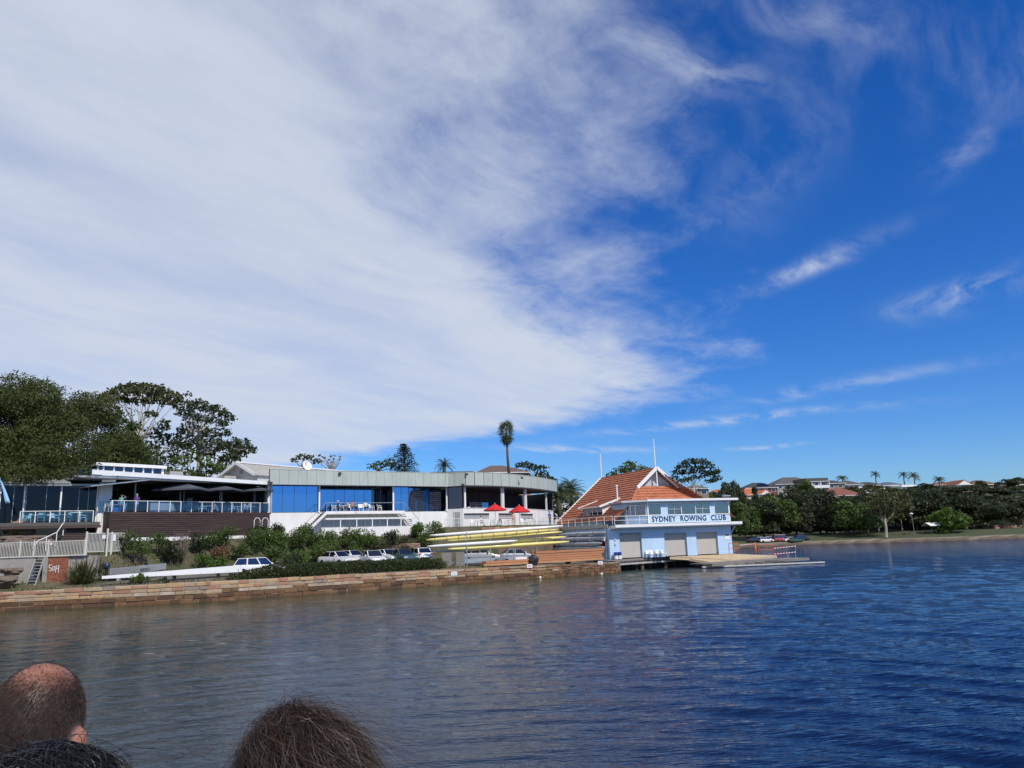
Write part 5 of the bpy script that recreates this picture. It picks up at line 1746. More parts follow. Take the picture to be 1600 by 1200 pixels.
# trees by the flats and behind the boathouse
tree('gum_tree', 'dark clumped gum tree leaning out beyond the brick flats', tuple(at(840, 770, 165))[:2] + (16,), at(842, 752, 165), px_blobs([(812, 728, 8, 5), (822, 727, 9, 6), (832, 732, 9, 7), (845, 731, 11, 4), (850, 740, 7, 5), (838, 745, 10, 7), (855, 748, 10, 6), (862, 752, 9, 6), (845, 755, 12, 7)], 165, 3), 0.3, L_DARK, per=6, size=0.36, bark=BARK_PALE)
tree('leafy_tree', 'leafy green tree between the pavilion and the date palms', tuple(at(858, 810, 136))[:2] + (6,), at(858, 795, 136), px_blobs([(856, 780, 9, 8), (866, 792, 12, 9), (855, 798, 9, 8), (880, 800, 12, 8), (895, 796, 12, 8), (905, 785, 10, 8), (872, 808, 12, 6)], 136, 2), 0.3, L_MID, per=7, size=0.33)
tree('leafy_tree', 'broad dark tree with feathery top rising behind the tiled ridge', tuple(at(985, 780, 160))[:2] + (8,), at(985, 755, 160), px_blobs([(955, 744, 10, 6), (968, 738, 11, 7), (980, 732, 11, 8), (993, 733, 11, 8), (1006, 736, 10, 7), (1015, 738, 8, 6), (975, 748, 14, 8), (998, 748, 14, 8), (983, 724, 5, 4), (990, 726, 5, 4)], 160, 3), 0.35, L_MID, per=6, size=0.36)
ub_ = [(1053, 748, 6, 4), (1060, 738, 8, 6), (1068, 728, 9, 6), (1080, 722, 10, 5), (1093, 722, 10, 5), (1105, 728, 9, 6), (1115, 738, 8, 6), (1120, 748, 7, 4), (1075, 738, 9, 5), (1090, 735, 10, 6), (1103, 742, 9, 5), (1063, 752, 6, 3), (1085, 748, 7, 4), (1110, 752, 7, 3), (1073, 750, 6, 4)]
tree('umbrella_tree', 'dense dark umbrella-crowned tree standing alone above the boathouse gutter', tuple(at(1084, 785, 190))[:2] + (12,), at(1084, 762, 190), px_blobs(ub_, 190, 4, 1.35), 0.3, L_DARK, per=5, size=0.4, bark=BARK_PALE)

# ------------------------------------------------------------------ the wooded far shore
def proto_round(name, R, n, br, m, per=2.6, size=0.55, trunk=BARK, H=None, low=-0.4):
    root = empty(name, (0, 0, 0))
    bl = dome((0, 0, R[2] * 0.75), R, n, br, fill=0.25, low=low)
    mb = MB(); limbs(mb, (0, 0, 0), (0, 0, R[2] * 0.5), bl, 0.28, every=3); mb.build('trunk', trunk, root, local=True)
    P_, N_ = blob_points(bl, per)
    V, F_ = kites(P_, N_, size)
    np_mesh('crown', V, F_, m, root)
    return root


def proto_cas(name, m, H=13.0):
    root = empty(name, (0, 0, 0))
    bl = []
    for i in range(46):
        k = NPR.uniform(0.12, 1.0)
        a = NPR.uniform(0, 6.28); r = (1 - k) ** 0.6 * 3.8 * NPR.uniform(0.4, 1.0) + 0.2
        bl.append((math.cos(a) * r, math.sin(a) * r, H * k, 0.9, 0.9, 1.7))
    mb = MB(); limbs(mb, (0, 0, 0), (0, 0, H * 0.75), bl, 0.22, every=2); mb.build('trunk', BARK, root, local=True)
    P_, N_ = blob_points(bl, 3.2)
    N_[:, 2] *= 0.2
    V, F_ = kites(P_, N_, 0.55, asp=0.28)
    np_mesh('crown', V, F_, m, root)
    return root


def proto_cone(name, m, H=10.0):
    root = empty(name, (0, 0, 0))
    bl = []
    for i in range(40):
        k = NPR.uniform(0.1, 1.0); a = NPR.uniform(0, 6.28); r = (1 - k) * 2.8 * NPR.uniform(0.5, 1.0)
        bl.append((math.cos(a) * r, math.sin(a) * r, H * k, 0.9, 0.9, 0.8))
    mb = MB(); limbs(mb, (0, 0, 0), (0, 0, H * 0.9), bl, 0.2, every=4); mb.build('trunk', BARK, root, local=True)
    P_, N_ = blob_points(bl, 3.4)
    V, F_ = kites(P_, N_, 0.45)
    np_mesh('crown', V, F_, m, root)
    return root


PROTO = {
    'round': (proto_round('shore_tree', (6, 6, 6), 34, (1.5, 2.4), L_MID), 10.6),
    'dark': (proto_round('shore_tree', (6, 6, 7), 36, (1.5, 2.4), L_DARK), 12.2),
    'olive': (proto_round('shore_tree', (5.5, 5.5, 6.5), 26, (1.3, 2.1), L_OLIVE, trunk=BARK_PALE), 11.4),
    'gum': (proto_round('shore_gum', (6.5, 6, 5.5), 30, (1.3, 2.0), L_DGUM, trunk=BARK_WHITE, low=0.0), 9.8),
    'bright': (proto_round('shore_tree', (6, 5.5, 5.4), 40, (1.3, 2.0), L_BRIGHT, low=-0.7), 9.5),
    'cas': (proto_cas('casuarina', L_CAS), 14.2),
    'cone': (proto_cone('shore_conifer', L_DARK), 10.6),
}
WOOD_LABEL = {'round': ('rounded mid-green tree in the woods across the bay', 'rounded green trees across the bay'),
              'dark': ('dark shady evergreen tree in the woods across the bay', 'dark evergreens across the bay'),
              'olive': ('olive-toned open tree in the woods across the bay', 'olive trees across the bay'),
              'gum': ('grey-green gum tree on the far hillside below the houses', 'gums on the far hillside'),
              'cas': ('feathery drooping casuarina on the far shore near the parked cars', 'casuarinas across the bay'),
              'cone': ('dark pointed conifer on the far hillside', 'conifers on the far hillside'),
              'bright': ('bright green dome-shaped tree behind the picnic shelter', None)}
WOODS = [  # px, top y, width px, distance, kind
    (1160, 786, 46, 232, 'round'), (1178, 760, 26, 262, 'cone'), (1190, 783, 62, 240, 'dark'), (1215, 776, 58, 246, 'round'), (1238, 770, 50, 250, 'cas'), (1258, 768, 48, 246, 'cas'), (1276, 772, 46, 250, 'cas'),
    (1296, 768, 56, 243, 'cas'), (1318, 776, 56, 240, 'dark'), (1328, 783, 60, 233, 'round'), (1352, 790, 56, 228, 'round'), (1366, 772, 56, 240, 'olive'), (1402, 770, 56, 240, 'olive'), (1425, 768, 60, 242, 'dark'),
    (1448, 766, 56, 244, 'cas'), (1468, 768, 56, 240, 'dark'), (1512, 774, 60, 236, 'dark'), (1536, 776, 60, 238, 'gum'), (1546, 790, 46, 228, 'dark'), (1592, 782, 60, 232, 'dark'), (1578, 772, 56, 246, 'gum'), (1610, 776, 56, 240, 'dark'),
    (1141, 748, 36, 285, 'gum'), (1150, 776, 46, 270, 'dark'), (1232, 762, 40, 275, 'dark'), (1256, 752, 34, 292, 'round'), (1282, 764, 44, 280, 'dark'), (1345, 768, 50, 276, 'gum'), (1388, 762, 60, 272, 'olive'), (1420, 762, 44, 280, 'gum'),
    (1440, 756, 44, 288, 'dark'), (1466, 760, 50, 280, 'gum'), (1498, 760, 56, 276, 'dark'), (1522, 762, 46, 280, 'olive'), (1550, 768, 50, 270, 'dark'), (1572, 749, 34, 300, 'dark'), (1600, 764, 46, 275, 'gum'), (1180, 776, 46, 275, 'gum'),
    (1204, 772, 46, 278, 'dark'), (1328, 760, 40, 300, 'olive'), (1360, 757, 44, 300, 'olive'), (1120, 770, 36, 260, 'dark'), (1100, 764, 34, 250, 'round'), (1625, 760, 60, 280, 'dark'), (1592, 746, 30, 330, 'dark'), (1530, 752, 20, 320, 'dark')]


MARKS = [(1095, 'the grey house behind the umbrella tree'), (1128, 'the small orange roof'), (1178, 'the orange tiled house'), (1221, 'the red van'), (1250, 'the big charcoal roof'), (1277, 'the stacked white balconies'), (1310, 'the wide red-brown roof'), (1340, 'the dark roofed villa'), (1384, 'the white-trunked gum'),
         (1429, 'the park lamp'), (1470, 'the picnic shelter'), (1506, 'the white skyline gable'), (1541, 'the brown skyline roof'), (1575, 'the rock steps'), (1600, 'the pale balconied house')]


def wood_tree(px, py, w, Y, kind, label=None, rot=None):
    root, H0 = PROTO[kind]
    top = at(px, py, Y)
    base = hz(top.x, top.y)
    o = copy_tree(root)
    sz = max(0.35, (top.z - base) / H0)
    sx = w * Y / FPX / {'cas': 8.0, 'cone': 6.0}.get(kind, 13.0)
    o.location = (top.x, top.y, base - 0.1)
    o.scale = (sx, sx, sz)
    o.rotation_euler = (0, 0, NPR.uniform(0, 6.28))
    lab, grp = WOOD_LABEL[kind]
    if grp:
        mark = min(MARKS, key=lambda m_: abs(m_[0] - px))[1]
        lab = lab.split(' in the woods')[0].split(' on the far')[0].split(' beneath')[0] + (' by the water below ' if Y < 256 else ' partway up the slope near ') + mark
    tag(o, label or lab, 'tree', grp if not label else None)
    return o


for w_ in WOODS:
    wood_tree(*w_)
wood_tree(1480, 793, 60, 222, 'bright')
WOOD_LABEL['dark'] = ('dark undergrowth bush beneath the trees across the bay', 'undergrowth across the bay')
for i, px in enumerate(range(1158, 1610, 17)):
    if 1372 < px < 1396: continue
    wood_tree(px + NPR.uniform(-4, 4), 818 - (px - 1160) * 0.018 + NPR.uniform(-4, 3), 40, 247 + NPR.uniform(-4, 5), 'dark')
lg = px_blobs([(1372, 788, 14, 9), (1388, 783, 14, 10), (1400, 793, 10, 8), (1378, 800, 14, 8), (1364, 802, 9, 7), (1392, 808, 9, 6), (1383, 775, 10, 7)], 220, 2)
tb = at(1384, 834, 220); tb.z = hz(tb.x, tb.y)
tree('white_trunk_gum', 'forked gum tree with a white trunk on the far lawn', tb, at(1383, 812, 220), lg, 0.42, L_OLIVE, per=3.2, size=0.5, bark=BARK_WHITE)
for root, _ in PROTO.values():                      # the pattern trees themselves go
    for c_ in list(root.children):
        bpy.data.objects.remove(c_)
    bpy.data.objects.remove(root)
for px, py, Y, lab in ((1367.5, 742, 330, 'single feather palm on the skyline standing apart above a dark roof'), (1411.5, 743, 330, 'slim feather palm on the skyline close to a bushier palm'), (1428, 745, 326, 'bushy feather palm on the skyline beside the slim one'), (1467, 751, 322, 'short feather palm on the skyline by a red roof')):
    t_ = at(px, py, Y)
    b_ = Vector((t_.x, t_.y, hz(t_.x, t_.y)))
    palm(b_, t_, lab, FROND_F, 18, 0.25, 1.0 if px < 1420 else 1.25, (-0.4, 1.1))
tt = at(1316, 748, 330)
palm(Vector((tt.x, tt.y, hz(tt.x, tt.y))), tt, 'low dark cycad-like palm between the far grey and white houses', FROND_F, 20, 0.3, 1.1, (-0.3, 0.9))

# ------------------------------------------------------------------ shrubs and hedge on the club bank
def ghit(px, py, y0=55.0, y1=330.0, n=3000):
    """where the ray through a photo pixel first meets the ground"""
    d = ray(px, py)
    ys = np.linspace(y0, y1, n)
    X = d.x / d.y * ys; Z = CAM_H + d.z / d.y * ys
    h = height(X, ys)[0]
    i = int(np.argmax(h >= Z))
    return Vector((X[i], ys[i], h[i]))


def shrub(px, py, w, h, m, label, group=None, per=26, size=0.12, cat='shrub', name='shrub', Y=None, asp=0.5, n=9, up=0.0):
    """px,py: foot of the shrub in the photo; w,h: its size in photo pixels"""
    g = ghit(px, py) if Y is None else at(px, py, Y)
    if Y is not None: g.z = hz(g.x, g.y)
    k = g.y / FPX
    W_, H_ = w * k / 2, h * k
    root = empty(name, g, label, cat, group)
    bl = []
    for i in range(n):
        a = NPR.uniform(0, 6.28); r = W_ * NPR.uniform(0, 0.68)
        z = H_ * NPR.uniform(0.25, 0.78)
        q = min(W_, H_ * 0.6) * NPR.uniform(0.38, 0.6)
        bl.append((g.x + math.cos(a) * r, g.y + math.sin(a) * r * 0.8, g.z + z, q, q, q * NPR.uniform(0.7, 1.0)))
    mb = MB()
    for b in bl:
        e = Vector(b[:3]); mb.tube([g + Vector((NPR.normal() * 0.1, NPR.normal() * 0.1, -0.1)), g.lerp(e, 0.5) + Vector((NPR.normal() * .1, 0, 0.1)), e], [0.05, 0.035, 0.012], 4, cap=False)
    mb.build('stems', BARK, root)
    crown_obj('foliage', bl, per, size, m, root, low=-0.8, asp=asp)
    return root


def blade_plant(px, py, w, h, m, label, n=60, group=None, cat='plant', name='spiky_plant', Y=None, wid=0.035):
    g = ghit(px, py) if Y is None else at(px, py, Y)
    if Y is not None: g.z = hz(g.x, g.y)
    k = g.y / FPX
    root = empty(name, g, label, cat, group)
    V, F_ = [], []
    for i in range(n):
        a = NPR.uniform(0, 6.28); e = NPR.uniform(0.25, 1.45)
        L = h * k * NPR.uniform(0.7, 1.1)
        d = Vector((math.cos(a) * math.cos(e) * (w * k / 2) / (h * k) * 1.2, math.sin(a) * math.cos(e), math.sin(e)))
        o_ = Vector((NPR.normal(), NPR.normal(), 0)) * w * k * 0.10
        n_ = d.cross(Vector((0, 0, 1)))
        n_ = (n_.normalized() if n_.length > 1e-3 else Vector((1, 0, 0))) * wid
        p0, p1, p2 = o_, o_ + d * L * 0.6, o_ + d * L + Vector((0, 0, -0.18 * L * math.cos(e)))
        s = len(V)
        V += [p0 - n_, p0 + n_, p1 + n_ * 1.1, p1 - n_ * 1.1, p2]
        F_ += [(s, s + 1, s + 2), (s, s + 2, s + 3), (s + 3, s + 2, s + 4)]
    np_mesh('blades', np.array([tuple(v) for v in V]), np.array(F_), m, root)
    return root


GB = 'leafy green shrubs on the bank'
SH = [  # px, foot y, width, height, leaf, label, group
    (212, 884, 44, 62, L_MID, 'tall rounded glossy shrub beside the white pool gate', None),
    (191, 868, 26, 40, L_OLIVE, 'thin twiggy shrub tangled in the white gate', None),
    (268, 886, 46, 52, L_DARK, 'dark shrub with pale flowers on the bank below the deck', None),
    (283, 882, 40, 58, L_DRY, 'grey dried-out twiggy bush on the bank below the deck', None),
    (306, 868, 36, 44, L_DARK, 'leafy green shrub on the bank below the brown deck', GB + ' below the deck'),
    (330, 864, 36, 42, L_MID, 'leafy green shrub on the bank below the brown deck', GB + ' below the deck'),
    (352, 862, 36, 40, L_MID, 'leafy green shrub on the bank below the brown deck', GB + ' below the deck'),
    (345, 885, 40, 30, L_RUST, 'rusty brown dry scrub on the bank under the deck shrubs', None),
    (318, 890, 42, 26, L_BRIGHT, 'soft bright green bush low on the bank by the white racing shell', None),
    (340, 894, 40, 26, L_BRIGHT, 'soft bright grassy bush between the shell and the station wagon', None),
    (395, 868, 46, 40, L_MID, 'leafy green shrub on the bank above the parked station wagon', GB + ' above the wagon'),
    (418, 864, 46, 38, L_BRIGHT, 'leafy green shrub on the bank above the parked station wagon', GB + ' above the wagon'),
    (440, 872, 46, 44, L_BRIGHT, 'leafy green shrub on the bank above the parked station wagon', GB + ' above the wagon'),
    (462, 866, 44, 40, L_MID, 'leafy green shrub on the bank above the parked station wagon', GB + ' above the wagon'),
    (487, 856, 50, 34, L_MID, 'leafy green shrub on the bank under the white bridge terrace', GB + ' under the terrace'),
    (512, 858, 46, 32, L_BRIGHT, 'leafy green shrub on the bank under the white bridge terrace', GB + ' under the terrace'),
    (540, 858, 46, 32, L_MID, 'leafy green shrub on the bank under the white bridge terrace', GB + ' under the terrace'),
    (562, 862, 46, 36, L_BRIGHT, 'leafy green shrub on the bank under the white bridge terrace', GB + ' under the terrace'),
    (580, 858, 36, 30, L_MID, 'leafy green shrub on the bank under the white bridge terrace', GB + ' under the terrace'),
    (610, 856, 30, 26, L_DARK, 'small dark shrub alone on the bare earth patch above the sedans', None),
    (500, 884, 50, 34, L_MID, 'broad green bush at the foot of the bank beside the parked sedans', None),
    (470, 888, 42, 28, L_BRIGHT, 'low bright bush at the foot of the bank behind the hedge', None),
    (652, 846, 40, 30, L_BRIGHT, 'lush green shrub at the pavilion corner, further from the shells', None),
    (676, 842, 42, 30, L_BRIGHT, 'lush green shrub at the pavilion corner beside the white shell bow', None),
    (672, 822, 34, 20, L_DARK, 'dark spiky-topped shrub against the white pavilion link wall', None),
    (252, 872, 40, 40, L_MID, 'bushy green shrub beside the pale-flowered dark shrub on the bank', None),
    (375, 880, 36, 30, L_MID, 'leafy green shrub on the bank above the parked station wagon', GB + ' above the wagon'),
    (405, 850, 40, 30, L_DARK, 'dark leafy shrub high on the bank against the white club wall', 'dark shrubs against the white wall'),
    (432, 846, 40, 28, L_DARK, 'dark leafy shrub high on the bank against the white club wall', 'dark shrubs against the white wall'),
    (476, 846, 40, 28, L_MID, 'leafy green shrub on the bank under the white bridge terrace', GB + ' under the terrace'),
    (498, 872, 44, 30, L_BRIGHT, 'leafy green shrub on the bank under the white bridge terrace', GB + ' under the terrace'),
    (525, 872, 44, 30, L_MID, 'leafy green shrub on the bank under the white bridge terrace', GB + ' under the terrace'),
    (555, 872, 40, 28, L_MID, 'leafy green shrub on the bank under the white bridge terrace', GB + ' under the terrace'),
    (592, 866, 40, 26, L_OLIVE, 'leafy green shrub on the bank under the white bridge terrace', GB + ' under the terrace'),
    (632, 858, 36, 22, L_OLIVE, 'low olive scrub on the bank near the shell trailer', None),
    (660, 858, 44, 26, L_MID, 'broad mid-green shrub at the trailer end of the bank', None),
    (425, 884, 50, 30, L_MID, 'thick green shrub directly behind the station wagon bonnet', None),
    (450, 890, 46, 28, L_DARK, 'dark low bush between the wagon and the sedans', None),
    (41, 888, 36, 30, L_MID, 'round green bush spilling over the concrete wall by the metal steps', None),
    (20, 838, 40, 26, L_DARK, 'dark leafy bush in the shade below the fig tree', None),
]
for px, py, w, h, m, lab, grp in SH:
    if grp: lab = lab.replace('leafy green', {L_MID: 'mid-green leafy', L_BRIGHT: 'bright green leafy', L_OLIVE: 'olive leafy'}.get(m, 'dark leafy')).replace('dark dark', 'dark')
    shrub(px, py, w, h, m, lab, grp, per=30 if m is not L_DRY else 16, size=0.11 if m is not L_DRY else 0.16, asp=0.5 if m is not L_DRY else 0.14)
for px, py, w, h, m, lab in ((218, 909, 62, 17, L_BRIGHT, 'low bright green creeper mound on the sea wall by the racing shell'), (257, 905, 22, 10, L_DARK, 'small dark tuft on the sea wall under the racing shell')):
    shrub(px, py, w, h, m, lab, per=60, size=0.09, Y=65.5, n=14)
for px, py, w, h, n, m, lab in ((127, 912, 66, 44, 260, L_OLIVE, 'big grey-green strappy grass clump beside the red brick panel'), (152, 902, 30, 30, 90, L_OLIVE, 'smaller strappy grass clump next to the dinghy stern'), (456, 838, 26, 22, 60, L_PALM, 'spiky cordyline plant at the foot of the terrace stair'),
     (508, 838, 30, 22, 70, L_PALM, 'spiky cordyline plant in front of the low white wall'), (648, 840, 22, 18, 50, L_PALM, 'spiky cordyline plant on the bare bank near the far stair'), (612, 850, 24, 20, 50, L_DARK, 'dark spiky plant on the earth patch above the sedans'),
     (536, 846, 20, 16, 50, L_DARK, 'dark spiky plant under the middle of the low white wall'), (370, 838, 26, 18, 60, L_DARK, 'dark spiky plant at the deck corner below the hoop rails'), (388, 834, 20, 14, 50, L_RUST, 'reddish spiky plant below the second hoop rail')):
    blade_plant(px, py, w, h, m, lab, n=n)

# rough grass over bank and wall top
def rough_grass():
    n = 26000
    X = NPR.uniform(-48, 2, n); Y = NPR.uniform(59, 101, n)
    Z, t, f, far, left = height(X, Y)
    ok = (t > 0.9) & (f < -1.6) & ((t < 3.2) | (f > -8.3)) & (X < -2)
    ok &= vnoise(X * 0.8, Y * 0.8, 21) > -0.35
    X, Y, Z = X[ok], Y[ok], Z[ok]
    n = len(X)
    a = NPR.uniform(0, 6.28, n); L = NPR.uniform(0.12, 0.42, n); w = 0.045
    p = np.stack([X, Y, Z - 0.02], -1)
    d = np.stack([np.cos(a) * 0.4, np.sin(a) * 0.4, np.ones(n)], -1) * L[:, None]
    s = np.stack([-np.sin(a), np.cos(a), np.zeros(n)], -1) * w
    V = np.stack([p - s, p + s, p + d], 1).reshape(-1, 3)
    o = np_mesh('rough_grass', V, np.arange(3 * n).reshape(n, 3), leaf_mat('rough_bank_grass', (0.06, 0.075, 0.02), (0.17, 0.14, 0.06), scale=0.5), kind='stuff')
    tag(o, 'rough mixed grass on the earth bank and behind the sea wall', 'grass')


rough_grass()


def hedge():
    ends = [(366, 905, 67.3), (430, 901, 69.3), (520, 896, 72.5), (610, 889, 76.0), (694, 883, 79.4)]
    pts_ = []
    for px, py, Y in ends:
        q = at(px, py, Y); q.z = hz(q.x, q.y); pts_.append(q)
    root = empty('clipped_hedge', pts_[0], 'long low dark green clipped hedge behind the sea wall', 'hedge')
    bl = []
    for a, b, k in zip(pts_[:-1], pts_[1:], range(9)):
        L = (b - a).length; n = int(L / 0.42)
        for i in range(n):
            p = a.lerp(b, i / n)
            u = (k + i / n) / 4
            hgt = (1.22 - 0.22 * u) * min(1, 0.3 + u * 3.2, 0.5 + (1.02 - u) * 8) + NPR.normal() * 0.05
            for dy in (-0.5, 0.15, 0.8):
                bl.append((p.x + NPR.normal() * .1, p.y + dy + NPR.normal() * 0.1, p.z + hgt * 0.48, 0.6, 0.6, hgt * 0.58))
    crown_obj('foliage', bl, 40, 0.085, L_HEDGE, root, low=-0.95, shell=0.85)
    mb = MB()
    for a, b in zip(pts_[:-1], pts_[1:]):
        for i in range(8):
            p = a.lerp(b, i / 8 + 0.06); mb.tube([p + Vector((0, 0.2, -0.1)), p + Vector((NPR.normal() * 0.1, 0.2, 0.9))], [0.05, 0.02], 4)
    mb.build('stems', BARK, root, kind='stuff')


hedge()
# ------------------------------------------------------------------ houses
ROOF = {'red': mat('red_brown_roof_tile', (0.20, 0.075, 0.05), 0.85, var=0.25, scale=1.0), 'orange': mat('orange_roof_tile', (0.42, 0.125, 0.05), 0.85, var=0.2, scale=1.0), 'grey': mat('charcoal_roof_tile', (0.085, 0.082, 0.08), 0.8, var=0.2, scale=1.0),
        'brown': mat('brown_roof_tile', (0.13, 0.085, 0.065), 0.85, var=0.2, scale=1.0), 'slate': mat('blue_grey_roof', (0.10, 0.12, 0.15), 0.6, var=0.15, scale=1.0), 'dark': mat('dark_roof_tile', (0.05, 0.048, 0.05), 0.8, var=0.2), 'white': WHITE_PAINT}
WALL = {'brick': mat('red_orange_brickwork', (0.40, 0.19, 0.10), 0.9, var=0.2, scale=3, bump=0.2), 'tan': mat('tan_brickwork', (0.26, 0.19, 0.14), 0.9, var=0.2, scale=2), 'white': WHITE, 'grey': mat('grey_render', (0.30, 0.29, 0.28), 0.85, var=0.12),
        'cream': mat('cream_render', (0.55, 0.50, 0.42), 0.85, var=0.1), 'darkred': mat('dark_red_brickwork', (0.17, 0.06, 0.045), 0.9, var=0.2)}


def house(label, px, y_eave, wpx, y_ridge, Y, wall, roof, kind='hip', dep=9.0, rot=0.0, wins=4, storeys=1, balcony=False, solar=False, name='house', below=None, group=None):
    c = at(px, y_eave, Y)
    w = wpx * Y / FPX / 2
    rz = at(px, y_ridge, Y).z
    ez1 = c.z
    g = hz(c.x, c.y)
    zb0 = min(g, ez1 - 2.8 * storeys) - 0.5
    root = empty(name, (c.x, c.y, zb0), label, 'house', group, rz=0)
    t = Vector((math.cos(rot), math.sin(rot)))
    F = Face((c.x - t.x * w, c.y - t.y * w), (c.x + t.x * w, c.y + t.y * w))
    L = F.L
    slab(F, 'wall', WALL[wall], root, 0, L, zb0, ez1, -dep, 0)
    o = 0.5
    P = F.p
    R_ = ROOF[roof]
    mb = MB()
    e = [P(-o, ez1, o), P(L + o, ez1, o), P(L + o, ez1, -dep - o), P(-o, ez1, -dep - o)]
    if kind == 'hip':
        q = min(dep / 2 + o, L * 0.42)
        r = [P(q - o, rz, -dep / 2), P(L - q + o, rz, -dep / 2)]
        mb.add(e + r, [(0, 1, 5, 4), (1, 2, 5), (2, 3, 4, 5), (3, 0, 4), (3, 2, 1, 0)])
    elif kind == 'gable':           # gable end faces the water
        r = [P(L / 2, rz, o), P(L / 2, rz, -dep - o)]
        mb.add(e + r, [(1, 2, 5, 4), (3, 0, 4, 5), (0, 1, 4), (2, 3, 5), (3, 2, 1, 0)])
    else:
        mb.add(e + [v + Vector((0, 0, rz - ez1)) for v in e], [(3, 2, 1, 0), (4, 5, 6, 7), (0, 1, 5, 4), (1, 2, 6, 5), (2, 3, 7, 6), (3, 0, 4, 7)])
    ro = mb.build('roof', R_, root)
    slab(F, 'gutter', WHITE_PAINT, ro, -o, L + o, ez1 - 0.18, ez1 - 0.004, o - 0.02, o + 0.12)
    if kind == 'gable':
        gw = MB(); gw.prism([P(0.4, ez1 + 0.02, o + 0.02), P(L / 2, rz - 0.35, o + 0.02), P(L - 0.4, ez1 + 0.02, o + 0.02)], F.n * 0.05); gw.build('gable_board', WALL['white'], ro)
    if solar:
        k = 0.5
        a, b = P(L * 0.35, ez1, o).lerp(P(L / 2, rz, -dep / 2), 0.2), P(L * 0.8, ez1, o).lerp(P(L * 0.7, rz, -dep / 2), 0.2)
        a2, b2 = P(L * 0.35, ez1, o).lerp(P(L / 2, rz, -dep / 2), 0.75), P(L * 0.8, ez1, o).lerp(P(L * 0.7, rz, -dep / 2), 0.75)
        up = Vector((0, 0, 0.12))
        MB().hexa([a + up, b + up, b2 + up, a2 + up, a + up * 1.6, b + up * 1.6, b2 + up * 1.6, a2 + up * 1.6]).build('solar_panel', DARK_PANE, ro)
    for st_ in range(storeys):
        for i in range(wins):
            s = L * (i + 0.5) / wins
            ww = min(0.8, L / wins * 0.34)
            z1 = ez1 - 0.45 - st_ * 2.8
            z0 = z1 - 1.25
            wd = slab(F, 'window', WHITE_PAINT, root, s - ww - 0.1, s + ww + 0.1, z0 - 0.1, z1 + 0.1, 0.003, 0.06)
            slab(F, 'pane', DARK_PANE, wd, s - ww, s + ww, z0, z1, 0.0605, 0.075)
    if balcony:
        for st_ in range(storeys):
            z = ez1 - 2.7 - st_ * 2.8
            bl = slab(F, 'balcony', WHITE, root, L * balcony[0], L * balcony[1], z - 0.2, z, 0.08, 1.8)
            slab(F, 'balustrade', WHITE_PAINT, bl, L * balcony[0], L * balcony[1], z + 0.02, z + 0.95, 1.72, 1.8)
            for k in (0, 0.5, 1):
                s = L * (balcony[0] + (balcony[1] - balcony[0]) * k)
                slab(F, 'post', WHITE_PAINT, bl, s - 0.1, s + 0.1, z + 0.96, z + 2.5, 1.6, 1.8)
    return root, F


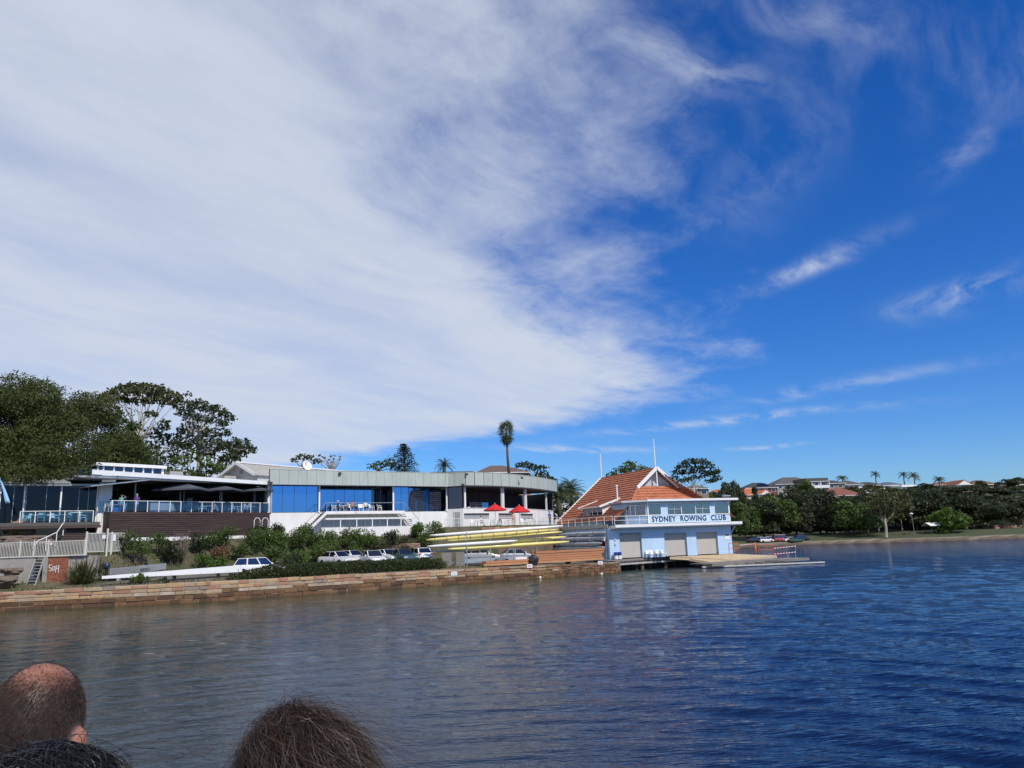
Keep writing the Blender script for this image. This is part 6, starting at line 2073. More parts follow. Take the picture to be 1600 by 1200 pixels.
house('orange brick flats with brown hipped roof behind the club pavilion', 787, 738, 84, 722.5, 172, 'brick', 'brown', 'hip', 14, 0.25, 5, 2, name='brick_flats')
HS = [
    ('dark red brick house with solar panels and white sunroom on the far hill', 1190, 762, 50, 753, 318, 'darkred', 'dark', 'hip', 9, 0.1, 4, 1, None, True),
    ('house with bright orange tiled roof and white gable half hidden by a conifer', 1178, 773, 48, 762, 298, 'cream', 'orange', 'hip', 9, 0.1, 3, 1, None, False),
    ('small white gabled wing jutting from the orange tiled house', 1196, 772, 20, 764.5, 293, 'white', 'orange', 'gable', 6, 0.1, 1, 1, None, False),
    ('house with small orange tiled roof just right of the boathouse gutter', 1128, 769, 26, 763.5, 292, 'cream', 'orange', 'hip', 8, 0.1, 2, 1, None, False),
    ('house under grey roof with solar panels beneath the small orange roof', 1122, 775, 34, 768, 280, 'grey', 'slate', 'hip', 8, 0.1, 2, 1, None, True),
    ('big charcoal-roofed house on the crest of the far hill', 1244, 756, 66, 744, 330, 'grey', 'grey', 'hip', 12, 0.1, 5, 2, None, False),
    ('tall grey house with stacked white balconies on the far hill crest', 1275, 752, 34, 747, 322, 'grey', 'grey', 'flat', 10, 0.1, 3, 2, (0.2, 1.02), False),
    ('tan brick box house with one white window on the far hill', 1306, 755, 28, 749.5, 322, 'tan', 'dark', 'hip', 8, 0.1, 2, 1, None, False),
    ('white rendered house with angular roof on the far hill', 1330, 757, 34, 750, 324, 'white', 'grey', 'hip', 8, 0.1, 2, 1, None, False),
    ('dark roofed villa in front of the white rendered house', 1338, 769, 34, 759, 306, 'white', 'dark', 'hip', 8, 0.1, 3, 1, None, False),
    ('wide house with red-brown hipped roof in the middle of the far hill', 1318, 774, 64, 762, 288, 'cream', 'red', 'hip', 10, 0.1, 4, 1, None, False),
    ('pale gabled front with balcony below the wide red-brown roof', 1302, 778, 18, 770, 283, 'cream', 'red', 'gable', 6, 0.1, 1, 2, (0.0, 1.0), False),
    ('low dark roofed house under the lone skyline palm', 1362, 758, 44, 752, 326, 'white', 'dark', 'hip', 9, 0.1, 4, 1, None, False),
    ('house with blue-grey roof and white gable trim on the skyline', 1396, 758, 34, 752, 324, 'white', 'slate', 'hip', 9, 0.1, 3, 1, None, False),
    ('white flat-roofed house front with wide windows below the blue-grey roof', 1419, 760, 20, 757.5, 316, 'white', 'white', 'flat', 8, 0.1, 3, 1, None, False),
    ('long red roofed house beside the short skyline palm', 1484, 757, 52, 752, 326, 'cream', 'red', 'hip', 9, 0.1, 3, 1, None, False),
    ('white gable end rising over the long red roof on the skyline', 1506, 757, 24, 749.5, 318, 'cream', 'red', 'gable', 8, 0.1, 1, 1, None, False),
    ('brown roofed house among dark trees on the skyline', 1541, 757, 44, 749, 326, 'tan', 'brown', 'hip', 10, 0.1, 3, 1, None, False),
    ('grey roofed bungalow with white carport among the hillside trees', 1566, 771, 38, 765.5, 290, 'grey', 'grey', 'hip', 8, 0.1, 3, 1, None, False),
    ('white flat carport below the grey roofed bungalow', 1570, 775, 22, 772.5, 282, 'cream', 'white', 'flat', 5, 0.1, 1, 1, None, False),
    ('pale balconied house at the far end of the hillside', 1600, 757, 34, 750, 318, 'white', 'brown', 'hip', 9, 0.1, 3, 2, (0.0, 0.8), False),
    ('grey house tucked behind the umbrella-crowned tree', 1092, 763, 30, 757, 235, 'tan', 'grey', 'hip', 8, 0.1, 2, 1, None, False),
    ('white house glimpsed between the date palms', 886, 775, 40, 763, 185, 'white', 'grey', 'hip', 9, 0.1, 3, 1, None, False),
    ('low white roofed house behind the short date palm', 706, 742, 60, 737, 175, 'white', 'slate', 'flat', 8, 0.1, 3, 1, None, False),
]
for (lab, px, ye, w, yr, Y, wl_m, rf, kd, dp, rt, nw, stn, bal, sol) in HS:
    house(lab, px, ye, w, yr, Y, wl_m, rf, kd, dp, rt, nw, stn, bal, sol)

# picnic shelter, lamp and bench on the far lawn
c = ghit(1466, 834)
sh = empty('picnic_shelter', c, 'small open picnic shelter with white gable roof on the far lawn', 'shelter')
F = Face((c.x - 2.2, c.y - 0.3), (c.x + 2.2, c.y + 0.3))
P = F.p
for s in (0.3, F.L - 0.3):
    for d in (0.0, -2.6):
        slab(F, 'post', DARK, sh, s - 0.07, s + 0.07, c.z - 0.2, c.z + 2.2, d - 0.07, d + 0.07)
for a, b in ((0.7, -1.3), (-3.3, -1.3)):
    MB().hexa([P(-0.3, c.z + 2.2, a), P(F.L + .3, c.z + 2.2, a), P(F.L + .3, c.z + 3.1, b), P(-0.3, c.z + 3.1, b), P(-0.3, c.z + 2.28, a), P(F.L + .3, c.z + 2.28, a), P(F.L + .3, c.z + 3.18, b), P(-0.3, c.z + 3.18, b)]).build('roof_sheet', WHITE_PAINT, sh)
slab(F, 'table', STEP_WOOD, sh, 1.0, 3.4, c.z + 0.7, c.z + 0.78, -1.7, -0.9)
slab(F, 'table_base', DARK, sh, 1.8, 2.6, c.z - 0.1, c.z + 0.699, -1.4, -1.2)
c = ghit(1429.5, 836.5)
lp_ = empty('park_lamp', c, 'leaning grey park lamp post on the far lawn', 'lamp post')
tp_ = at(1424, 804, c.y)
MB().tube([c - Vector((0, 0, 0.2)), tp_], [0.10, 0.07], 8).build('pole', TIMBER, lp_)
MB().lathe([(0.1, 0), (0.45, 0.1), (0.45, 0.35), (0.1, 0.5)], tp_, 10).build('lamp_head', WHITE_PAINT, lp_)
c = ghit(1417, 835)
bn_ = empty('park_bench', c, 'dark timber bench on the far lawn beside the lamp post', 'bench')
mb = MB().box(c.x - 0.9, c.x + 0.9, c.y - 0.25, c.y + 0.25, c.z + 0.42, c.z + 0.5); mb.build('seat', STEP_WOOD, bn_)
MB().box(c.x - 0.9, c.x + 0.9, c.y + 0.22, c.y + 0.3, c.z + 0.55, c.z + 0.95).build('backrest', STEP_WOOD, bn_)
for k in (-0.7, 0.7):
    MB().box(c.x + k - 0.05, c.x + k + 0.05, c.y - 0.2, c.y + 0.2, c.z - 0.1, c.z + 0.42).build('leg', DARK, bn_)
# sandstone rock steps below the hillside trees
rk = empty('rock_steps', ghit(1575, 826), 'stepped brown sandstone rock face among the hillside trees', 'rock')
rb = random.Random(2)
for i in range(9):
    for j in range(6):
        px = 1556 + j * 8 + rb.uniform(-3, 3) + i * 0.8; py = 830 - i * 3.1
        q = at(px, py, 229 + i * 1.6)
        w = rb.uniform(0.7, 1.3)
        mb = MB(); mb.hexa([(q.x - w, q.y - .8, q.z - 0.7), (q.x + w, q.y - .9 + rb.uniform(-.2, .2), q.z - 0.7), (q.x + w, q.y + 1, q.z - 0.7), (q.x - w, q.y + 1, q.z - 0.7),
                           (q.x - w * .9, q.y - .6, q.z), (q.x + w * .92, q.y - .6 + rb.uniform(-.2, .2), q.z + rb.uniform(-.1, .1)), (q.x + w, q.y + 1, q.z), (q.x - w, q.y + 1, q.z)])
        mb.build('rock', rb.choice([STONE['pink'], STONE['grey'], STONE['buff'], TIDE[2]]), rk)
# ------------------------------------------------------------------ vehicles
TYRE = mat('black_tyre_rubber', (0.012, 0.012, 0.013), 0.85, var=0.1)
RIM = mat('alloy_rim', (0.42, 0.42, 0.43), 0.3, metal=0.8, var=0.05)
CAR_GLASS = mirror_glass('dark_car_glass', (0.10, 0.12, 0.14), 0.04)
LAMP_C = mat('headlamp_lens', (0.65, 0.67, 0.7), 0.1, var=0.02)
LAMP_R = mat('red_tail_lamp', (0.45, 0.01, 0.012), 0.2, var=0.05)
TRIM = mat('black_plastic_trim', (0.02, 0.02, 0.022), 0.6, var=0.1)
PAINTS = {}


def paint(name, rgb, metal=0.0):
    if name not in PAINTS:
        PAINTS[name] = mat(name + '_car_paint', rgb, 0.28, metal=metal, var=0.03, scale=1.0, coat=0.6)
    return PAINTS[name]


def wheel_mesh():
    mb = MB(); mb.lathe([(0.20, -0.10), (0.315, -0.10), (0.33, -0.06), (0.33, 0.06), (0.315, 0.10), (0.20, 0.10)], n=20, axis='y'); t = mb
    r = MB(); r.lathe([(0.03, 0.075), (0.205, 0.10), (0.205, -0.10), (0.03, -0.075)], n=14, axis='y')
    return t, r


def car(label, loc, rz, pm, kind='sedan', L=4.5, Wd=1.76, H=1.44, group=None, parts=True):
    root = empty('parked_car', loc, label, 'car', group, rz=rz)
    k = L / 4.5
    # side profile of the greenhouse: (x, z) from nose (+x) to tail
    if kind == 'sedan':
        g = [(1.05, 0.92), (0.35, H), (-0.95, H - 0.02), (-1.65, 0.98)]; tail = 0.98
    elif kind == 'wagon':
        g = [(1.05, 0.92), (0.40, H), (-1.75, H - 0.03), (-2.1, 0.98)]; tail = 0.98
    elif kind == 'hatch':
        g = [(1.15, 0.94), (0.45, H), (-1.45, H - 0.05), (-1.95, 1.0)]; tail = 1.0
    elif kind == 'van':
        g = [(1.75, 1.05), (1.25, H), (-2.05, H), (-2.15, 1.05)]; tail = 1.05
    else:  # suv
        g = [(1.05, 1.05), (0.5, H), (-1.85, H - 0.04), (-2.1, 1.08)]; tail = 1.08
    g = [(x * k, z) for x, z in g]
    hw = Wd / 2
    belt = g[0][1]
    nose = 0.72 if kind != 'van' else 0.95
    # lower body: stations along x, rounded section
    st_ = [(2.25 * k, 0.42, nose - 0.16, 0.80), (2.18 * k, 0.30, nose - 0.02, 0.92), (1.75 * k, 0.24, nose + 0.06, 0.98), (g[0][0], 0.22, belt - 0.02, 1.0), (0, 0.22, belt, 1.0), (g[3][0], 0.24, tail, 1.0), (-2.08 * k, 0.28, tail - 0.03, 0.96), (-2.22 * k, 0.36, tail - 0.22, 0.86)]
    mb = MB(); vs, fs = [], []
    n = 8
    for (x, z0, z1, w) in st_:
        hh = z1 - z0
        sec = [(-hw * w * 0.90, z0), (-hw * w, z0 + hh * 0.28), (-hw * w * 0.995, z0 + hh * 0.66), (-hw * w * 0.90, z1), (hw * w * 0.90, z1), (hw * w * 0.995, z0 + hh * 0.66), (hw * w, z0 + hh * 0.28), (hw * w * 0.90, z0)]
        vs += [(x, y, z) for y, z in sec]
    for i in range(len(st_) - 1):
        for j in range(n):
            fs.append((i * n + j, i * n + (j + 1) % n, (i + 1) * n + (j + 1) % n, (i + 1) * n + j))
    fs += [tuple(range(n)), tuple((len(st_) - 1) * n + j for j in range(n))]
    mb.add(vs, fs); mb.build('body', pm, root, smooth=True, local=True)
    # greenhouse
    tw = hw * 0.76; bw = hw * 0.89
    q = [(g[0][0], bw, g[0][1] - 0.03), (g[1][0], tw, g[1][1]), (g[2][0], tw, g[2][1]), (g[3][0], bw, g[3][1] - 0.03)]
    mb = MB()
    vs = [(x, -y, z) for x, y, z in q] + [(x, y, z) for x, y, z in q]
    mb.add(vs, [(0, 1, 2, 3), (7, 6, 5, 4), (0, 4, 5, 1), (1, 5, 6, 2), (2, 6, 7, 3)])
    mb.build('roof', pm, root, local=True, bevel=0.05)

    def pane(name, corners, inset=0.1, m=CAR_GLASS, out=0.012):
        c4 = [Vector(v) for v in corners]
        ctr = sum(c4, Vector()) / 4
        nn = (c4[1] - c4[0]).cross(c4[3] - c4[0]).normalized()
        if nn.dot(ctr - Vector((0, 0, 0.9))) < 0: nn = -nn
        ins = [v.lerp(ctr, inset) for v in c4]
        MB().add([v + nn * out for v in ins] + [v - nn * 0.02 for v in ins], [(0, 1, 2, 3), (0, 1, 5, 4), (1, 2, 6, 5), (2, 3, 7, 6), (3, 0, 4, 7)]).build(name, m, root, local=True)
    pane('windshield', (vs[0], vs[4], vs[5], vs[1]), 0.1)
    pane('rear_window', (vs[2], vs[6], vs[7], vs[3]), 0.14)
    for o_ in (0, 4):
        a, b, c_, d = [Vector(v) for v in vs[o_:o_ + 4]]
        nseg = 3 if kind in ('wagon', 'van', 'suv') else 2
        for i in range(nseg):
            u, v = i / nseg, (i + 1) / nseg
            pane('side_window', (a.lerp(d, u), b.lerp(c_, u), b.lerp(c_, v), a.lerp(d, v)), 0.12)
    if parts:
        for sx in (1, -1):
            t, r = wheel_mesh()
            for sy in (1, -1):
                wv = Vector((sx * 1.36 * k, sy * (hw - 0.1), 0.33))
                wo = bpy.data.objects.new('wheel', None); COL.objects.link(wo); wo.parent = root; wo.location = wv
                t, r = wheel_mesh()
                t.build('tyre', TYRE, wo, local=True, smooth=True); r.build('rim', RIM, wo, local=True)
        for sy in (1, -1):
            MB().box(2.1 * k, 2.215 * k, sy * hw * 0.72 - 0.18, sy * hw * 0.72 + 0.18, nose - 0.18, nose - 0.04).build('headlight', LAMP_C, root, local=True, bevel=0.02)
            MB().box(-2.205 * k, -2.08 * k, sy * hw * 0.74 - 0.14, sy * hw * 0.74 + 0.14, tail - 0.38, tail - 0.06).build('tail_light', LAMP_R, root, local=True, bevel=0.02)
            MB().box(g[0][0] - 0.28, g[0][0] - 0.1, sy * (hw + 0.1) - 0.1, sy * (hw + 0.1) + 0.08, belt + 0.02, belt + 0.16).build('mirror', pm, root, local=True, bevel=0.03)
        MB().box(2.1 * k, 2.262 * k, -hw * 0.8, hw * 0.8, 0.34, 0.5).build('front_bumper', TRIM, root, local=True, bevel=0.03)
        MB().box(-2.262 * k, -2.1 * k, -hw * 0.8, hw * 0.8, 0.4, 0.54).build('rear_bumper', TRIM, root, local=True, bevel=0.03)
    return root


def gloc(px, Y):
    q = at(px, 860, Y); q.z = hz(q.x, q.y); return q


WHT = paint('white', (0.75, 0.75, 0.74)); SIL = paint('silver', (0.45, 0.46, 0.48), 0.5)
car('white station wagon parked behind the clipped hedge with its tail towards the racing shell', gloc(407, 70.9), RAD(22), WHT, 'wagon', 4.9, 1.8, 1.56)
car('white sedan parked at the bank end of the row beside the broad green bush', gloc(527, 80.5), RAD(-38), WHT, 'sedan', 4.5, 1.75, 1.46)
car('white hatchback squeezed between two white cars behind the hedge', gloc(549, 83), RAD(-40), WHT, 'hatch', 4.1, 1.7, 1.46)
car('white sedan facing the hedge in the middle of the row, nose forward', gloc(582, 80), RAD(-62), WHT, 'sedan', 4.6, 1.8, 1.5)
car('white utility car mostly hidden behind the middle sedan', gloc(605, 84), RAD(-50), WHT, 'sedan', 4.4, 1.75, 1.46)
car('dark blue-green sedan parked between two white cars behind the hedge', gloc(628, 82.5), RAD(-55), paint('dark_teal', (0.06, 0.11, 0.12), 0.3), 'sedan', 4.5, 1.78, 1.46)
car('white hatchback showing a red tail lamp at the ramp end of the row', gloc(655, 84.5), RAD(118), WHT, 'hatch', 4.2, 1.74, 1.55)
car('silver people carrier parked under the racked racing shells', gloc(749, 88.5), RAD(12), SIL, 'suv', 4.5, 1.76, 1.62)
car('silver-grey sedan parked behind the shell trailer mudguards', gloc(806, 92), RAD(18), paint('grey', (0.28, 0.30, 0.33), 0.4), 'sedan', 4.6, 1.78, 1.46)
for px, Y, rz, col, kd, H, lab in ((1180, 226, 5, paint('black', (0.015, 0.015, 0.018)), 'hatch', 1.45, 'black hatchback at the boathouse end of the far shore car row'), (1190, 228, 10, WHT, 'sedan', 1.45, 'white car half behind the black hatchback across the bay'), (1198, 226, 8, WHT, 'wagon', 1.5, 'white wagon across the bay, beside the long silver one'),
       (1206, 229, 6, SIL, 'wagon', 1.55, 'silver wagon parked next to the red van across the bay'), (1221.5, 228, 4, paint('faded_red', (0.36, 0.07, 0.055)), 'van', 2.05, 'faded red van parked on the far shore'), (1237, 227, 6, WHT, 'sedan', 1.4, 'white car on the other side of the red van across the bay'),
       (1245, 225, 8, paint('green', (0.03, 0.10, 0.05)), 'sedan', 1.4, 'green car among those parked across the bay'), (1255, 229, 5, paint('black', (0.015, 0.015, 0.018)), 'suv', 1.75, 'black four-wheel drive at the open end of the far shore car row')):
    car(lab, gloc(px, Y), RAD(rz + 5), col, kd, 4.5, 1.76, H, 'cars parked across the bay')

# ------------------------------------------------------------------ boats
HULL_W = mat('white_gelcoat', (0.80, 0.80, 0.78), 0.3, var=0.04, coat=0.4)
HULL_Y = mat('yellow_hull_paint', (0.80, 0.72, 0.22), 0.35, var=0.06, scale=0.6, coat=0.3)
HULL_YT = mat('yellow_canvas_cover', (0.72, 0.60, 0.20), 0.7, var=0.12, scale=0.8)
HULL_G = mat('grey_boat_cover', (0.42, 0.45, 0.48), 0.6, var=0.12, scale=0.8)
ALLOY = mat('bare_aluminium_hull', (0.46, 0.46, 0.44), 0.4, metal=0.6, var=0.2, scale=2, stretch=(0.4, 2, 6))


def shell(label, a, b, m, wid=0.55, hgt=0.34, straps=0, inverted=False, group=None, tip=None):
    """a slender racing hull from a to b (its keel line)"""
    a, b = Vector(a), Vector(b)
    root = empty('rowing_shell', a.lerp(b, 0.5), label, 'rowing shell', group)
    d = (b - a).normalized(); sd = d.cross(Vector((0, 0, 1))).normalized(); up = sd.cross(d)
    vs, fs = [], []
    n, k = 22, 8
    for i in range(n + 1):
        t = i / n
        w = wid * max(0.04, math.sin(math.pi * min(max(t, 0.0), 1.0)) ** 0.55) / 2
        h = hgt * (0.35 + 0.65 * math.sin(math.pi * t) ** 0.5)
        c = a.lerp(b, t)
        for j in range(k):
            an = 2 * math.pi * j / k
            y, z = math.cos(an) * w, math.sin(an) * h * 0.5
            if (z > 0) != inverted: z *= 0.55
            vs.append(c + sd * y + up * (z + hgt * 0.2))
    for i in range(n):
        for j in range(k):
            fs.append((i * k + j, i * k + (j + 1) % k, (i + 1) * k + (j + 1) % k, (i + 1) * k + j))
    fs += [tuple(range(k)), tuple(n * k + j for j in range(k))]
    MB().add(vs, fs).build('hull', m, root, smooth='all')
    for i in range(straps):
        t = (i + 0.7) / (straps + 0.4)
        w = wid * math.sin(math.pi * t) ** 0.55 / 2 + 0.012
        h = hgt * (0.35 + 0.65 * math.sin(math.pi * t) ** 0.5) / 2 + 0.012
        c = a.lerp(b, t) + up * hgt * 0.2
        ring = [c + sd * math.cos(x) * w + up * math.sin(x) * h * (0.58 if (math.sin(x) > 0) != inverted else 1.03) for x in np.linspace(0, 2 * math.pi, 13)]
        MB().tube(ring, 0.022, 4, cap=False).build('strap', DARK, root)
    MB().lathe([(0.01, -0.05), (0.05, 0), (0.01, 0.05)], b + up * hgt * 0.2, 8).build('bow_ball', tip or WHITE_PAINT, root)
    return root


RY = 83.5
sh_def = [('long white racing shell on the top tier of the rack', (672, 838, 83.0), (880, 823, 86.5), HULL_W, 0.66, 0.62, 0),
          ('yellow racing shell in a strapped canvas cover on the second rack tier', (666, 845, 82.0), (870, 829, 86.0), HULL_YT, 0.66, 0.64, 11),
          ('bare yellow racing shell behind the strapped one on the second tier', (700, 846, 86.0), (878, 832, 89.0), HULL_Y, 0.6, 0.5, 0),
          ('white racing shell on the third rack tier, bow towards the hedge', (668, 855, 82.0), (808, 846, 84.5), HULL_W, 0.6, 0.58, 0),
          ('yellow racing shell on the third rack tier, bow towards the boathouse', (752, 850, 84.2), (884, 840, 87.5), HULL_Y, 0.62, 0.6, 2),
          ('yellow racing shell on the lowest rack tier', (700, 859.5, 82.5), (889, 847.5, 87.0), HULL_Y, 0.64, 0.64, 0),
          ('grey covered racing shell poking out beneath the lowest yellow one', (678, 862, 82.6), (770, 858, 84.5), HULL_G, 0.55, 0.46, 0)]
for lab, (x0, y0, Y0), (x1, y1, Y1), m, w, h, stp in sh_def:
    shell(lab, at(x0, y0, Y0), at(x1, y1, Y1), m, w, h * 0.85, stp, tip=LAMP_R if 'top tier' in lab else None)
gside = [('top tier of the boathouse side rack', (870, 837.5), (946, 834.0)), ('second tier of the boathouse side rack', (862, 845), (945, 842)), ('third tier of the boathouse side rack', (862, 852.5), (940, 850.5)), ('bottom tier of the boathouse side rack', (858, 859.5), (945, 857))]
for lab, (x0, y0), (x1, y1) in gside:
    shell('grey covered racing shell on the ' + lab, at(x0, y0, 106.0), at(x1, y1, 93.6), HULL_G, 0.66, 0.72, 3, group=None)
# side rack brackets on the boathouse wall
rkk = empty('side_boat_rack', FBL.p(DEPTH - 4, 1.2, 0.8), 'steel cantilever boat rack along the boathouse side wall', 'boat rack')
for s in (DEPTH - 2.2, DEPTH - 5.5, DEPTH - 9.0):
    MB().bar(FBL.p(s, 1.1, 0.3), FBL.p(s, 4.6, 0.3), 0.09, 0.09).build('upright', GALV, rkk)
    for (x0, y0), (x1, y1) in [q[1:] for q in gside]:
        a, b = at(x0, y0, 106.0), at(x1, y1, 93.6)
        z = a.lerp(b, 0.75).z - 0.12
        MB().bar(FBL.p(s, z, 0.35), FBL.p(s, z, 1.7), 0.06, 0.06).build('arm', GALV, rkk)
# shell trailer: chassis, tandem wheels, uprights with arms
tr = empty('boat_trailer', gloc(770, 85.0), 'long steel rowing-boat trailer with tandem wheels and tall uprights', 'trailer')
ta, tb_ = at(706, 876, 82.5), at(850, 866, 86.3)
TF = Face((ta.x, ta.y), (tb_.x, tb_.y))
tz = 1.95
slab(TF, 'chassis', GALV, tr, 0.2, TF.L - 0.5, tz - 0.16, tz, -0.9, -0.8)
slab(TF, 'chassis', GALV, tr, 0.2, TF.L - 0.5, tz - 0.16, tz, 0.1, 0.2)
slab(TF, 'tray', SIL, tr, 1.0, TF.L - 0.8, tz + 0.003, tz + 0.3, -0.85, 0.15)
slab(TF, 'number_board', WHITE_PAINT, tr, TF.s(804, 870), TF.s(822, 870), tz - 0.1, tz + 0.26, 0.21, 0.24)
for px in (728.5, 765.5, 801.5, 838):
    s = TF.s(px, 855)
    if px < 840:
        MB().bar(TF.p(s, 1.35, 0.17), TF.p(s, TF.z(px, 827 + (838 - px) * 0.04), 0.17), 0.08, 0.08).build('upright', GALV, tr)
    for zy_ in (829.5, 840.5, 850.5, 859.5):
        z = TF.z(px, zy_ + (800 - px) * 0.075)
        MB().bar(TF.p(s, z, 0.3), TF.p(s, z, -1.3), 0.06, 0.06).build('arm', GALV, tr)
MB().bar(TF.p(TF.s(785, 866), tz + 0.1, 0.16), TF.p(TF.s(801, 848), TF.z(801, 848), 0.16), 0.06, 0.06).build('brace', GALV, tr)
for px in (773, 790):
    for dd in (0.3, -1.0):
        s = TF.s(px, 875)
        wo = bpy.data.objects.new('wheel', None); COL.objects.link(wo); wo.parent = tr
        wo.location = TF.p(s, hz(*TF.p(s, 0, 0)[:2]) + 0.34, dd) - tr.location; wo.rotation_euler = (0, 0, math.atan2(TF.t.y, TF.t.x))
        t, r = wheel_mesh(); t.build('tyre', TYRE, wo, local=True, smooth=True); r.build('rim', WHITE_PAINT, wo, local=True)
s0 = TF.s(781.5, 870)
mg = MB(); ang = np.linspace(0.1, math.pi - 0.1, 9)
arc = [TF.p(s0 + math.cos(a) * 1.15, 1.55 + math.sin(a) * 0.62, 0.42) for a in ang]
for p0, p1 in zip(arc[:-1], arc[1:]): mg.bar(p0, p1, 0.26, 0.04)
mg.build('mudguard', TRIM, tr)

# the white shell on trestles and the tin dinghy
a, b = at(159, 904.5, 64.6), at(378, 893.5, 69.3)
ws_ = empty('white_racing_shell', a.lerp(b, 0.5), 'very long white racing shell lying on low trestles behind the sea wall', 'rowing shell')
d = (b - a).normalized(); sd = d.cross(Vector((0, 0, 1))).normalized()
vs, fs = [], []
n = 24
for i in range(n + 1):
    t = i / n; c = a.lerp(b, t)
    w = 0.3 * max(0.1, math.sin(math.pi * min(0.02 + t * 0.93, 1)) ** 0.5)
    h = 0.22 + 0.36 * t ** 0.9
    vs += [c - sd * w, c - sd * w * 0.95 + Vector((0, 0, h)), c + sd * w * 0.95 + Vector((0, 0, h)), c + sd * w]
for i in range(n):
    for j in range(4): fs.append((i * 4 + j, i * 4 + (j + 1) % 4, i * 4 + 4 + (j + 1) % 4, i * 4 + 4 + j))
fs += [(0, 1, 2, 3), (n * 4, n * 4 + 1, n * 4 + 2, n * 4 + 3)]
MB().add(vs, fs).build('hull', HULL_W, ws_)
for t in (0.2, 0.5, 0.82):
    c = a.lerp(b, t); g_ = hz(c.x, c.y)
    MB().box(c.x - 0.06, c.x + 0.06, c.y - 0.25, c.y + 0.25, g_ - 0.1, c.z).build('trestle', DARK, ws_)
for t in np.linspace(0.06, 0.9, 9):
    c = a.lerp(b, t) - sd * 0.0
    w = 0.3 * math.sin(math.pi * (0.02 + t * 0.93)) ** 0.5
    MB().lathe([(0.005, -0.012), (0.028, 0), (0.005, 0.012)], c + sd * (w + 0.004) + Vector((0, 0, 0.06)), 6, 'y').build('bolt', DARK, ws_)
# dinghy
a, b = at(171, 900, 67.0), at(259, 894.5, 69.0)
dg = empty('tin_dinghy', a.lerp(b, 0.5), 'bare aluminium dinghy with black outboard motor behind the white shell', 'dinghy')
d = (b - a); Ld = d.length; d.normalize(); sd = d.cross(Vector((0, 0, 1))).normalized()
vs, fs = [], []
for i in range(11):
    t = i / 10
    w = 0.72 * (1 - max(0, t - 0.45) ** 2 / 0.31) + 0.02
    zk = 0.30 * max(0, t - 0.6) ** 1.5 * 3; zt = 0.62 + 0.18 * t
    c = a + d * (Ld * t)
    for y, z in ((-w, zt), (-w * 0.88, zk + 0.16), (0, zk), (w * 0.88, zk + 0.16), (w, zt), (w * 0.9, zt - 0.03), (0, zk + 0.14), (-w * 0.9, zt - 0.03)):
        vs.append(c + sd * y + Vector((0, 0, z - 0.05)))
for i in range(10):
    for j in range(8): fs.append((i * 8 + j, i * 8 + (j + 1) % 8, i * 8 + 8 + (j + 1) % 8, i * 8 + 8 + j))
fs += [tuple(range(8)), tuple(80 + j for j in range(8))]
MB().add(vs, fs).build('hull', ALLOY, dg)
for sgn in (1,):
    MB().tube([a + sd * 0.73 * sgn + Vector((0, 0, 0.57)), a + d * Ld * 0.5 + sd * 0.72 * sgn + Vector((0, 0, 0.67)), b + Vector((0, 0, 0.76))], 0.035, 5).build('gunwale', ALLOY, dg)
ob = empty('outboard_motor', a); ob.parent = dg; ob.location = a - dg.location
e = a - d * 0.25
mb = MB(); mb.lathe([(0.1, 0.55), (0.24, 0.62), (0.27, 0.85), (0.24, 1.05), (0.1, 1.13)], e, 10); mb.build('cowl', mat('blue_black_cowl', (0.02, 0.03, 0.06), 0.35), ob, smooth='all')
MB().bar(e + Vector((0, 0, -0.05)), e + Vector((0, 0, 0.56)), 0.22, 0.18).build('leg', TRIM, ob)
MB().bar(e + Vector((0, 0, 0.0)) - d * 0.28, e + Vector((0, 0, 0.0)) + d * 0.15, 0.3, 0.04).build('plate', TRIM, ob)
g_ = hz(a.x, a.y)
for t in (0.2, 0.7):
    c = a + d * Ld * t
    MB().box(c.x - 0.1, c.x + 0.1, c.y - 0.5, c.y + 0.5, min(g_, c.z) - 0.3, c.z - 0.04).build('trailer_bunk', GREY_STEEL, dg)


def words(text, F, s0, s1, z0, z1, d, m, parent, name='lettering', bold=0.015):
    tx = bpy.data.curves.new('text', 'FONT'); tx.body = text; tx.size = 1; tx.extrude = 0.003; tx.offset = bold
    to = bpy.data.objects.new('text', tx); COL.objects.link(to)
    bpy.context.view_layer.update()
    tm = bpy.data.meshes.new_from_object(to.evaluated_get(bpy.context.evaluated_depsgraph_get()))
    bpy.data.objects.remove(to)
    xs = [v.co.x for v in tm.vertices]; ys = [v.co.y for v in tm.vertices]
    x0, x1, y0, y1 = min(xs), max(xs), min(ys), max(ys)
    for v in tm.vertices:
        q = F.p(s0 + (s1 - s0) * (v.co.x - x0) / (x1 - x0), z0 + (z1 - z0) * (v.co.y - y0) / (y1 - y0), d + v.co.z)
        v.co = q - wl(parent)
    tm.materials.append(m)
    o = bpy.data.objects.new(name, tm); COL.objects.link(o); o.parent = parent
    return o


FDg = Face((a + sd * 0.70)[:2], ((a + sd * 0.70) + d)[:2])
words('AZ75N', FDg, Ld * 0.53, Ld * 0.70, a.z + 0.33, a.z + 0.55, 0.06, DARK, dg, 'registration', 0.03)

for px, py, lab in ((756, 908, 'small white mooring float off the sea wall notice board'), (844, 902.5, 'small white mooring float off the wrapped winch'), (940, 897, 'small white mooring float off the sea wall end')):
    c = atz(px, py, 0.05)
    fl = empty('mooring_float', c, lab, 'buoy')
    MB().lathe([(0.02, -0.14), (0.12, -0.08), (0.14, 0.02), (0.1, 0.12), (0.02, 0.15)], c, 10).build('ball', HULL_W, fl, smooth='all')
    MB().tube([c + Vector((0, 0, 0.14)), c + Vector((0.03, 0, 0.2)), c + Vector((0.06, 0, 0.14))], 0.012, 5).build('eye', GALV, fl)

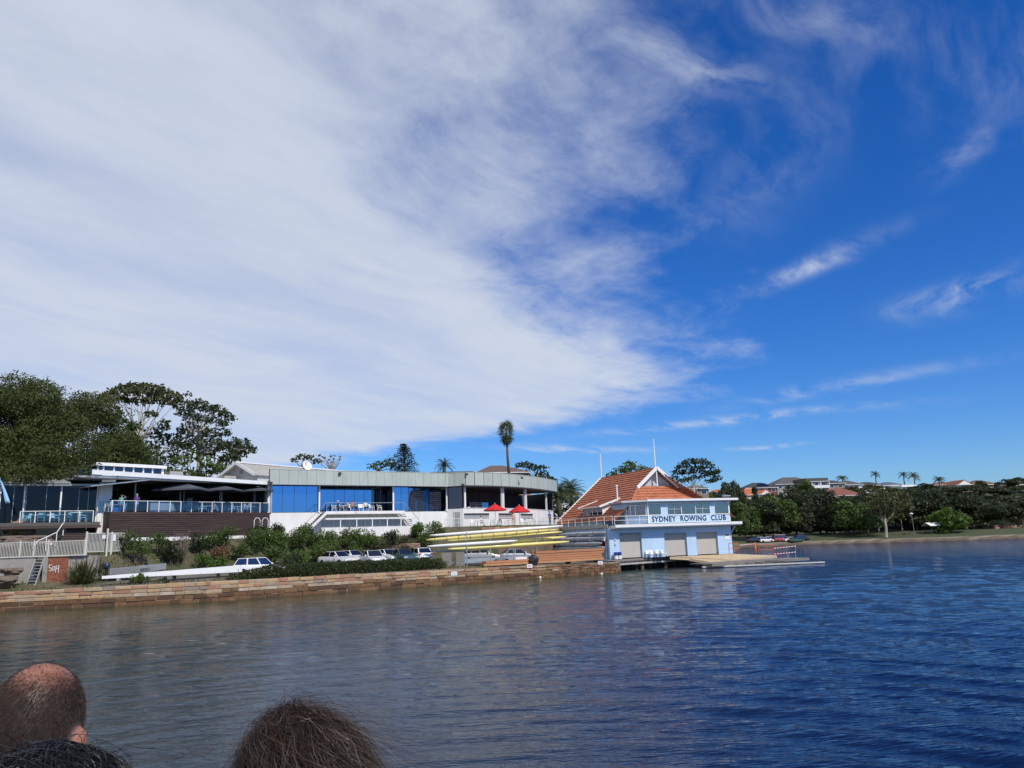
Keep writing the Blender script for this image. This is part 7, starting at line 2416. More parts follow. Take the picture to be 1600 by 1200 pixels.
# ------------------------------------------------------------------ timber stacks, signs on the wall
CEDAR = mat('orange_cedar_plank', (0.42, 0.185, 0.085), 0.7, var=0.25, scale=1.5, stretch=(1, 1, 8), bump=0.2)
CEDAR2 = mat('pale_cedar_plank', (0.46, 0.23, 0.11), 0.7, var=0.25, scale=1.5, stretch=(1, 1, 8), bump=0.2)
for lab, (x0, y0, Y0), (x1, y1, Y1), nz, ny in (('big stack of orange cedar planks on the sea wall by the boathouse', (836, 880, 84.6), (944, 873.5, 90.8), 5, 2), ('low pile of orange cedar planks beside the trailer wheels', (757, 884, 81.6), (832, 881.0, 84.6), 2, 2)):
    a, b = at(x0, y0, Y0), at(x1, y1, Y1)
    F = Face((a.x, a.y), (b.x, b.y))
    zg = max(hz(a.x, a.y), hz(b.x, b.y))
    st = empty('timber_stack', (a.x, a.y, zg), lab, 'timber stack')
    rb = random.Random(3)
    for s in (0.8, F.L / 2, F.L - 0.8):
        slab(F, 'bearer', STEP_WOOD, st, s - 0.06, s + 0.06, zg - 0.2, zg + 0.1, -0.9, 0.0)
    for i in range(nz):
        z0 = zg + 0.103 + i * 0.26
        for j in range(ny):
            e0, e1 = rb.uniform(-0.2, 0.25), rb.uniform(-0.4, 0.2)
            slab(F, 'plank', rb.choice([CEDAR, CEDAR2, CEDAR]), st, e0 + 0.02, F.L + e1, z0, z0 + 0.235, -0.42 * (j + 1) + 0.03, -0.42 * j + rb.uniform(-0.03, 0.05))
# dark tarpaulined winch between the stacks
q = at(833.5, 882, 84.3); q.z = hz(q.x, q.y)
wn = empty('tarped_winch', q, 'black plastic-wrapped winch between the two cedar piles', 'winch')
mb = MB(); rs_ = np.random.RandomState(8); V = unit(140, rs_) * np.array([0.4, 0.3, 0.42]) * (1 + 0.3 * rs_.normal(size=(140, 1)))
bm = bmesh.new()
for v in V: bm.verts.new((v[0], v[1], v[2] + 0.42))
bmesh.ops.convex_hull(bm, input=bm.verts)
me = bpy.data.meshes.new('wrap'); bm.to_mesh(me); bm.free(); me.materials.append(mat('black_tarp', (0.02, 0.018, 0.022), 0.5, var=0.2, bump=0.6)); o = bpy.data.objects.new('wrap', me); COL.objects.link(o); o.parent = wn
MB().rod(q + Vector((0, 0, 0.2)), q + Vector((0, 0, 1.6)), 0.05).build('post', GALV, wn)
W_LINE = [Face((-25.4, 64.2), (-6.9, 77.5)), Face((-6.9, 77.5), (11.6, 89.9))]
for F, px, py, lab in ((W_LINE[1], 709.5, 896, 'white notice board fixed to the sea wall below the hedge end'), (W_LINE[1], 827.5, 884.2, 'white notice with red print on the sea wall below the wrapped winch'), (W_LINE[1], 938, 879.2, 'white notice on the sea wall end beside the jetty')):
    s, z = F.hit(px, py, 0.12)
    sg = empty('wall_sign', F.p(s, z, 0.12), lab, 'sign')
    slab(F, 'board', WHITE_PAINT, sg, s - 0.34, s + 0.34, z - 0.2, z + 0.18, 0.11, 0.135)
    for k in range(2):
        slab(F, 'printed_line', LAMP_R if px > 720 else GREY_STEEL, sg, s - 0.24, s + 0.22 - 0.08 * k, z + 0.02 - 0.12 * k, z + 0.07 - 0.12 * k, 0.1355, 0.139)

# ------------------------------------------------------------------ fence, steps and brick panel
fa, fb_ = at(-30, 872, 66.0), at(136, 869, 67.2)
FF = Face((fa.x, fa.y), (fb_.x, fb_.y))
FENCE_W = mat('cream_white_fence_paint', (0.66, 0.64, 0.58), 0.5, var=0.06)


def fence_panel(F, parent, s0, s1, z0, z1, gap=0.115):
    mb = MB()
    F.box(mb, s0, s1, z0, z0 + 0.05, -0.02, 0.02); F.box(mb, s0, s1, z1 - 0.05, z1, -0.02, 0.02)
    n = int((s1 - s0) / gap)
    for i in range(n):
        s = s0 + (s1 - s0) * (i + 0.5) / n
        F.box(mb, s - 0.018, s + 0.018, z0 + 0.052, z1 - 0.052, -0.015, 0.015)
    return mb.build('picket_panel', FENCE_W, parent, kind='stuff')


fn = empty('pool_fence', FF.p(4, 4, 0), 'cream-white picket pool fence on the concrete retaining wall', 'fence')
fz = 4.0
posts = [FF.s(x, 860) for x in (-28, 31.5, 53, 75.5, 132.5)]
for a, b in zip(posts[:-1], posts[1:]):
    fence_panel(FF, fn, a + 0.06, b - 0.06, fz + 0.02, fz + 1.28)
for s in posts:
    slab(FF, 'post', FENCE_W, fn, s - 0.045, s + 0.045, fz - 0.1, fz + 1.4, -0.045, 0.045)
MB().bar(FF.p(FF.s(52, 858), fz + 0.7, 0.1), FF.p(FF.s(62, 846), fz + 1.45, 0.1), 0.07, 0.07).build('brace', FENCE_W, fn)
slab(FF, 'latch_plate', WHITE_PAINT, fn, FF.s(79, 850), FF.s(82, 850), fz + 0.95, fz + 1.12, 0.03, 0.05)
ga, gb = at(133.5, 864, 67.3), at(192, 863, 70.2)
FGt = Face((ga.x, ga.y), (gb.x, gb.y))
gt = empty('pool_gate', FGt.p(0, fz, 0), 'tall white picket gate with notice plate between fence and shrub', 'gate')
gz_ = 4.25
for a, b in ((0.1, FGt.s(165, 850)), (FGt.s(169, 850), FGt.L)):
    fence_panel(FGt, gt, a, b - 0.08, gz_, gz_ + 1.62)
for s, h in ((0.0, 1.75), (FGt.s(167, 850), 2.0), (FGt.s(174, 850), 1.7), (FGt.L, 1.6)):
    slab(FGt, 'post', FENCE_W, gt, s - 0.06, s + 0.06, gz_ - 0.6, gz_ + h, -0.06, 0.06)
slab(FGt, 'notice_plate', WHITE_PAINT, gt, FGt.s(159.5, 842), FGt.s(164.5, 842), gz_ + 1.12, gz_ + 1.45, 0.02, 0.045)
slab(FGt, 'latch_box', WHITE_PAINT, gt, FGt.s(174.5, 842), FGt.s(180.5, 842), gz_ + 0.9, gz_ + 1.5, 0.02, 0.06)
# concrete retaining wall with the brick panel and grey metal steps
rw = empty('retaining_wall', FF.p(3, 2, 0.2), 'weathered concrete retaining wall under the cream picket fence', 'retaining wall')
rw['kind'] = 'thing'
slab(FF, 'wall', CONC, rw, FF.s(-28, 890), FF.s(53.5, 890), 1.2, fz - 0.02, -0.3, 0.06)
slab(FF, 'wall', CONC, rw, FF.s(67.5, 890), FF.s(74.5, 890), 1.2, fz - 0.02, -0.3, 0.12)
slab(FF, 'wall', CONC, rw, FF.s(105, 890), FF.s(150, 890), 1.2, fz - 0.02, -0.6, -0.1)
slab(FF, 'coping', CONC, rw, FF.s(-28, 890), FF.s(137, 890), fz - 0.017, fz + 0.02, -0.4, 0.14)
BR = [mat('red_brick_%d' % i, c, 0.9, var=0.2, scale=4, bump=0.3) for i, c in enumerate(((0.27, 0.085, 0.05), (0.32, 0.11, 0.06), (0.22, 0.07, 0.045)))]
bp = empty('graffiti_brick_wall', FF.p(FF.s(90, 890), 1.5, 0.1), 'red brick wall panel with white graffiti beside the grey metal steps', 'brick wall')
bp['kind'] = 'thing'
u0, u1 = FF.s(75, 890), FF.s(106, 890)
slab(FF, 'mortar', MORTAR, bp, u0, u1, 1.4, fz - 0.05, -0.3, 0.02)
nr_ = 20; rb = random.Random(8)
bw = (u1 - u0) / 7
for r in range(nr_):
    z0 = 1.75 + r * (fz - 0.07 - 1.75) / nr_; z1 = z0 + (fz - 0.07 - 1.75) / nr_ - 0.012
    for c in range(8):
        s0 = u0 + (c - 0.5 * (r % 2)) * bw; s1 = s0 + bw - 0.012
        s0, s1 = max(s0, u0), min(s1, u1)
        if s1 - s0 > 0.05:
            slab(FF, 'brick', rb.choice(BR), bp, s0, s1, z0, z1, 0.0, 0.03 + rb.uniform(0, 0.006))
gm = MB()
def stroke(pp):
    for a, b in zip(pp[:-1], pp[1:]): gm.bar(FF.p(u0 + a[0], 2.55 + a[1], 0.045), FF.p(u0 + b[0], 2.55 + b[1], 0.045), 0.012, 0.045)
stroke([(0.30, 0.75), (0.08, 0.72), (0.10, 0.5), (0.28, 0.48), (0.26, 0.25), (0.1, 0.25)])
stroke([(0.38, 0.6), (0.36, 0.3), (0.52, 0.3), (0.54, 0.62), (0.38, 0.6)])
stroke([(0.62, 0.1), (0.66, 0.7), (0.64, 0.45), (0.84, 0.45), (0.86, 0.72), (0.86, 0.05)])
gm.build('graffiti', WHITE_PAINT, bp)
ms = empty('metal_steps', FF.p(FF.s(60, 890), 1.5, 0.6), 'steep grey metal steps between concrete wall and brick panel', 'steps')
v0, v1 = FF.s(54.5, 890), FF.s(66.5, 890)
for i in range(9):
    z = 1.75 + i * 0.25
    slab(FF, 'tread', GALV, ms, v0, v1, z, z + 0.06, 1.0 - i * 0.16, 1.26 - i * 0.16)
for s in (v0 - 0.03, v1 + 0.03):
    MB().bar(FF.p(s, 1.5, 1.25), FF.p(s, 3.95, -0.12), 0.05, 0.2).build('stringer', GREY_STEEL, ms)
# sandstone outcrop under the terrace
def boulder(px, py, Y, r, label, m, seed, zfac=0.7, cat='rock', name='boulder'):
    q = at(px, py, Y)
    bm = bmesh.new(); bmesh.ops.create_icosphere(bm, subdivisions=4, radius=1.0)
    for v in bm.verts:
        p = v.co.copy() + Vector((seed * 3.1, 0, 0))
        k = 1 + 0.35 * noise.noise(p * 1.1) + 0.18 * noise.noise(p * 2.7) + 0.07 * noise.noise(p * 7)
        k += 0.06 * math.sin(v.co.z * 14 + 2 * noise.noise(p))           # weathered beds
        v.co = Vector((v.co.x * r * k * 1.2, v.co.y * r * k, max(min(v.co.z * k, 0.82), -0.9) * r * zfac))
    me = bpy.data.meshes.new(name); bm.to_mesh(me); bm.free(); me.materials.append(m)
    o = bpy.data.objects.new(name, me); COL.objects.link(o); o.location = q
    return tag(o, label, cat)


RK = mat('dark_weathered_sandstone', (0.14, 0.105, 0.08), 0.95, var=0.4, scale=1.2, bump=0.8, bscale=5)
RK2 = mat('ochre_sandstone_rock', (0.24, 0.165, 0.11), 0.95, var=0.45, scale=1.2, bump=0.8, bscale=5)
for a in ((37, 826, 71.8, 0.9, 'ochre sandstone boulder standing beside the terrace glass balustrade', RK2, 1, 1.2), (52, 846, 71.0, 1.6, 'broad dark rock ledge below the pavilion terrace', RK, 2, 0.4), (22, 848, 70.0, 1.5, 'dark rock below the shaded bush under the fig tree', RK, 3, 0.5),
          (245, 880, 73.0, 0.8, 'ochre sandstone rock exposed on the bank below the deck', RK2, 5, 0.6), (228, 872, 76, 0.9, 'dark rock at the foot of the white deck wall', RK, 6, 0.6), (6, 908, 63.9, 0.8, 'layered brown rock against the concrete wall', RK, 7, 0.6), (18, 893, 64.8, 0.7, 'grey-brown rock slab under the concrete wall top', RK, 9, 0.5),
          (537, 868, 85.5, 1.2, 'flat dark rock ledge on the bank above the white sedans', RK, 11, 0.3), (640, 853, 89, 1.0, 'pinkish bare rock on the bank below the far stair', RK2, 13, 0.35)):
    boulder(*a)
# pavilion terrace retaining wall, in coursed stone
tw_ = empty('terrace_wall', (-2, 96, 1.5), 'pinkish coursed stone wall holding up the pavilion terrace', 'stone wall')
tw_['kind'] = 'thing'
off = []
for x, y in ((-9.5, 100.9), (-6.0, 101.0), (-1.0, 106.0), (2.5, 112.0)):
    pass
tl = [(-9.0, 96.0), (-3.6, 96.6), (3.2, 101.4), (6.3, 108.0)]
rb = random.Random(4)
for a, b in zip(tl[:-1], tl[1:]):
    F = Face(a, b)
    slab(F, 'core', RK, tw_, 0, F.L, 1.0, 5.72, -0.5, 0.0)
    slab(F, 'grass_edge', mat('terrace_turf', (0.06, 0.08, 0.025), 0.95, var=0.3, scale=4), tw_, 0, F.L, 5.722, 5.86, -5.0, 0.04)
    for r in range(3):
        s = 0.0
        while s < F.L - 0.2:
            w = rb.uniform(0.5, 1.2)
            slab(F, 'stone', rb.choice([STONE['pink'], STONE['buff'], STONE['pale']]), tw_, s + 0.02, min(s + w, F.L) - 0.02, 4.85 + r * 0.29 + 0.012, 4.85 + (r + 1) * 0.29 - 0.012, -0.1, 0.05 + rb.uniform(0, 0.03))
            s += w
pr = empty('pavilion_railing', (-2, 97, 5.86), 'white tube railing along the pavilion terrace edge', 'railing')
for a, b in zip(tl[:-1], tl[1:]):
    F = Face(a, b)
    railing(F, pr, [(0.05, 5.86), (F.L, 5.86)], -0.12, 1.0, 1.7, WHITE_PAINT, 0.026)
# hoop rails at the deck corner
for px, lab in ((401.5, 'white hoop rail at the deck corner, nearer the brown slats'), (414, 'white hoop rail at the deck corner, nearer the white wall')):
    q = at(px, 824, 84.2)
    hp = empty('hoop_rail', q, lab, 'rail')
    MB().tube([q + Vector((-0.28, -0.1, -1.2)), q + Vector((-0.28, -0.1, 0.75)), q + Vector((-0.15, 0, 1.0)), q + Vector((0.15, 0.1, 1.0)), q + Vector((0.28, 0.15, 0.75)), q + Vector((0.28, 0.15, -1.2))], 0.04, 6).build('hoop', WHITE_PAINT, hp)
    MB().box(q.x - 0.4, q.x + 0.4, q.y - 0.2, q.y + 0.3, q.z - 1.4, q.z - 1.1).build('footing', CONC, hp)
# grey timber boat stand and ramp boards by the hedge end
q0 = at(707, 866, 82.0); q0.z = hz(q0.x, q0.y)
gs = empty('grey_hoarding', q0, 'weathered grey timber hoarding behind the hedge end', 'hoarding')
F = Face(tuple(at(690, 870, 81.0))[:2], tuple(at(726, 868, 82.5))[:2])
for i in range(7):
    slab(F, 'board', TIMBER, gs, 0, F.L * (0.44 if i % 2 else 0.40), 1.3 + i * 0.24, 1.3 + i * 0.24 + 0.225, -0.05, 0.0)
    slab(F, 'board', TIMBER, gs, F.L * 0.62, F.L, 1.3 + i * 0.24, 1.3 + i * 0.24 + 0.225, -0.05, 0.0)
for k in (0.03, 0.42, 0.62, 0.97):
    slab(F, 'stud', TIMBER, gs, F.L * k - 0.04, F.L * k + 0.04, 1.0, 3.0, -0.14, -0.052)
# light-blue flag at the fig end
q = at(-6, 840, 62.5)
fg = empty('feather_flag', (q.x, q.y, hz(q.x, q.y)), 'pale blue flag hanging from a pole beside the fig tree', 'flag')
MB().rod(Vector((q.x, q.y, hz(q.x, q.y))), at(-6, 735, 62.5), 0.05).build('pole', WHITE_PAINT, fg)
f0, f1, f2, f3 = at(-3, 744, 62.5), at(3, 752, 62.4), at(15, 786, 62.4), at(8, 787, 62.5)
vs, fs = [], []
for i in range(9):
    t = i / 8
    a_, b_ = f0.lerp(f3, t), f1.lerp(f2, t)
    for j in range(4):
        p = a_.lerp(b_, j / 3); p.y += 0.12 * math.sin(j * 2.0 + t * 3); vs.append(p)
for i in range(8):
    for j in range(3): fs.append((i * 4 + j, i * 4 + j + 1, i * 4 + j + 5, i * 4 + j + 4))
fo = MB().add(vs, fs).build('cloth', mat('pale_blue_flag_cloth', (0.30, 0.55, 0.75), 0.8, var=0.1), fg, smooth='all')
sm = fo.modifiers.new('thick', 'SOLIDIFY'); sm.thickness = 0.012
# ------------------------------------------------------------------ furniture
PLASTIC = mat('white_plastic', (0.78, 0.78, 0.76), 0.4, var=0.04)
PALE_BLUE = mat('pale_blue_wicker', (0.42, 0.60, 0.72), 0.6, var=0.15, scale=8)
RED_CLOTH = mat('red_umbrella_canvas', (0.55, 0.015, 0.02), 0.75, var=0.1)
GREY_CLOTH = mat('charcoal_umbrella_canvas', (0.075, 0.085, 0.105), 0.8, var=0.1)


def make_chair(name, m, cat='chair', arms=True):
    r = empty(name, (0, 0, 0))
    MB().box(-0.24, 0.24, -0.24, 0.24, 0.42, 0.46).build('seat', m, r, local=True, bevel=0.02)
    MB().hexa([(-0.24, 0.21, 0.46), (0.24, 0.21, 0.46), (0.24, 0.25, 0.46), (-0.24, 0.25, 0.46), (-0.21, 0.33, 0.88), (0.21, 0.33, 0.88), (0.21, 0.37, 0.88), (-0.21, 0.37, 0.88)]).build('backrest', m, r, local=True, bevel=0.02)
    for sx in (-1, 1):
        for sy in (-1, 1):
            MB().tube([(sx * 0.22, sy * 0.21, 0.43), (sx * 0.26, sy * 0.26, 0)], [0.025, 0.02], 6).build('leg', m, r, local=True)
        if arms:
            MB().tube([(sx * 0.25, -0.2, 0.45), (sx * 0.27, -0.2, 0.65), (sx * 0.27, 0.27, 0.66)], 0.025, 6).build('armrest', m, r, local=True)
    return r


def make_table(name, m, leg, w=0.4):
    r = empty(name, (0, 0, 0))
    MB().lathe([(w, 0.70), (w + 0.02, 0.72), (w, 0.74), (0.01, 0.74)], n=16).build('table_top', m, r, local=True)
    MB().tube([(0, 0, 0.02), (0, 0, 0.70)], 0.035, 8).build('pedestal', leg, r, local=True)
    for a in range(4):
        MB().bar((0, 0, 0.05), (0.32 * math.cos(a * 1.571 + .6), 0.32 * math.sin(a * 1.571 + .6), 0.02), 0.05, 0.03).build('foot', leg, r, local=True)
    return r


CH_W, CH_B, TB_W = make_chair('white_chair', PLASTIC), make_chair('pale_blue_chair', PALE_BLUE), make_table('round_table', PLASTIC, GALV)
PROTOS2 = [CH_W, CH_B, TB_W]


def put(proto, loc, rz, label, cat, group=None):
    o = copy_tree(proto)
    o.location = loc; o.rotation_euler = (0, 0, rz)
    return tag(o, label, cat, group)


th_d = math.atan2(FD.t.y, FD.t.x)
# deck restaurant: tables along the glass, chairs each side
rb = random.Random(6)
for i, s in enumerate((0.9, 7.2, 8.9, 10.6, 12.4, 14.2, 15.9)):
    put(TB_W, FD.p(s, DZ, -1.15), th_d, 'small round pedestal table behind the deck glass, under the charcoal umbrellas' if i else 'round table by the deck corner behind the person in purple', 'table', 'deck tables under the umbrellas' if i else None)
    for k in (-0.62, 0.62):
        put(CH_B, FD.p(s + k, DZ, -1.1 + rb.uniform(-.1, .1)), th_d + (1.57 if k < 0 else -1.57) + rb.uniform(-.3, .3), 'pale blue armchair drawn up to a deck table behind the blue glass' if i else 'pale blue armchair at the deck corner table', 'chair', 'pale blue deck chairs' if i else 'corner table deck chairs')
for i, s in enumerate((8.0, 10.0, 13.3, 15.0)):
    put(CH_B, FD.p(s, DZ, -2.3), th_d + rb.uniform(-.5, .5), 'pale blue armchair in the second row on the deck', 'chair', 'second row deck chairs')
for i, s in enumerate((2.3, 3.4, 4.5, 5.6, 6.8)):
    put(CH_B, FE.p(s, LZ, 1.5 + 0.3 * (i % 2)), rb.uniform(0, 6.2), 'pale blue armchair on the terrace outside the glazed pavilion', 'chair', 'pavilion terrace chairs')
for i, s in enumerate((2.9, 5.1)):
    put(TB_W, FE.p(s, LZ, 1.2), 0, 'round white table on the terrace outside the glazed pavilion', 'table', 'pavilion terrace tables')
# bridge terrace
tz_ = FLOOR_Z + 0.02
for i, px in enumerate((522, 533, 545, 562, 569, 579, 593)):
    s = s_of(FM, px, 797, 0.6)
    put(CH_W, FM.p(s, tz_, 0.6 + 0.3 * (i % 2)), rb.uniform(-2, 2), 'white plastic chair on the bridge terrace in front of the mirror glass', 'chair', 'bridge terrace chairs')
for px in (527, 541, 556):
    put(TB_W, FM.p(s_of(FM, px, 797, 0.5), tz_, 0.4), 0, 'round white table on the bridge terrace among the diners', 'table', 'bridge terrace tables')
q = at(588, 824, 95.5)
put(CH_W, FM.p(s_of(FM, 588, 820, 1.2), 5.3, 1.2), 0.3, 'lone white plastic chair on the walkway under the bridge terrace', 'chair')
# pavilion terrace furniture
for i, (x, y) in enumerate(((-5.6, 98.9), (-4.2, 98.4), (-3.0, 98.6), (-1.7, 99.4), (-0.4, 100.0), (0.8, 101.0), (2.0, 102.3), (-2.2, 100.4), (1.4, 103.0), (3.2, 104.6), (2.6, 103.4))):
    put(CH_W, (x, y, 5.86), rb.uniform(0, 6.2), 'white plastic chair on the pavilion terrace behind the white railing', 'chair', 'pavilion lawn chairs')
for x, y in ((-5.0, 99.2), (-1.1, 100.2), (1.2, 102.0)):
    put(TB_W, (x, y, 5.86), 0, 'round white table on the pavilion terrace by the red umbrellas', 'table', 'pavilion lawn tables')
# bar stools inside the pavilion
for i in (0, 0, 1, 1, 2):
    F = bf[i]
    put(CH_W, F.p(rb.uniform(0.2, F.L - 0.2), 7.66, -0.9 - rb.uniform(0, 1)), rb.uniform(0, 6), 'white chair inside the dark veranda above the parapet', 'chair', 'veranda chairs')
# four white chairs and two drums at the boathouse doors
for i, X in enumerate((815, 850, 905, 950)):
    s = FB.s(zx(X), zy(975), 0.7)
    put(CH_W, FB.p(s, BZ - 0.02, 0.55 + 0.1 * (i % 2)), math.atan2(FB.t.y, FB.t.x) + math.pi * 0 + 3.14 * 0 + (i - 1.5) * 0.25, ('white plastic chair by the blue boards, nearest the drums', 'white plastic chair second from the drums at the boathouse', 'white plastic chair overlapping the one before the middle roller door', 'white plastic chair against the edge of the middle roller door')[i], 'chair')
for p0 in PROTOS2:
    for c_ in list(p0.children): bpy.data.objects.remove(c_)
    bpy.data.objects.remove(p0)
DRUM_B = mat('blue_plastic_drum', (0.02, 0.05, 0.30), 0.45, var=0.08)
for i, X in enumerate((546, 577)):
    s = FB.s(zx(X), zy(1000), 0.5)
    c = FB.p(s, BZ - 0.05, 0.5)
    dr = empty('plastic_drum', c, ('blue and white plastic drum by the corner of the boathouse', 'blue and white plastic drum beside the first roller door')[i], 'drum')
    MB().lathe([(0.2, 0), (0.24, 0.03), (0.24, 0.42), (0.2, 0.45)], c, 14).build('lower_shell', PLASTIC, dr, smooth=True)
    MB().lathe([(0.2, 0.451), (0.25, 0.48), (0.25, 0.8), (0.18, 0.86), (0.05, 0.87)], c, 14).build('upper_shell', DRUM_B, dr, smooth=True)


def umbrella(label, c, w, zt, zr, m, n, pole_z, polem, group=None, sq=False):
    r = empty('parasol', (c.x, c.y, pole_z), label, 'umbrella', group)
    for i in range(n):
        a0, a1 = 2 * math.pi * (i + (0.5 if sq else 0)) / n, 2 * math.pi * (i + 1 + (0.5 if sq else 0)) / n
        k = 1 / math.cos(math.pi / 4) if sq else 1
        tip = Vector((c.x, c.y, zt))
        p0 = Vector((c.x + math.cos(a0) * w * k, c.y + math.sin(a0) * w * k, zr)); p1 = Vector((c.x + math.cos(a1) * w * k, c.y + math.sin(a1) * w * k, zr))
        m0 = tip.lerp(p0, 0.5); m1 = tip.lerp(p1, 0.5)
        dn = Vector((0, 0, -0.16))
        MB().add([tip, m0, m1, p0, p1, p0 + dn, p1 + dn], [(0, 1, 2), (1, 3, 4, 2), (3, 5, 6, 4)]).build('canopy_panel', m, r)
        MB().rod(tip - Vector((0, 0, 0.1)), p0 - Vector((0, 0, 0.03)), 0.015, 4).build('rib', polem, r)
    MB().rod((c.x, c.y, pole_z), (c.x, c.y, zt + 0.1), 0.035, 8).build('pole', polem, r)
    MB().lathe([(0.3, 0), (0.3, 0.06), (0.06, 0.1)], (c.x, c.y, pole_z), 12).build('base', GREY_STEEL, r)
    return r


for px, yt, yr, w, lab in ((773.5, 787, 796.5, 1.45, 'red canvas umbrella over the pavilion terrace, nearer the link door'), (811.5, 789, 799, 1.4, 'red canvas umbrella over the pavilion terrace, beside the far veranda column')):
    Y = 99.0 if px < 800 else 102.5
    c = at(px, yr, Y)
    umbrella(lab, c, w, at(px, yt, Y).z, c.z, RED_CLOTH, 8, 5.86, PLASTIC)
for px, yt, yr, d_, w, lab in ((288, 754, 765.5, -1.3, 2.35, 'wide charcoal umbrella over the deck, nearest the pavilion corner'), (344, 757, 766, -1.6, 2.2, 'wide charcoal umbrella over the middle of the deck'), (398.5, 760, 767, -1.6, 2.1, 'wide charcoal umbrella over the deck beside the blue mirror glass')):
    s, z = FD.hit(px, yr, d_)
    c = FD.p(s, z, d_)
    umbrella(lab, c, w, at(px, yt, c.y).z, c.z, GREY_CLOTH, 4, DZ, GREY_STEEL, sq=True)

# barricades and tape on the ramp
ORANGE = mat('orange_barricade_paint', (0.62, 0.16, 0.03), 0.55, var=0.1)
for px0, px1, Y, y0, lab in ((1140, 1155, 97.5, 864, 'orange tube barricade at the boathouse corner'), (1187, 1208, 96.5, 866.5, 'orange trestle barricade out on the ramp edge')):
    a, b = at(px0, y0, Y), at(px1, y0, Y + 0.6)
    br = empty('barricade', a, lab, 'barricade')
    h = 1.15
    MB().rod(a + Vector((0, 0, h)), b + Vector((0, 0, h)), 0.035).build('top_bar', ORANGE, br)
    MB().rod(a + Vector((0, 0, h * .5)), b + Vector((0, 0, h * .5)), 0.03).build('mid_bar', ORANGE, br)
    for q in (a, b, a.lerp(b, 0.5)):
        MB().rod(q + Vector((0, 0.25, -0.05)), q + Vector((0, 0, h)), 0.035).build('leg', ORANGE, br)
c = at(1181, 864, 97.0)
bo = empty('marker_post', c, 'fat orange plastic marker post between the barricades', 'post')
MB().lathe([(0.2, -0.1), (0.12, 0.05), (0.1, 1.2), (0.05, 1.3)], c, 10).build('shaft', ORANGE, bo, smooth=True)
MB().lathe([(0.3, -0.12), (0.3, -0.02), (0.2, 0.0)], c, 10).build('base', DARK, bo)
RED_T = mat('red_tape', (0.5, 0.05, 0.04), 0.6, var=0.05)
for (x0, y0), (x1, y1), lab in (((1155, 852), (1181, 849.5), 'red and white warning tape between corner barricade and orange post'), ((1208, 857), (1243, 853), 'upper red and white warning tape running out over the pontoon'), ((1208, 866), (1243, 862.5), 'lower red and white warning tape running out over the pontoon')):
    a, b = at(x0, y0, 97), at(x1, y1, 98.5)
    tp = empty('warning_tape', a, lab, 'tape')
    for col, o_ in ((RED_T, 0), (PLASTIC, 1)):
        mb = MB()
        for i in range(o_, 16, 2):
            p, q = a.lerp(b, i / 16), a.lerp(b, (i + 1) / 16)
            mb.bar(p, q, 0.012, 0.09)
        mb.build('red_stripes' if o_ == 0 else 'white_stripes', col, tp, kind='stuff')
q = at(1243, 868, 98.5)
tpo = empty('tape_post', q, 'thin grey post holding the warning tape at the pontoon end', 'post')
MB().rod(q + Vector((0, 0, -0.3)), at(1243, 852, 98.5), 0.03).build('shaft', GREY_STEEL, tpo)
MB().box(q.x - 0.15, q.x + 0.15, q.y - 0.15, q.y + 0.15, q.z - 0.35, q.z - 0.28).build('foot', GREY_STEEL, tpo)

# ------------------------------------------------------------------ people ashore
SKIN = mat('ashore_skin', (0.50, 0.28, 0.18), 0.55, var=0.06)  # even skin tone for the people ashore
CLOTH = {}


def cloth(n, rgb):
    if n not in CLOTH: CLOTH[n] = mat(n + '_cloth', rgb, 0.85, var=0.12, scale=4)
    return CLOTH[n]


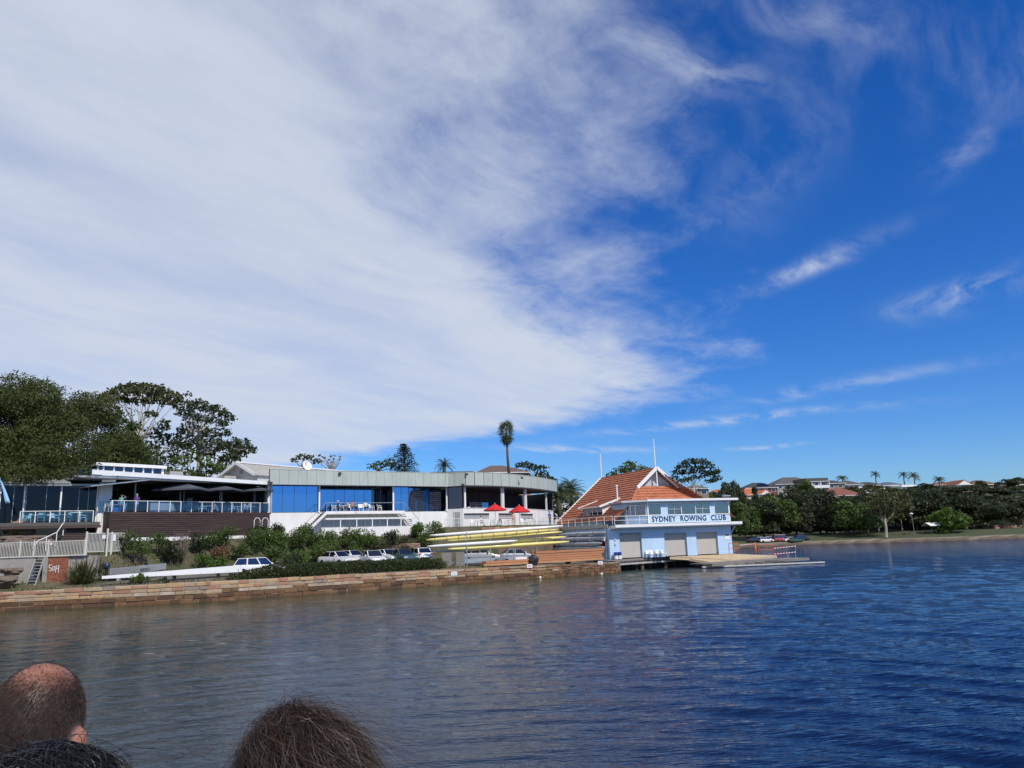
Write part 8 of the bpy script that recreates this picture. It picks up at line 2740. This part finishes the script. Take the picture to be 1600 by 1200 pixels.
def person(label, loc, rz, shirt, legs, hair, pose='stand', height=1.72, long_hair=False, bare_legs=False, arm='down', shoes=None, group=None):
    k = height / 1.72
    J = {}
    sit = pose == 'sit'
    dz = -0.42 if sit else 0.0
    J['pelvis'] = (0, 0, 0.92 + dz); J['belly'] = (0, -0.01, 1.08 + dz); J['chest'] = (0, 0.0, 1.30 + dz); J['neck'] = (0, 0.0, 1.47 + dz); J['chin'] = (0, -0.02, 1.555 + dz); J['crown'] = (0, 0.0, 1.66 + dz)
    E = [('pelvis', 'belly'), ('belly', 'chest'), ('chest', 'neck'), ('neck', 'chin'), ('chin', 'crown')]
    Rd = {'pelvis': (.15, .11), 'belly': (.135, .10), 'chest': (.155, .105), 'neck': (.055, .055), 'chin': (.068, .082), 'crown': (.07, .085)}
    for s, n in ((-1, 'L'), (1, 'R')):
        J['sh' + n] = (s * 0.19, 0, 1.40 + dz)
        if arm == 'phone' and n == 'R' or arm == 'both':
            J['el' + n] = (s * 0.25, -0.10, 1.16 + dz); J['ha' + n] = (s * 0.08, -0.30, 1.28 + dz); fd = (-s * 0.03, -0.05, 0.03)
        elif arm == 'shade' and n == 'R':
            J['el' + n] = (s * 0.38, -0.16, 1.42 + dz); J['ha' + n] = (s * 0.16, -0.18, 1.62 + dz); fd = (-s * 0.07, -0.02, 0.02)
        elif sit:
            J['el' + n] = (s * 0.25, -0.06, 1.14 + dz); J['ha' + n] = (s * 0.15, -0.32, 1.10 + dz); fd = (-s * 0.02, -0.07, -0.01)
        else:
            J['el' + n] = (s * 0.25, 0.03, 1.12); J['ha' + n] = (s * 0.26, -0.05, 0.87); fd = (0, -0.02, -0.07)
        E += [('chest', 'sh' + n), ('sh' + n, 'el' + n), ('el' + n, 'ha' + n)]
        Rd.update({'sh' + n: (.062, .062), 'el' + n: (.042, .042), 'ha' + n: (.032, .032)})
        for f in range(5):
            o = (f - 2) * 0.018
            h = J['ha' + n]
            J['f%d%s' % (f, n)] = (h[0] + fd[0] * (0.8 if f == 0 else 1.25) + o * (0.6 if abs(fd[2]) > .05 else 1) * (2.0 if f == 0 else 1), h[1] + fd[1] * 1.25 + (o if abs(fd[2]) > .05 else 0), h[2] + fd[2] * 1.25)
            E.append(('ha' + n, 'f%d%s' % (f, n))); Rd['f%d%s' % (f, n)] = (.010, .010)
        if sit:
            J['kn' + n] = (s * 0.12, -0.42, 0.52); J['an' + n] = (s * 0.12, -0.44, 0.09); J['to' + n] = (s * 0.13, -0.60, 0.04)
        else:
            J['kn' + n] = (s * 0.11, -0.02, 0.50); J['an' + n] = (s * 0.12, 0.02, 0.09); J['to' + n] = (s * 0.14, -0.14, 0.04)
        J['hi' + n] = (s * 0.10, 0, 0.86 + dz)
        E += [('pelvis', 'hi' + n), ('hi' + n, 'kn' + n), ('kn' + n, 'an' + n), ('an' + n, 'to' + n)]
        Rd.update({'hi' + n: (.095, .10), 'kn' + n: (.062, .062), 'an' + n: (.042, .045), 'to' + n: (.04, .03)})
    names = list(J)
    me = bpy.data.meshes.new('skeleton')
    me.from_pydata([J[n] for n in names], [(names.index(a), names.index(b)) for a, b in E], [])
    o = bpy.data.objects.new('skeleton', me); COL.objects.link(o)
    sm = o.modifiers.new('skin', 'SKIN'); sm.use_smooth_shade = True
    if not me.skin_vertices: me.attributes
    sv = me.skin_vertices[0].data
    for i, n in enumerate(names):
        sv[i].radius = Rd[n]; sv[i].use_root = (n == 'pelvis')
    ss = o.modifiers.new('sub', 'SUBSURF'); ss.levels = 1; ss.render_levels = 1
    bpy.context.view_layer.update()
    ev = o.evaluated_get(bpy.context.evaluated_depsgraph_get())
    body = bpy.data.meshes.new_from_object(ev)
    bpy.data.objects.remove(o)
    body.name = 'body'
    body.materials.clear()
    for m in (SKIN, shirt, legs, shoes or TRIM): body.materials.append(m)
    jn = np.array([J[n] for n in names])
    for p in body.polygons:
        c = np.array(p.center)
        n = names[int(np.argmin(((jn - c) ** 2).sum(1)))]
        if n in ('belly', 'chest', 'shL', 'shR') or (n == 'pelvis' and c[2] > 0.96 + dz) or (n[:2] == 'el' and c[2] > J[n][2] + 0.03): mi = 1
        elif n == 'neck' and c[2] < 1.44 + dz: mi = 1
        elif n in ('pelvis', 'hiL', 'hiR') or (n[:2] == 'kn' and not (bare_legs and c[2] < 0.46)) or (n[:2] == 'an' and not bare_legs and c[2] > 0.12): mi = 2
        elif n[:2] == 'to' or (n[:2] == 'an' and c[2] < 0.1): mi = 3
        else: mi = 0
        p.material_index = mi
    root = empty('person', loc, label, 'person', group, rz=rz)
    root.scale = (k, k, k)
    bo_ = bpy.data.objects.new('body', body); COL.objects.link(bo_); bo_.parent = root
    hb = MB()
    prof = [(0.02, 0.125), (0.06, 0.112), (0.083, 0.08), (0.09, 0.03), (0.088, -0.02)] + ([(0.085, -0.10), (0.09, -0.2)] if long_hair else [(0.07, -0.05)])
    hb.lathe(prof, (0, 0.022, 1.635 + dz), 12)
    hb.build('hair', hair, root, smooth='all', local=True)
    return root


BLK, WHR, BRN, GRY = cloth('black_hair', (0.012, 0.010, 0.009)), cloth('white_hair', (0.62, 0.60, 0.56)), cloth('brown_hair', (0.08, 0.045, 0.025)), cloth('grey_hair', (0.35, 0.34, 0.33))
rzd = th_d                                             # facing the water
s = FD.s(189, 795, -0.55)
person('person in a teal dress shading their eyes at the deck rail', FD.p(s, DZ, -0.55), rzd, cloth('teal', (0.16, 0.38, 0.38)), cloth('teal', (0.16, 0.38, 0.38)), BRN, 'stand', 1.68, True, arm='shade', shoes=PLASTIC)
s = FD.s(213, 795, -0.45)
person('person in a purple shirt and white shorts standing at the deck rail', FD.p(s, DZ, -0.45), rzd, cloth('purple', (0.11, 0.03, 0.27)), cloth('off_white', (0.62, 0.60, 0.55)), GRY, 'stand', 1.78, False, True, 'both', PLASTIC)
seat = [(0.35, 'white', BLK, 'person in a pale blue top seated at the deck corner table', 'paleblue'), (6.5, 'white', BRN, 'seated person in white beside the grey counter on the deck', 'white'), (8.3, 'white', GRY, 'seated person in white at the first table under the umbrellas', 'white'),
        (11.2, 'yellow', WHR, 'white-haired person in a yellow top seated on the deck', 'yellow'), (11.9, 'olive', GRY, 'grey-haired person in an olive shirt seated on the deck', 'olive'), (14.8, 'white', BLK, 'dark-haired person in a white shirt seated towards the mirror glass end of the deck', 'white'), (15.4, 'sand', BRN, 'person in a sand coloured top seated at the last deck table', 'sand'), (9.6, 'black', BLK, 'person in black seated at the second table on the deck', 'black')]
CC = {'white': (0.7, 0.7, 0.68), 'yellow': (0.65, 0.5, 0.16), 'olive': (0.20, 0.20, 0.12), 'sand': (0.5, 0.42, 0.3), 'black': (0.02, 0.02, 0.022), 'paleblue': (0.3, 0.45, 0.55), 'blue': (0.05, 0.1, 0.3), 'patterned': (0.35, 0.22, 0.2)}
for i, (s, _, hr_c, lab, col) in enumerate(seat):
    person(lab, FD.p(s, DZ, -1.1), rzd + (1.57 if i % 2 else -1.57), cloth(col, CC[col]), cloth('navy', (0.03, 0.04, 0.08)), hr_c, 'sit', 1.7, i in (1, 5))
rzm = math.atan2(FM.t.y, FM.t.x)
for px, col, hr_c, lab, rot in ((528, 'black', WHR, 'white-haired person in black seated on the bridge terrace', 1.4), (543, 'sand', BLK, 'dark-haired person in a pale top seated facing the white-haired diner', -1.3), (551, 'patterned', BRN, 'person in a patterned dress seated on the bridge terrace', 0.3), (571, 'white', BLK, 'person in a white shirt seated by the empty white chairs on the bridge terrace', 0.0)):
    person(lab, FM.p(s_of(FM, px, 797, 0.9), tz_, 0.9), rzm + rot, cloth(col, CC[col]), cloth('navy', (0.03, 0.04, 0.08)), hr_c, 'sit', 1.7, col == 'patterned')
person('dark-haired person in white seated at the pavilion terrace railing', (-4.5, 98.0, 5.86), 1.2, cloth('white', CC['white']), cloth('white', CC['white']), BLK, 'sit', 1.7)
person('person in a peach dress standing on the pavilion terrace by the further red umbrella', (-0.4, 99.2, 5.86), 0.5, cloth('peach', (0.62, 0.38, 0.22)), cloth('peach', (0.62, 0.38, 0.22)), BRN, 'stand', 1.66, True, True)
person('person in dark blue standing at the walkway end of the pavilion terrace', (4.4, 104.2, 5.86), 0.8, cloth('blue', CC['blue']), cloth('navy', (0.03, 0.04, 0.08)), BLK, 'stand', 1.76)

# ------------------------------------------------------------------ fellow passengers on the ferry
FDK = 2.12
fk = MB(); fk.box(-4.0, 4.0, -6.0, 2.3, FDK - 0.12, FDK)
fo = fk.build('ferry_deck', mat('grey_ferry_deck_paint', (0.22, 0.23, 0.24), 0.7, var=0.1)); tag(fo, 'grey painted ferry deck under the passengers', 'deck', kind='structure')
hu = MB(); hu.prism([(-3.9, -6, -0.6), (3.9, -6, -0.6), (3.9, 1.4, -0.6), (0, 2.2, -0.6), (-3.9, 1.4, -0.6)], (0, 0, 0.6 + FDK - 0.125))
ho = hu.build('ferry_hull', WHITE_PAINT); tag(ho, 'white ferry hull below the deck', 'ferry', kind='structure')


def ellipsoid(mb, c, r, n=20, m_=14, rot=None):
    vs, fs = [], []
    for i in range(m_ + 1):
        t = math.pi * i / m_
        for j in range(n):
            a = 2 * math.pi * j / n
            v = Vector((r[0] * math.sin(t) * math.cos(a), r[1] * math.sin(t) * math.sin(a), r[2] * math.cos(t)))
            if rot: v = rot @ v
            vs.append(Vector(c) + v)
    for i in range(m_):
        for j in range(n):
            fs.append((i * n + j, i * n + (j + 1) % n, (i + 1) * n + (j + 1) % n, (i + 1) * n + j))
    mb.add(vs, fs)


def passenger(label, top, hw, yaw, tilt, shirt, hair_fn, skin_m, sh=0.20, hair_zone=None):
    """a standing person facing the shore, built round the head whose crown is at `top`"""
    H = top.z - FDK
    k = H / 1.70
    mb = MB()
    hz0 = H - 0.125
    R_ = Matrix.Rotation(yaw, 3, 'Z') @ Matrix.Rotation(tilt, 3, 'X')
    hc = Vector((0, 0, hz0 - 0.0))
    w = hw
    ellipsoid(mb, hc + R_ @ Vector((0, -0.012, 0.012)), (w, w * 1.2, 0.112), rot=R_, n=28, m_=20)   # skull (back towards the camera)
    ellipsoid(mb, hc + R_ @ Vector((0, 0.03, -0.055)), (w * 0.83, w * 0.95, 0.085), rot=R_)  # face and jaw
    ellipsoid(mb, hc + R_ @ Vector((0, 0.105, -0.035)), (0.014, 0.02, 0.024), rot=R_, n=10, m_=8)   # nose
    mb.tube([hc + R_ @ Vector((0, -0.005, -0.06)), (0, -0.01, hz0 - 0.20), (0, -0.02, hz0 - 0.27)], [0.060, 0.058, 0.075], 16)
    for s in (-1, 1):
        ellipsoid(mb, hc + R_ @ Vector((s * (w + 0.008), -0.002, -0.025)), (0.013, 0.022, 0.034), rot=R_ @ Matrix.Rotation(s * -0.35, 3, 'Z'), n=12, m_=10)
        mb.tube([(s * sh * 0.5, -0.02, hz0 - 0.275), (s * sh, -0.02, hz0 - 0.31), (s * (sh + .05), -0.01, hz0 - 0.57), (s * (sh + .02), 0.12, hz0 - 0.80)], [0.07, 0.062, 0.045, 0.034], 12)
        hnd = Vector((s * (sh + .01), 0.16, hz0 - 0.85))
        ellipsoid(mb, hnd, (0.022, 0.045, 0.04), n=12, m_=8)
        for f in range(4):
            mb.tube([hnd + Vector((s * 0.0, 0.02 - 0.018 * f + 0.01, -0.02)), hnd + Vector((-s * 0.01, 0.035 - 0.02 * f, -0.065 + 0.006 * abs(f - 1))), hnd + Vector((-s * 0.03, 0.03 - 0.02 * f, -0.085 + 0.008 * abs(f - 1)))], [0.010, 0.009, 0.008], 7)
        mb.tube([hnd + Vector((-s * 0.01, 0.03, 0.0)), hnd + Vector((-s * 0.035, 0.055, -0.03)), hnd + Vector((-s * 0.045, 0.055, -0.05))], [0.012, 0.010, 0.009], 7)
        mb.tube([(s * 0.085, -0.01, hz0 - 0.80), (s * 0.095, 0.0, (hz0 - 0.80) * 0.55), (s * 0.10, -0.01, 0.10)], [0.085, 0.062, 0.045], 14)
        mb.tube([(s * 0.10, -0.04, 0.05), (s * 0.11, 0.07, 0.045), (s * 0.115, 0.17, 0.035)], [0.045, 0.045, 0.03], 10)
    mb.tube([(0, -0.02, hz0 - 0.26), (0, -0.02, hz0 - 0.34), (0, -0.01, hz0 - 0.50), (0, 0, hz0 - 0.66), (0, 0, hz0 - 0.84)], [0.085, 0.15, 0.145, 0.125, 0.145], 20)
    src = mb.build('body_source', None)
    rm = src.modifiers.new('r', 'REMESH'); rm.mode = 'VOXEL'; rm.voxel_size = 0.0085
    sm = src.modifiers.new('s', 'SMOOTH'); sm.factor = 0.5; sm.iterations = 5
    bpy.context.view_layer.update()
    body = bpy.data.meshes.new_from_object(src.evaluated_get(bpy.context.evaluated_depsgraph_get()))
    bpy.data.objects.remove(src)
    for m in (skin_m, shirt, cloth('dark_trousers', (0.03, 0.03, 0.04)), TRIM): body.materials.append(m)
    n = len(body.polygons)
    cs_ = np.empty(n * 3, np.float32); body.polygons.foreach_get('center', cs_); cs_ = cs_.reshape(-1, 3)
    mi = np.zeros(n, np.int32)
    z = cs_[:, 2]
    mi[(z < hz0 - 0.225)] = 1
    mi[(z < hz0 - 0.225) & (np.abs(cs_[:, 0]) > sh - 0.06) & (z < hz0 - 0.79) & (z > hz0 - 0.98) & (cs_[:, 1] > 0.05)] = 0
    mi[(z < hz0 - 0.78) & (np.abs(cs_[:, 0]) < sh - 0.04)] = 2
    mi[z < 0.085] = 3
    body.polygons.foreach_set('material_index', mi)
    body.polygons.foreach_set('use_smooth', np.ones(n, bool))
    root = empty('person', (top.x, top.y, FDK), label, 'person')
    b = bpy.data.objects.new('body', body); COL.objects.link(b); b.parent = root
    if hair_zone is not None:
        vv = np.empty(len(body.vertices) * 3, np.float32); body.vertices.foreach_get('co', vv); vv = vv.reshape(-1, 3)
        Ri = np.array(R_.transposed())
        q = (vv - np.array(hc)) @ Ri.T
        a_ = body.attributes.new('scalp', 'FLOAT', 'POINT')
        a_.data.foreach_set('value', hair_zone(q, w).astype(np.float32))
    hair_fn(root, hc, R_, w)
    return root


def strands(root, name, P0, paths, rad, m, kind='stuff'):
    """P0 (n,3) roots, paths (n,k,3) points; three-sided tapering strands"""
    n, k, _ = paths.shape
    t = np.gradient(paths, axis=1); t /= np.linalg.norm(t, axis=2, keepdims=True) + 1e-9
    ref = np.array([0.3, 0.5, 0.8]); u = np.cross(t, ref); u /= np.linalg.norm(u, axis=2, keepdims=True) + 1e-9
    v = np.cross(t, u)
    taper = np.linspace(1, 0.25, k)[None, :, None] * (rad if np.ndim(rad) == 0 else rad[:, None, None])
    tw = np.random.RandomState(n).uniform(0, 6.28, (n, 1, 1))
    w_ = (u * np.cos(tw) + v * np.sin(tw)) * taper * 1.4
    V = np.stack([paths - w_, paths + w_], 2).reshape(-1, 3)
    idx = np.arange(n * k * 2).reshape(n, k, 2)
    return np_mesh(name, V, np.stack([idx[:, :-1, 0], idx[:, :-1, 1], idx[:, 1:, 1], idx[:, 1:, 0]], -1).reshape(-1, 4), m, root, smooth=True, kind=kind)


def hair_mat(name, c0, c1, rough=0.4):
    m = bpy.data.materials.new(name); m.use_nodes = True
    N = NT(m.node_tree); b = m.node_tree.nodes['Principled BSDF']
    g = N.n('ShaderNodeNewGeometry')
    N.link(N.mix(g.outputs['Random Per Island'], c0, c1), b.inputs['Base Color'])
    b.inputs['Roughness'].default_value = rough
    return m


def skin_head_mat(name, skin, stub):
    m = bpy.data.materials.new(name); m.use_nodes = True
    N = NT(m.node_tree); b = m.node_tree.nodes['Principled BSDF']
    a = N.n('ShaderNodeAttribute'); a.attribute_name = 'scalp'
    tc = N.n('ShaderNodeTexCoord')
    f = N.noise(tc.outputs['Object'], 260, 3, 0.6)
    k = N.m('MULTIPLY', a.outputs['Fac'], N.step(f, 0.25, 0.6, a=0.65, b=1.0))
    f2 = N.noise(tc.outputs['Object'], 22, 4, 0.6)
    sk = N.mix(N.step(f2, 0.3, 0.7), skin, (skin[0] * 0.86, skin[1] * 0.78, skin[2] * 0.74))
    N.link(N.mix(k, sk, stub), b.inputs['Base Color'])
    b.inputs['Roughness'].default_value = 0.5
    b.inputs['Subsurface Weight'].default_value = 0.08
    b.inputs['Subsurface Radius'].default_value = (0.01, 0.004, 0.002)
    bn = N.n('ShaderNodeBump'); bn.inputs['Strength'].default_value = 0.12; bn.inputs['Distance'].default_value = 0.001
    N.link(f, bn.inputs['Height']); N.link(bn.outputs[0], b.inputs['Normal'])
    return m


def zone_man(q, w):
    """1 where the cropped hair is thick, 0 on the bare crown, face, neck and ears (head space: -y back, +z crown)"""
    d = np.sqrt((q[:, 0] / (w * 0.62)) ** 2 + ((q[:, 1] + 0.01) / (w * 0.85)) ** 2)
    crown = 1 - sstep(d, 0.75, 1.5) * 1.0
    crown = np.where(q[:, 2] > 0.02, crown, 0)
    face = sstep(q[:, 1], 0.015, 0.05)
    neck = sstep(-q[:, 2], 0.062, 0.10)
    ear = sstep(np.abs(q[:, 0]), w + 0.004, w + 0.009)
    return np.clip((1 - 0.85 * crown) * (1 - face) * (1 - neck) * (1 - ear), 0, 1) * sstep(q[:, 2] + 0.3, 0.05, 0.1)


def crop_hair(root, hc, R_, w):
    rs = np.random.RandomState(12)
    d = unit(60000, rs)
    P_ = d * np.array([w, w * 1.2, 0.112]) + np.array([0, -0.012, 0.012])
    z = zone_man(P_, w)
    keep = rs.uniform(size=len(P_)) < np.maximum(z, 0.05 * (P_[:, 2] > 0.02)) * 0.8
    P_, d = P_[keep], d[keep]
    L = rs.uniform(0.004, 0.009, (len(P_), 1)) * (0.5 + 0.6 * zone_man(P_, w)[:, None])
    flow = np.stack([-0.35 * np.ones(len(P_)), -0.5 * np.ones(len(P_)), -0.9 * np.ones(len(P_))], -1) + rs.normal(size=P_.shape) * 0.25
    nrm_ = d / np.array([w, w * 1.2, 0.112]); nrm_ /= np.linalg.norm(nrm_, axis=1, keepdims=True)
    flow -= (flow * nrm_).sum(1, keepdims=True) * nrm_
    e = flow + nrm_ * 0.55
    e /= np.linalg.norm(e, axis=1, keepdims=True)
    pts_ = np.stack([P_ - nrm_ * 0.002, P_ + e * L * 0.6, P_ + e * L + flow * L * 0.4], 1)
    M_ = np.array(R_)
    pts_ = pts_ @ M_.T + np.array(hc)
    strands(root, 'cropped_hair', None, pts_, 0.00026, hair_mat('dark_cropped_hair', (0.028, 0.018, 0.013), (0.050, 0.033, 0.025), 0.75))


def blown_hair(n, wind, length, c0, c1, seed, spread=0.02, curl=0.012, rad=0.0006, nfly=160, lock=0.75):
    def fn(root, hc, R_, w):
        rs = np.random.RandomState(seed)
        cap = MB(); ellipsoid(cap, hc + R_ @ Vector((0, -0.016, 0.012)), (w * 1.06, w * 1.26, 0.117), rot=R_, n=28, m_=20)
        cap.v = [tuple(Vector(v)) for v in cap.v]
        co_ = cap.build('hair_mass', hair_mat('hair_mass_%d' % seed, c0, c0, 0.6), root, smooth='all', local=True)
        # keep the cap off the face
        bm = bmesh.new(); bm.from_mesh(co_.data)
        Rt = R_.transposed()
        kill = [v for v in bm.verts if (Rt @ (v.co - hc)).y > 0.055 and (Rt @ (v.co - hc)).z < 0.045 or (Rt @ (v.co - hc)).z < -0.075]
        bmesh.ops.delete(bm, geom=kill, context='VERTS'); bm.to_mesh(co_.data); bm.free()
        def grow(m_, rough, Ls):
            d = unit(m_ * 2, rs)
            d = d[(d[:, 2] > -0.45) & ((d[:, 1] < 0.45) | (d[:, 2] > 0.5))][:m_]
            m2 = len(d)
            ax = np.array([w * 1.06, w * 1.26, 0.117])
            P_ = d * ax + np.array([0, -0.016, 0.012])
            nr_ = d / ax; nr_ /= np.linalg.norm(nr_, axis=1, keepdims=True)
            part = np.sign(P_[:, :1] - 0.02 + 0.01 * rs.normal(size=(m2, 1)))
            k = 11
            pts_ = [P_]
            dirn = nr_ * 0.10 + np.stack([part[:, 0] * 0.55, np.full(m2, -0.5), np.full(m2, 0.0)], -1) + rs.normal(size=(m2, 3)) * rough
            L = Ls * rs.uniform(0.5, 1.15, (m2, 1)) / (k - 1)
            ph = rs.uniform(0, 6.28, (m2, 1)); fr = rs.uniform(0.5, 1.3, (m2, 1))
            clump = np.floor(P_ * 42); hsh = np.sin(clump @ np.array([12.9, 78.2, 37.7]))[:, None]
            for j in range(1, k):
                t = j / (k - 1)
                pull = np.array([wind[0], wind[1] - 0.1, -0.9 + wind[2]]) * (0.16 + 0.5 * t)
                wob = np.concatenate([np.cos(ph + j * fr), np.sin(ph * 1.3 + j * fr), 0.6 * np.sin(ph + j * fr * 1.4)], 1) * curl * 9 * (0.4 + rough)
                wob = wob + 0.14 * np.concatenate([np.cos(hsh * 9 + j * 0.5), np.sin(hsh * 7 + j * 0.5), np.cos(hsh * 5 + j * .4)], 1)
                dirn = dirn * 0.72 + pull + wob * 0.5
                dd = dirn / np.linalg.norm(dirn, axis=1, keepdims=True)
                q = pts_[-1] + dd * L
                # stay outside the skull
                rel = (q - np.array([0, -0.016, 0.012])) / (ax * 1.02)
                ln = np.linalg.norm(rel, axis=1, keepdims=True)
                q = np.where((ln < 1) & (q[:, 2:] > -0.13), np.array([0, -0.016, 0.012]) + rel / np.maximum(ln, 1e-6) * ax * 1.02, q)
                pts_.append(q)
            A = np.stack(pts_, 1)
            G = A[:170]                                     # strands gather into locks
            near = np.argmin(((P_[:, None] - G[None, :, 0]) ** 2).sum(2), 1)
            c = (np.linspace(0, 1, k) ** 0.8)[None, :, None] * lock * rs.uniform(0.6, 1.1, (m2, 1, 1))
            A = A * (1 - c) + (G[near] + rs.normal(size=(m2, 1, 3)) * 0.0035) * c
            return A @ np.array(R_).T + np.array(hc)
        strands(root, 'hair_strands', None, grow(n, spread, length), rad, hair_mat('hair_%d' % seed, c0, c1, 0.5))
        fl = grow(nfly, 0.5, length * 1.15)
        fl[:, :, 0] += np.linspace(0, 1, 11)[None, :] ** 2 * rs.uniform(-0.02, 0.14, (len(fl), 1)) * (1 if wind[0] > 0 else 0.4)
        fl[:, :, 2] += np.linspace(0, 1, 11)[None, :] * rs.uniform(-0.02, 0.085, (len(fl), 1))
        strands(root, 'loose_strands', None, fl, rad * 0.75, hair_mat('loose_hair_%d' % seed, c0, (c1[0] * 1.8, c1[1] * 1.8, c1[2] * 1.8)))
    return fn


SK1 = skin_head_mat('tanned_skin_with_cropped_scalp', (0.37, 0.165, 0.105), (0.045, 0.027, 0.020))
passenger('person with close-cropped thinning dark hair and bare crown, seen from behind', at(68, 1036, 1.58), 0.079, RAD(-4), RAD(-10), cloth('dark_grey', (0.05, 0.05, 0.055)), crop_hair, SK1, hair_zone=zone_man)
SK2 = mat('plain_skin', (0.48, 0.26, 0.17), 0.55, var=0.06)
passenger('person with wind-blown wavy brown hair, seen from behind', at(464, 1110, 1.66), 0.074, RAD(6), RAD(-6), cloth('dark_green', (0.03, 0.05, 0.04)), blown_hair(18000, (0.46, 0.0, 0.16), 0.21, (0.007, 0.0045, 0.0035), (0.052, 0.028, 0.016), 31, 0.26, 0.07, 0.00032, 1600), SK2, 0.18)
passenger('person with thick black curly hair, low against the ferry rail', at(88, 1168, 1.02), 0.088, RAD(0), RAD(-6), cloth('black', CC['black']), blown_hair(10000, (0.2, 0.0, 0.1), 0.13, (0.004, 0.004, 0.005), (0.008, 0.008, 0.010), 57, 0.22, 0.035, 0.0004, 300), SK2, 0.17)
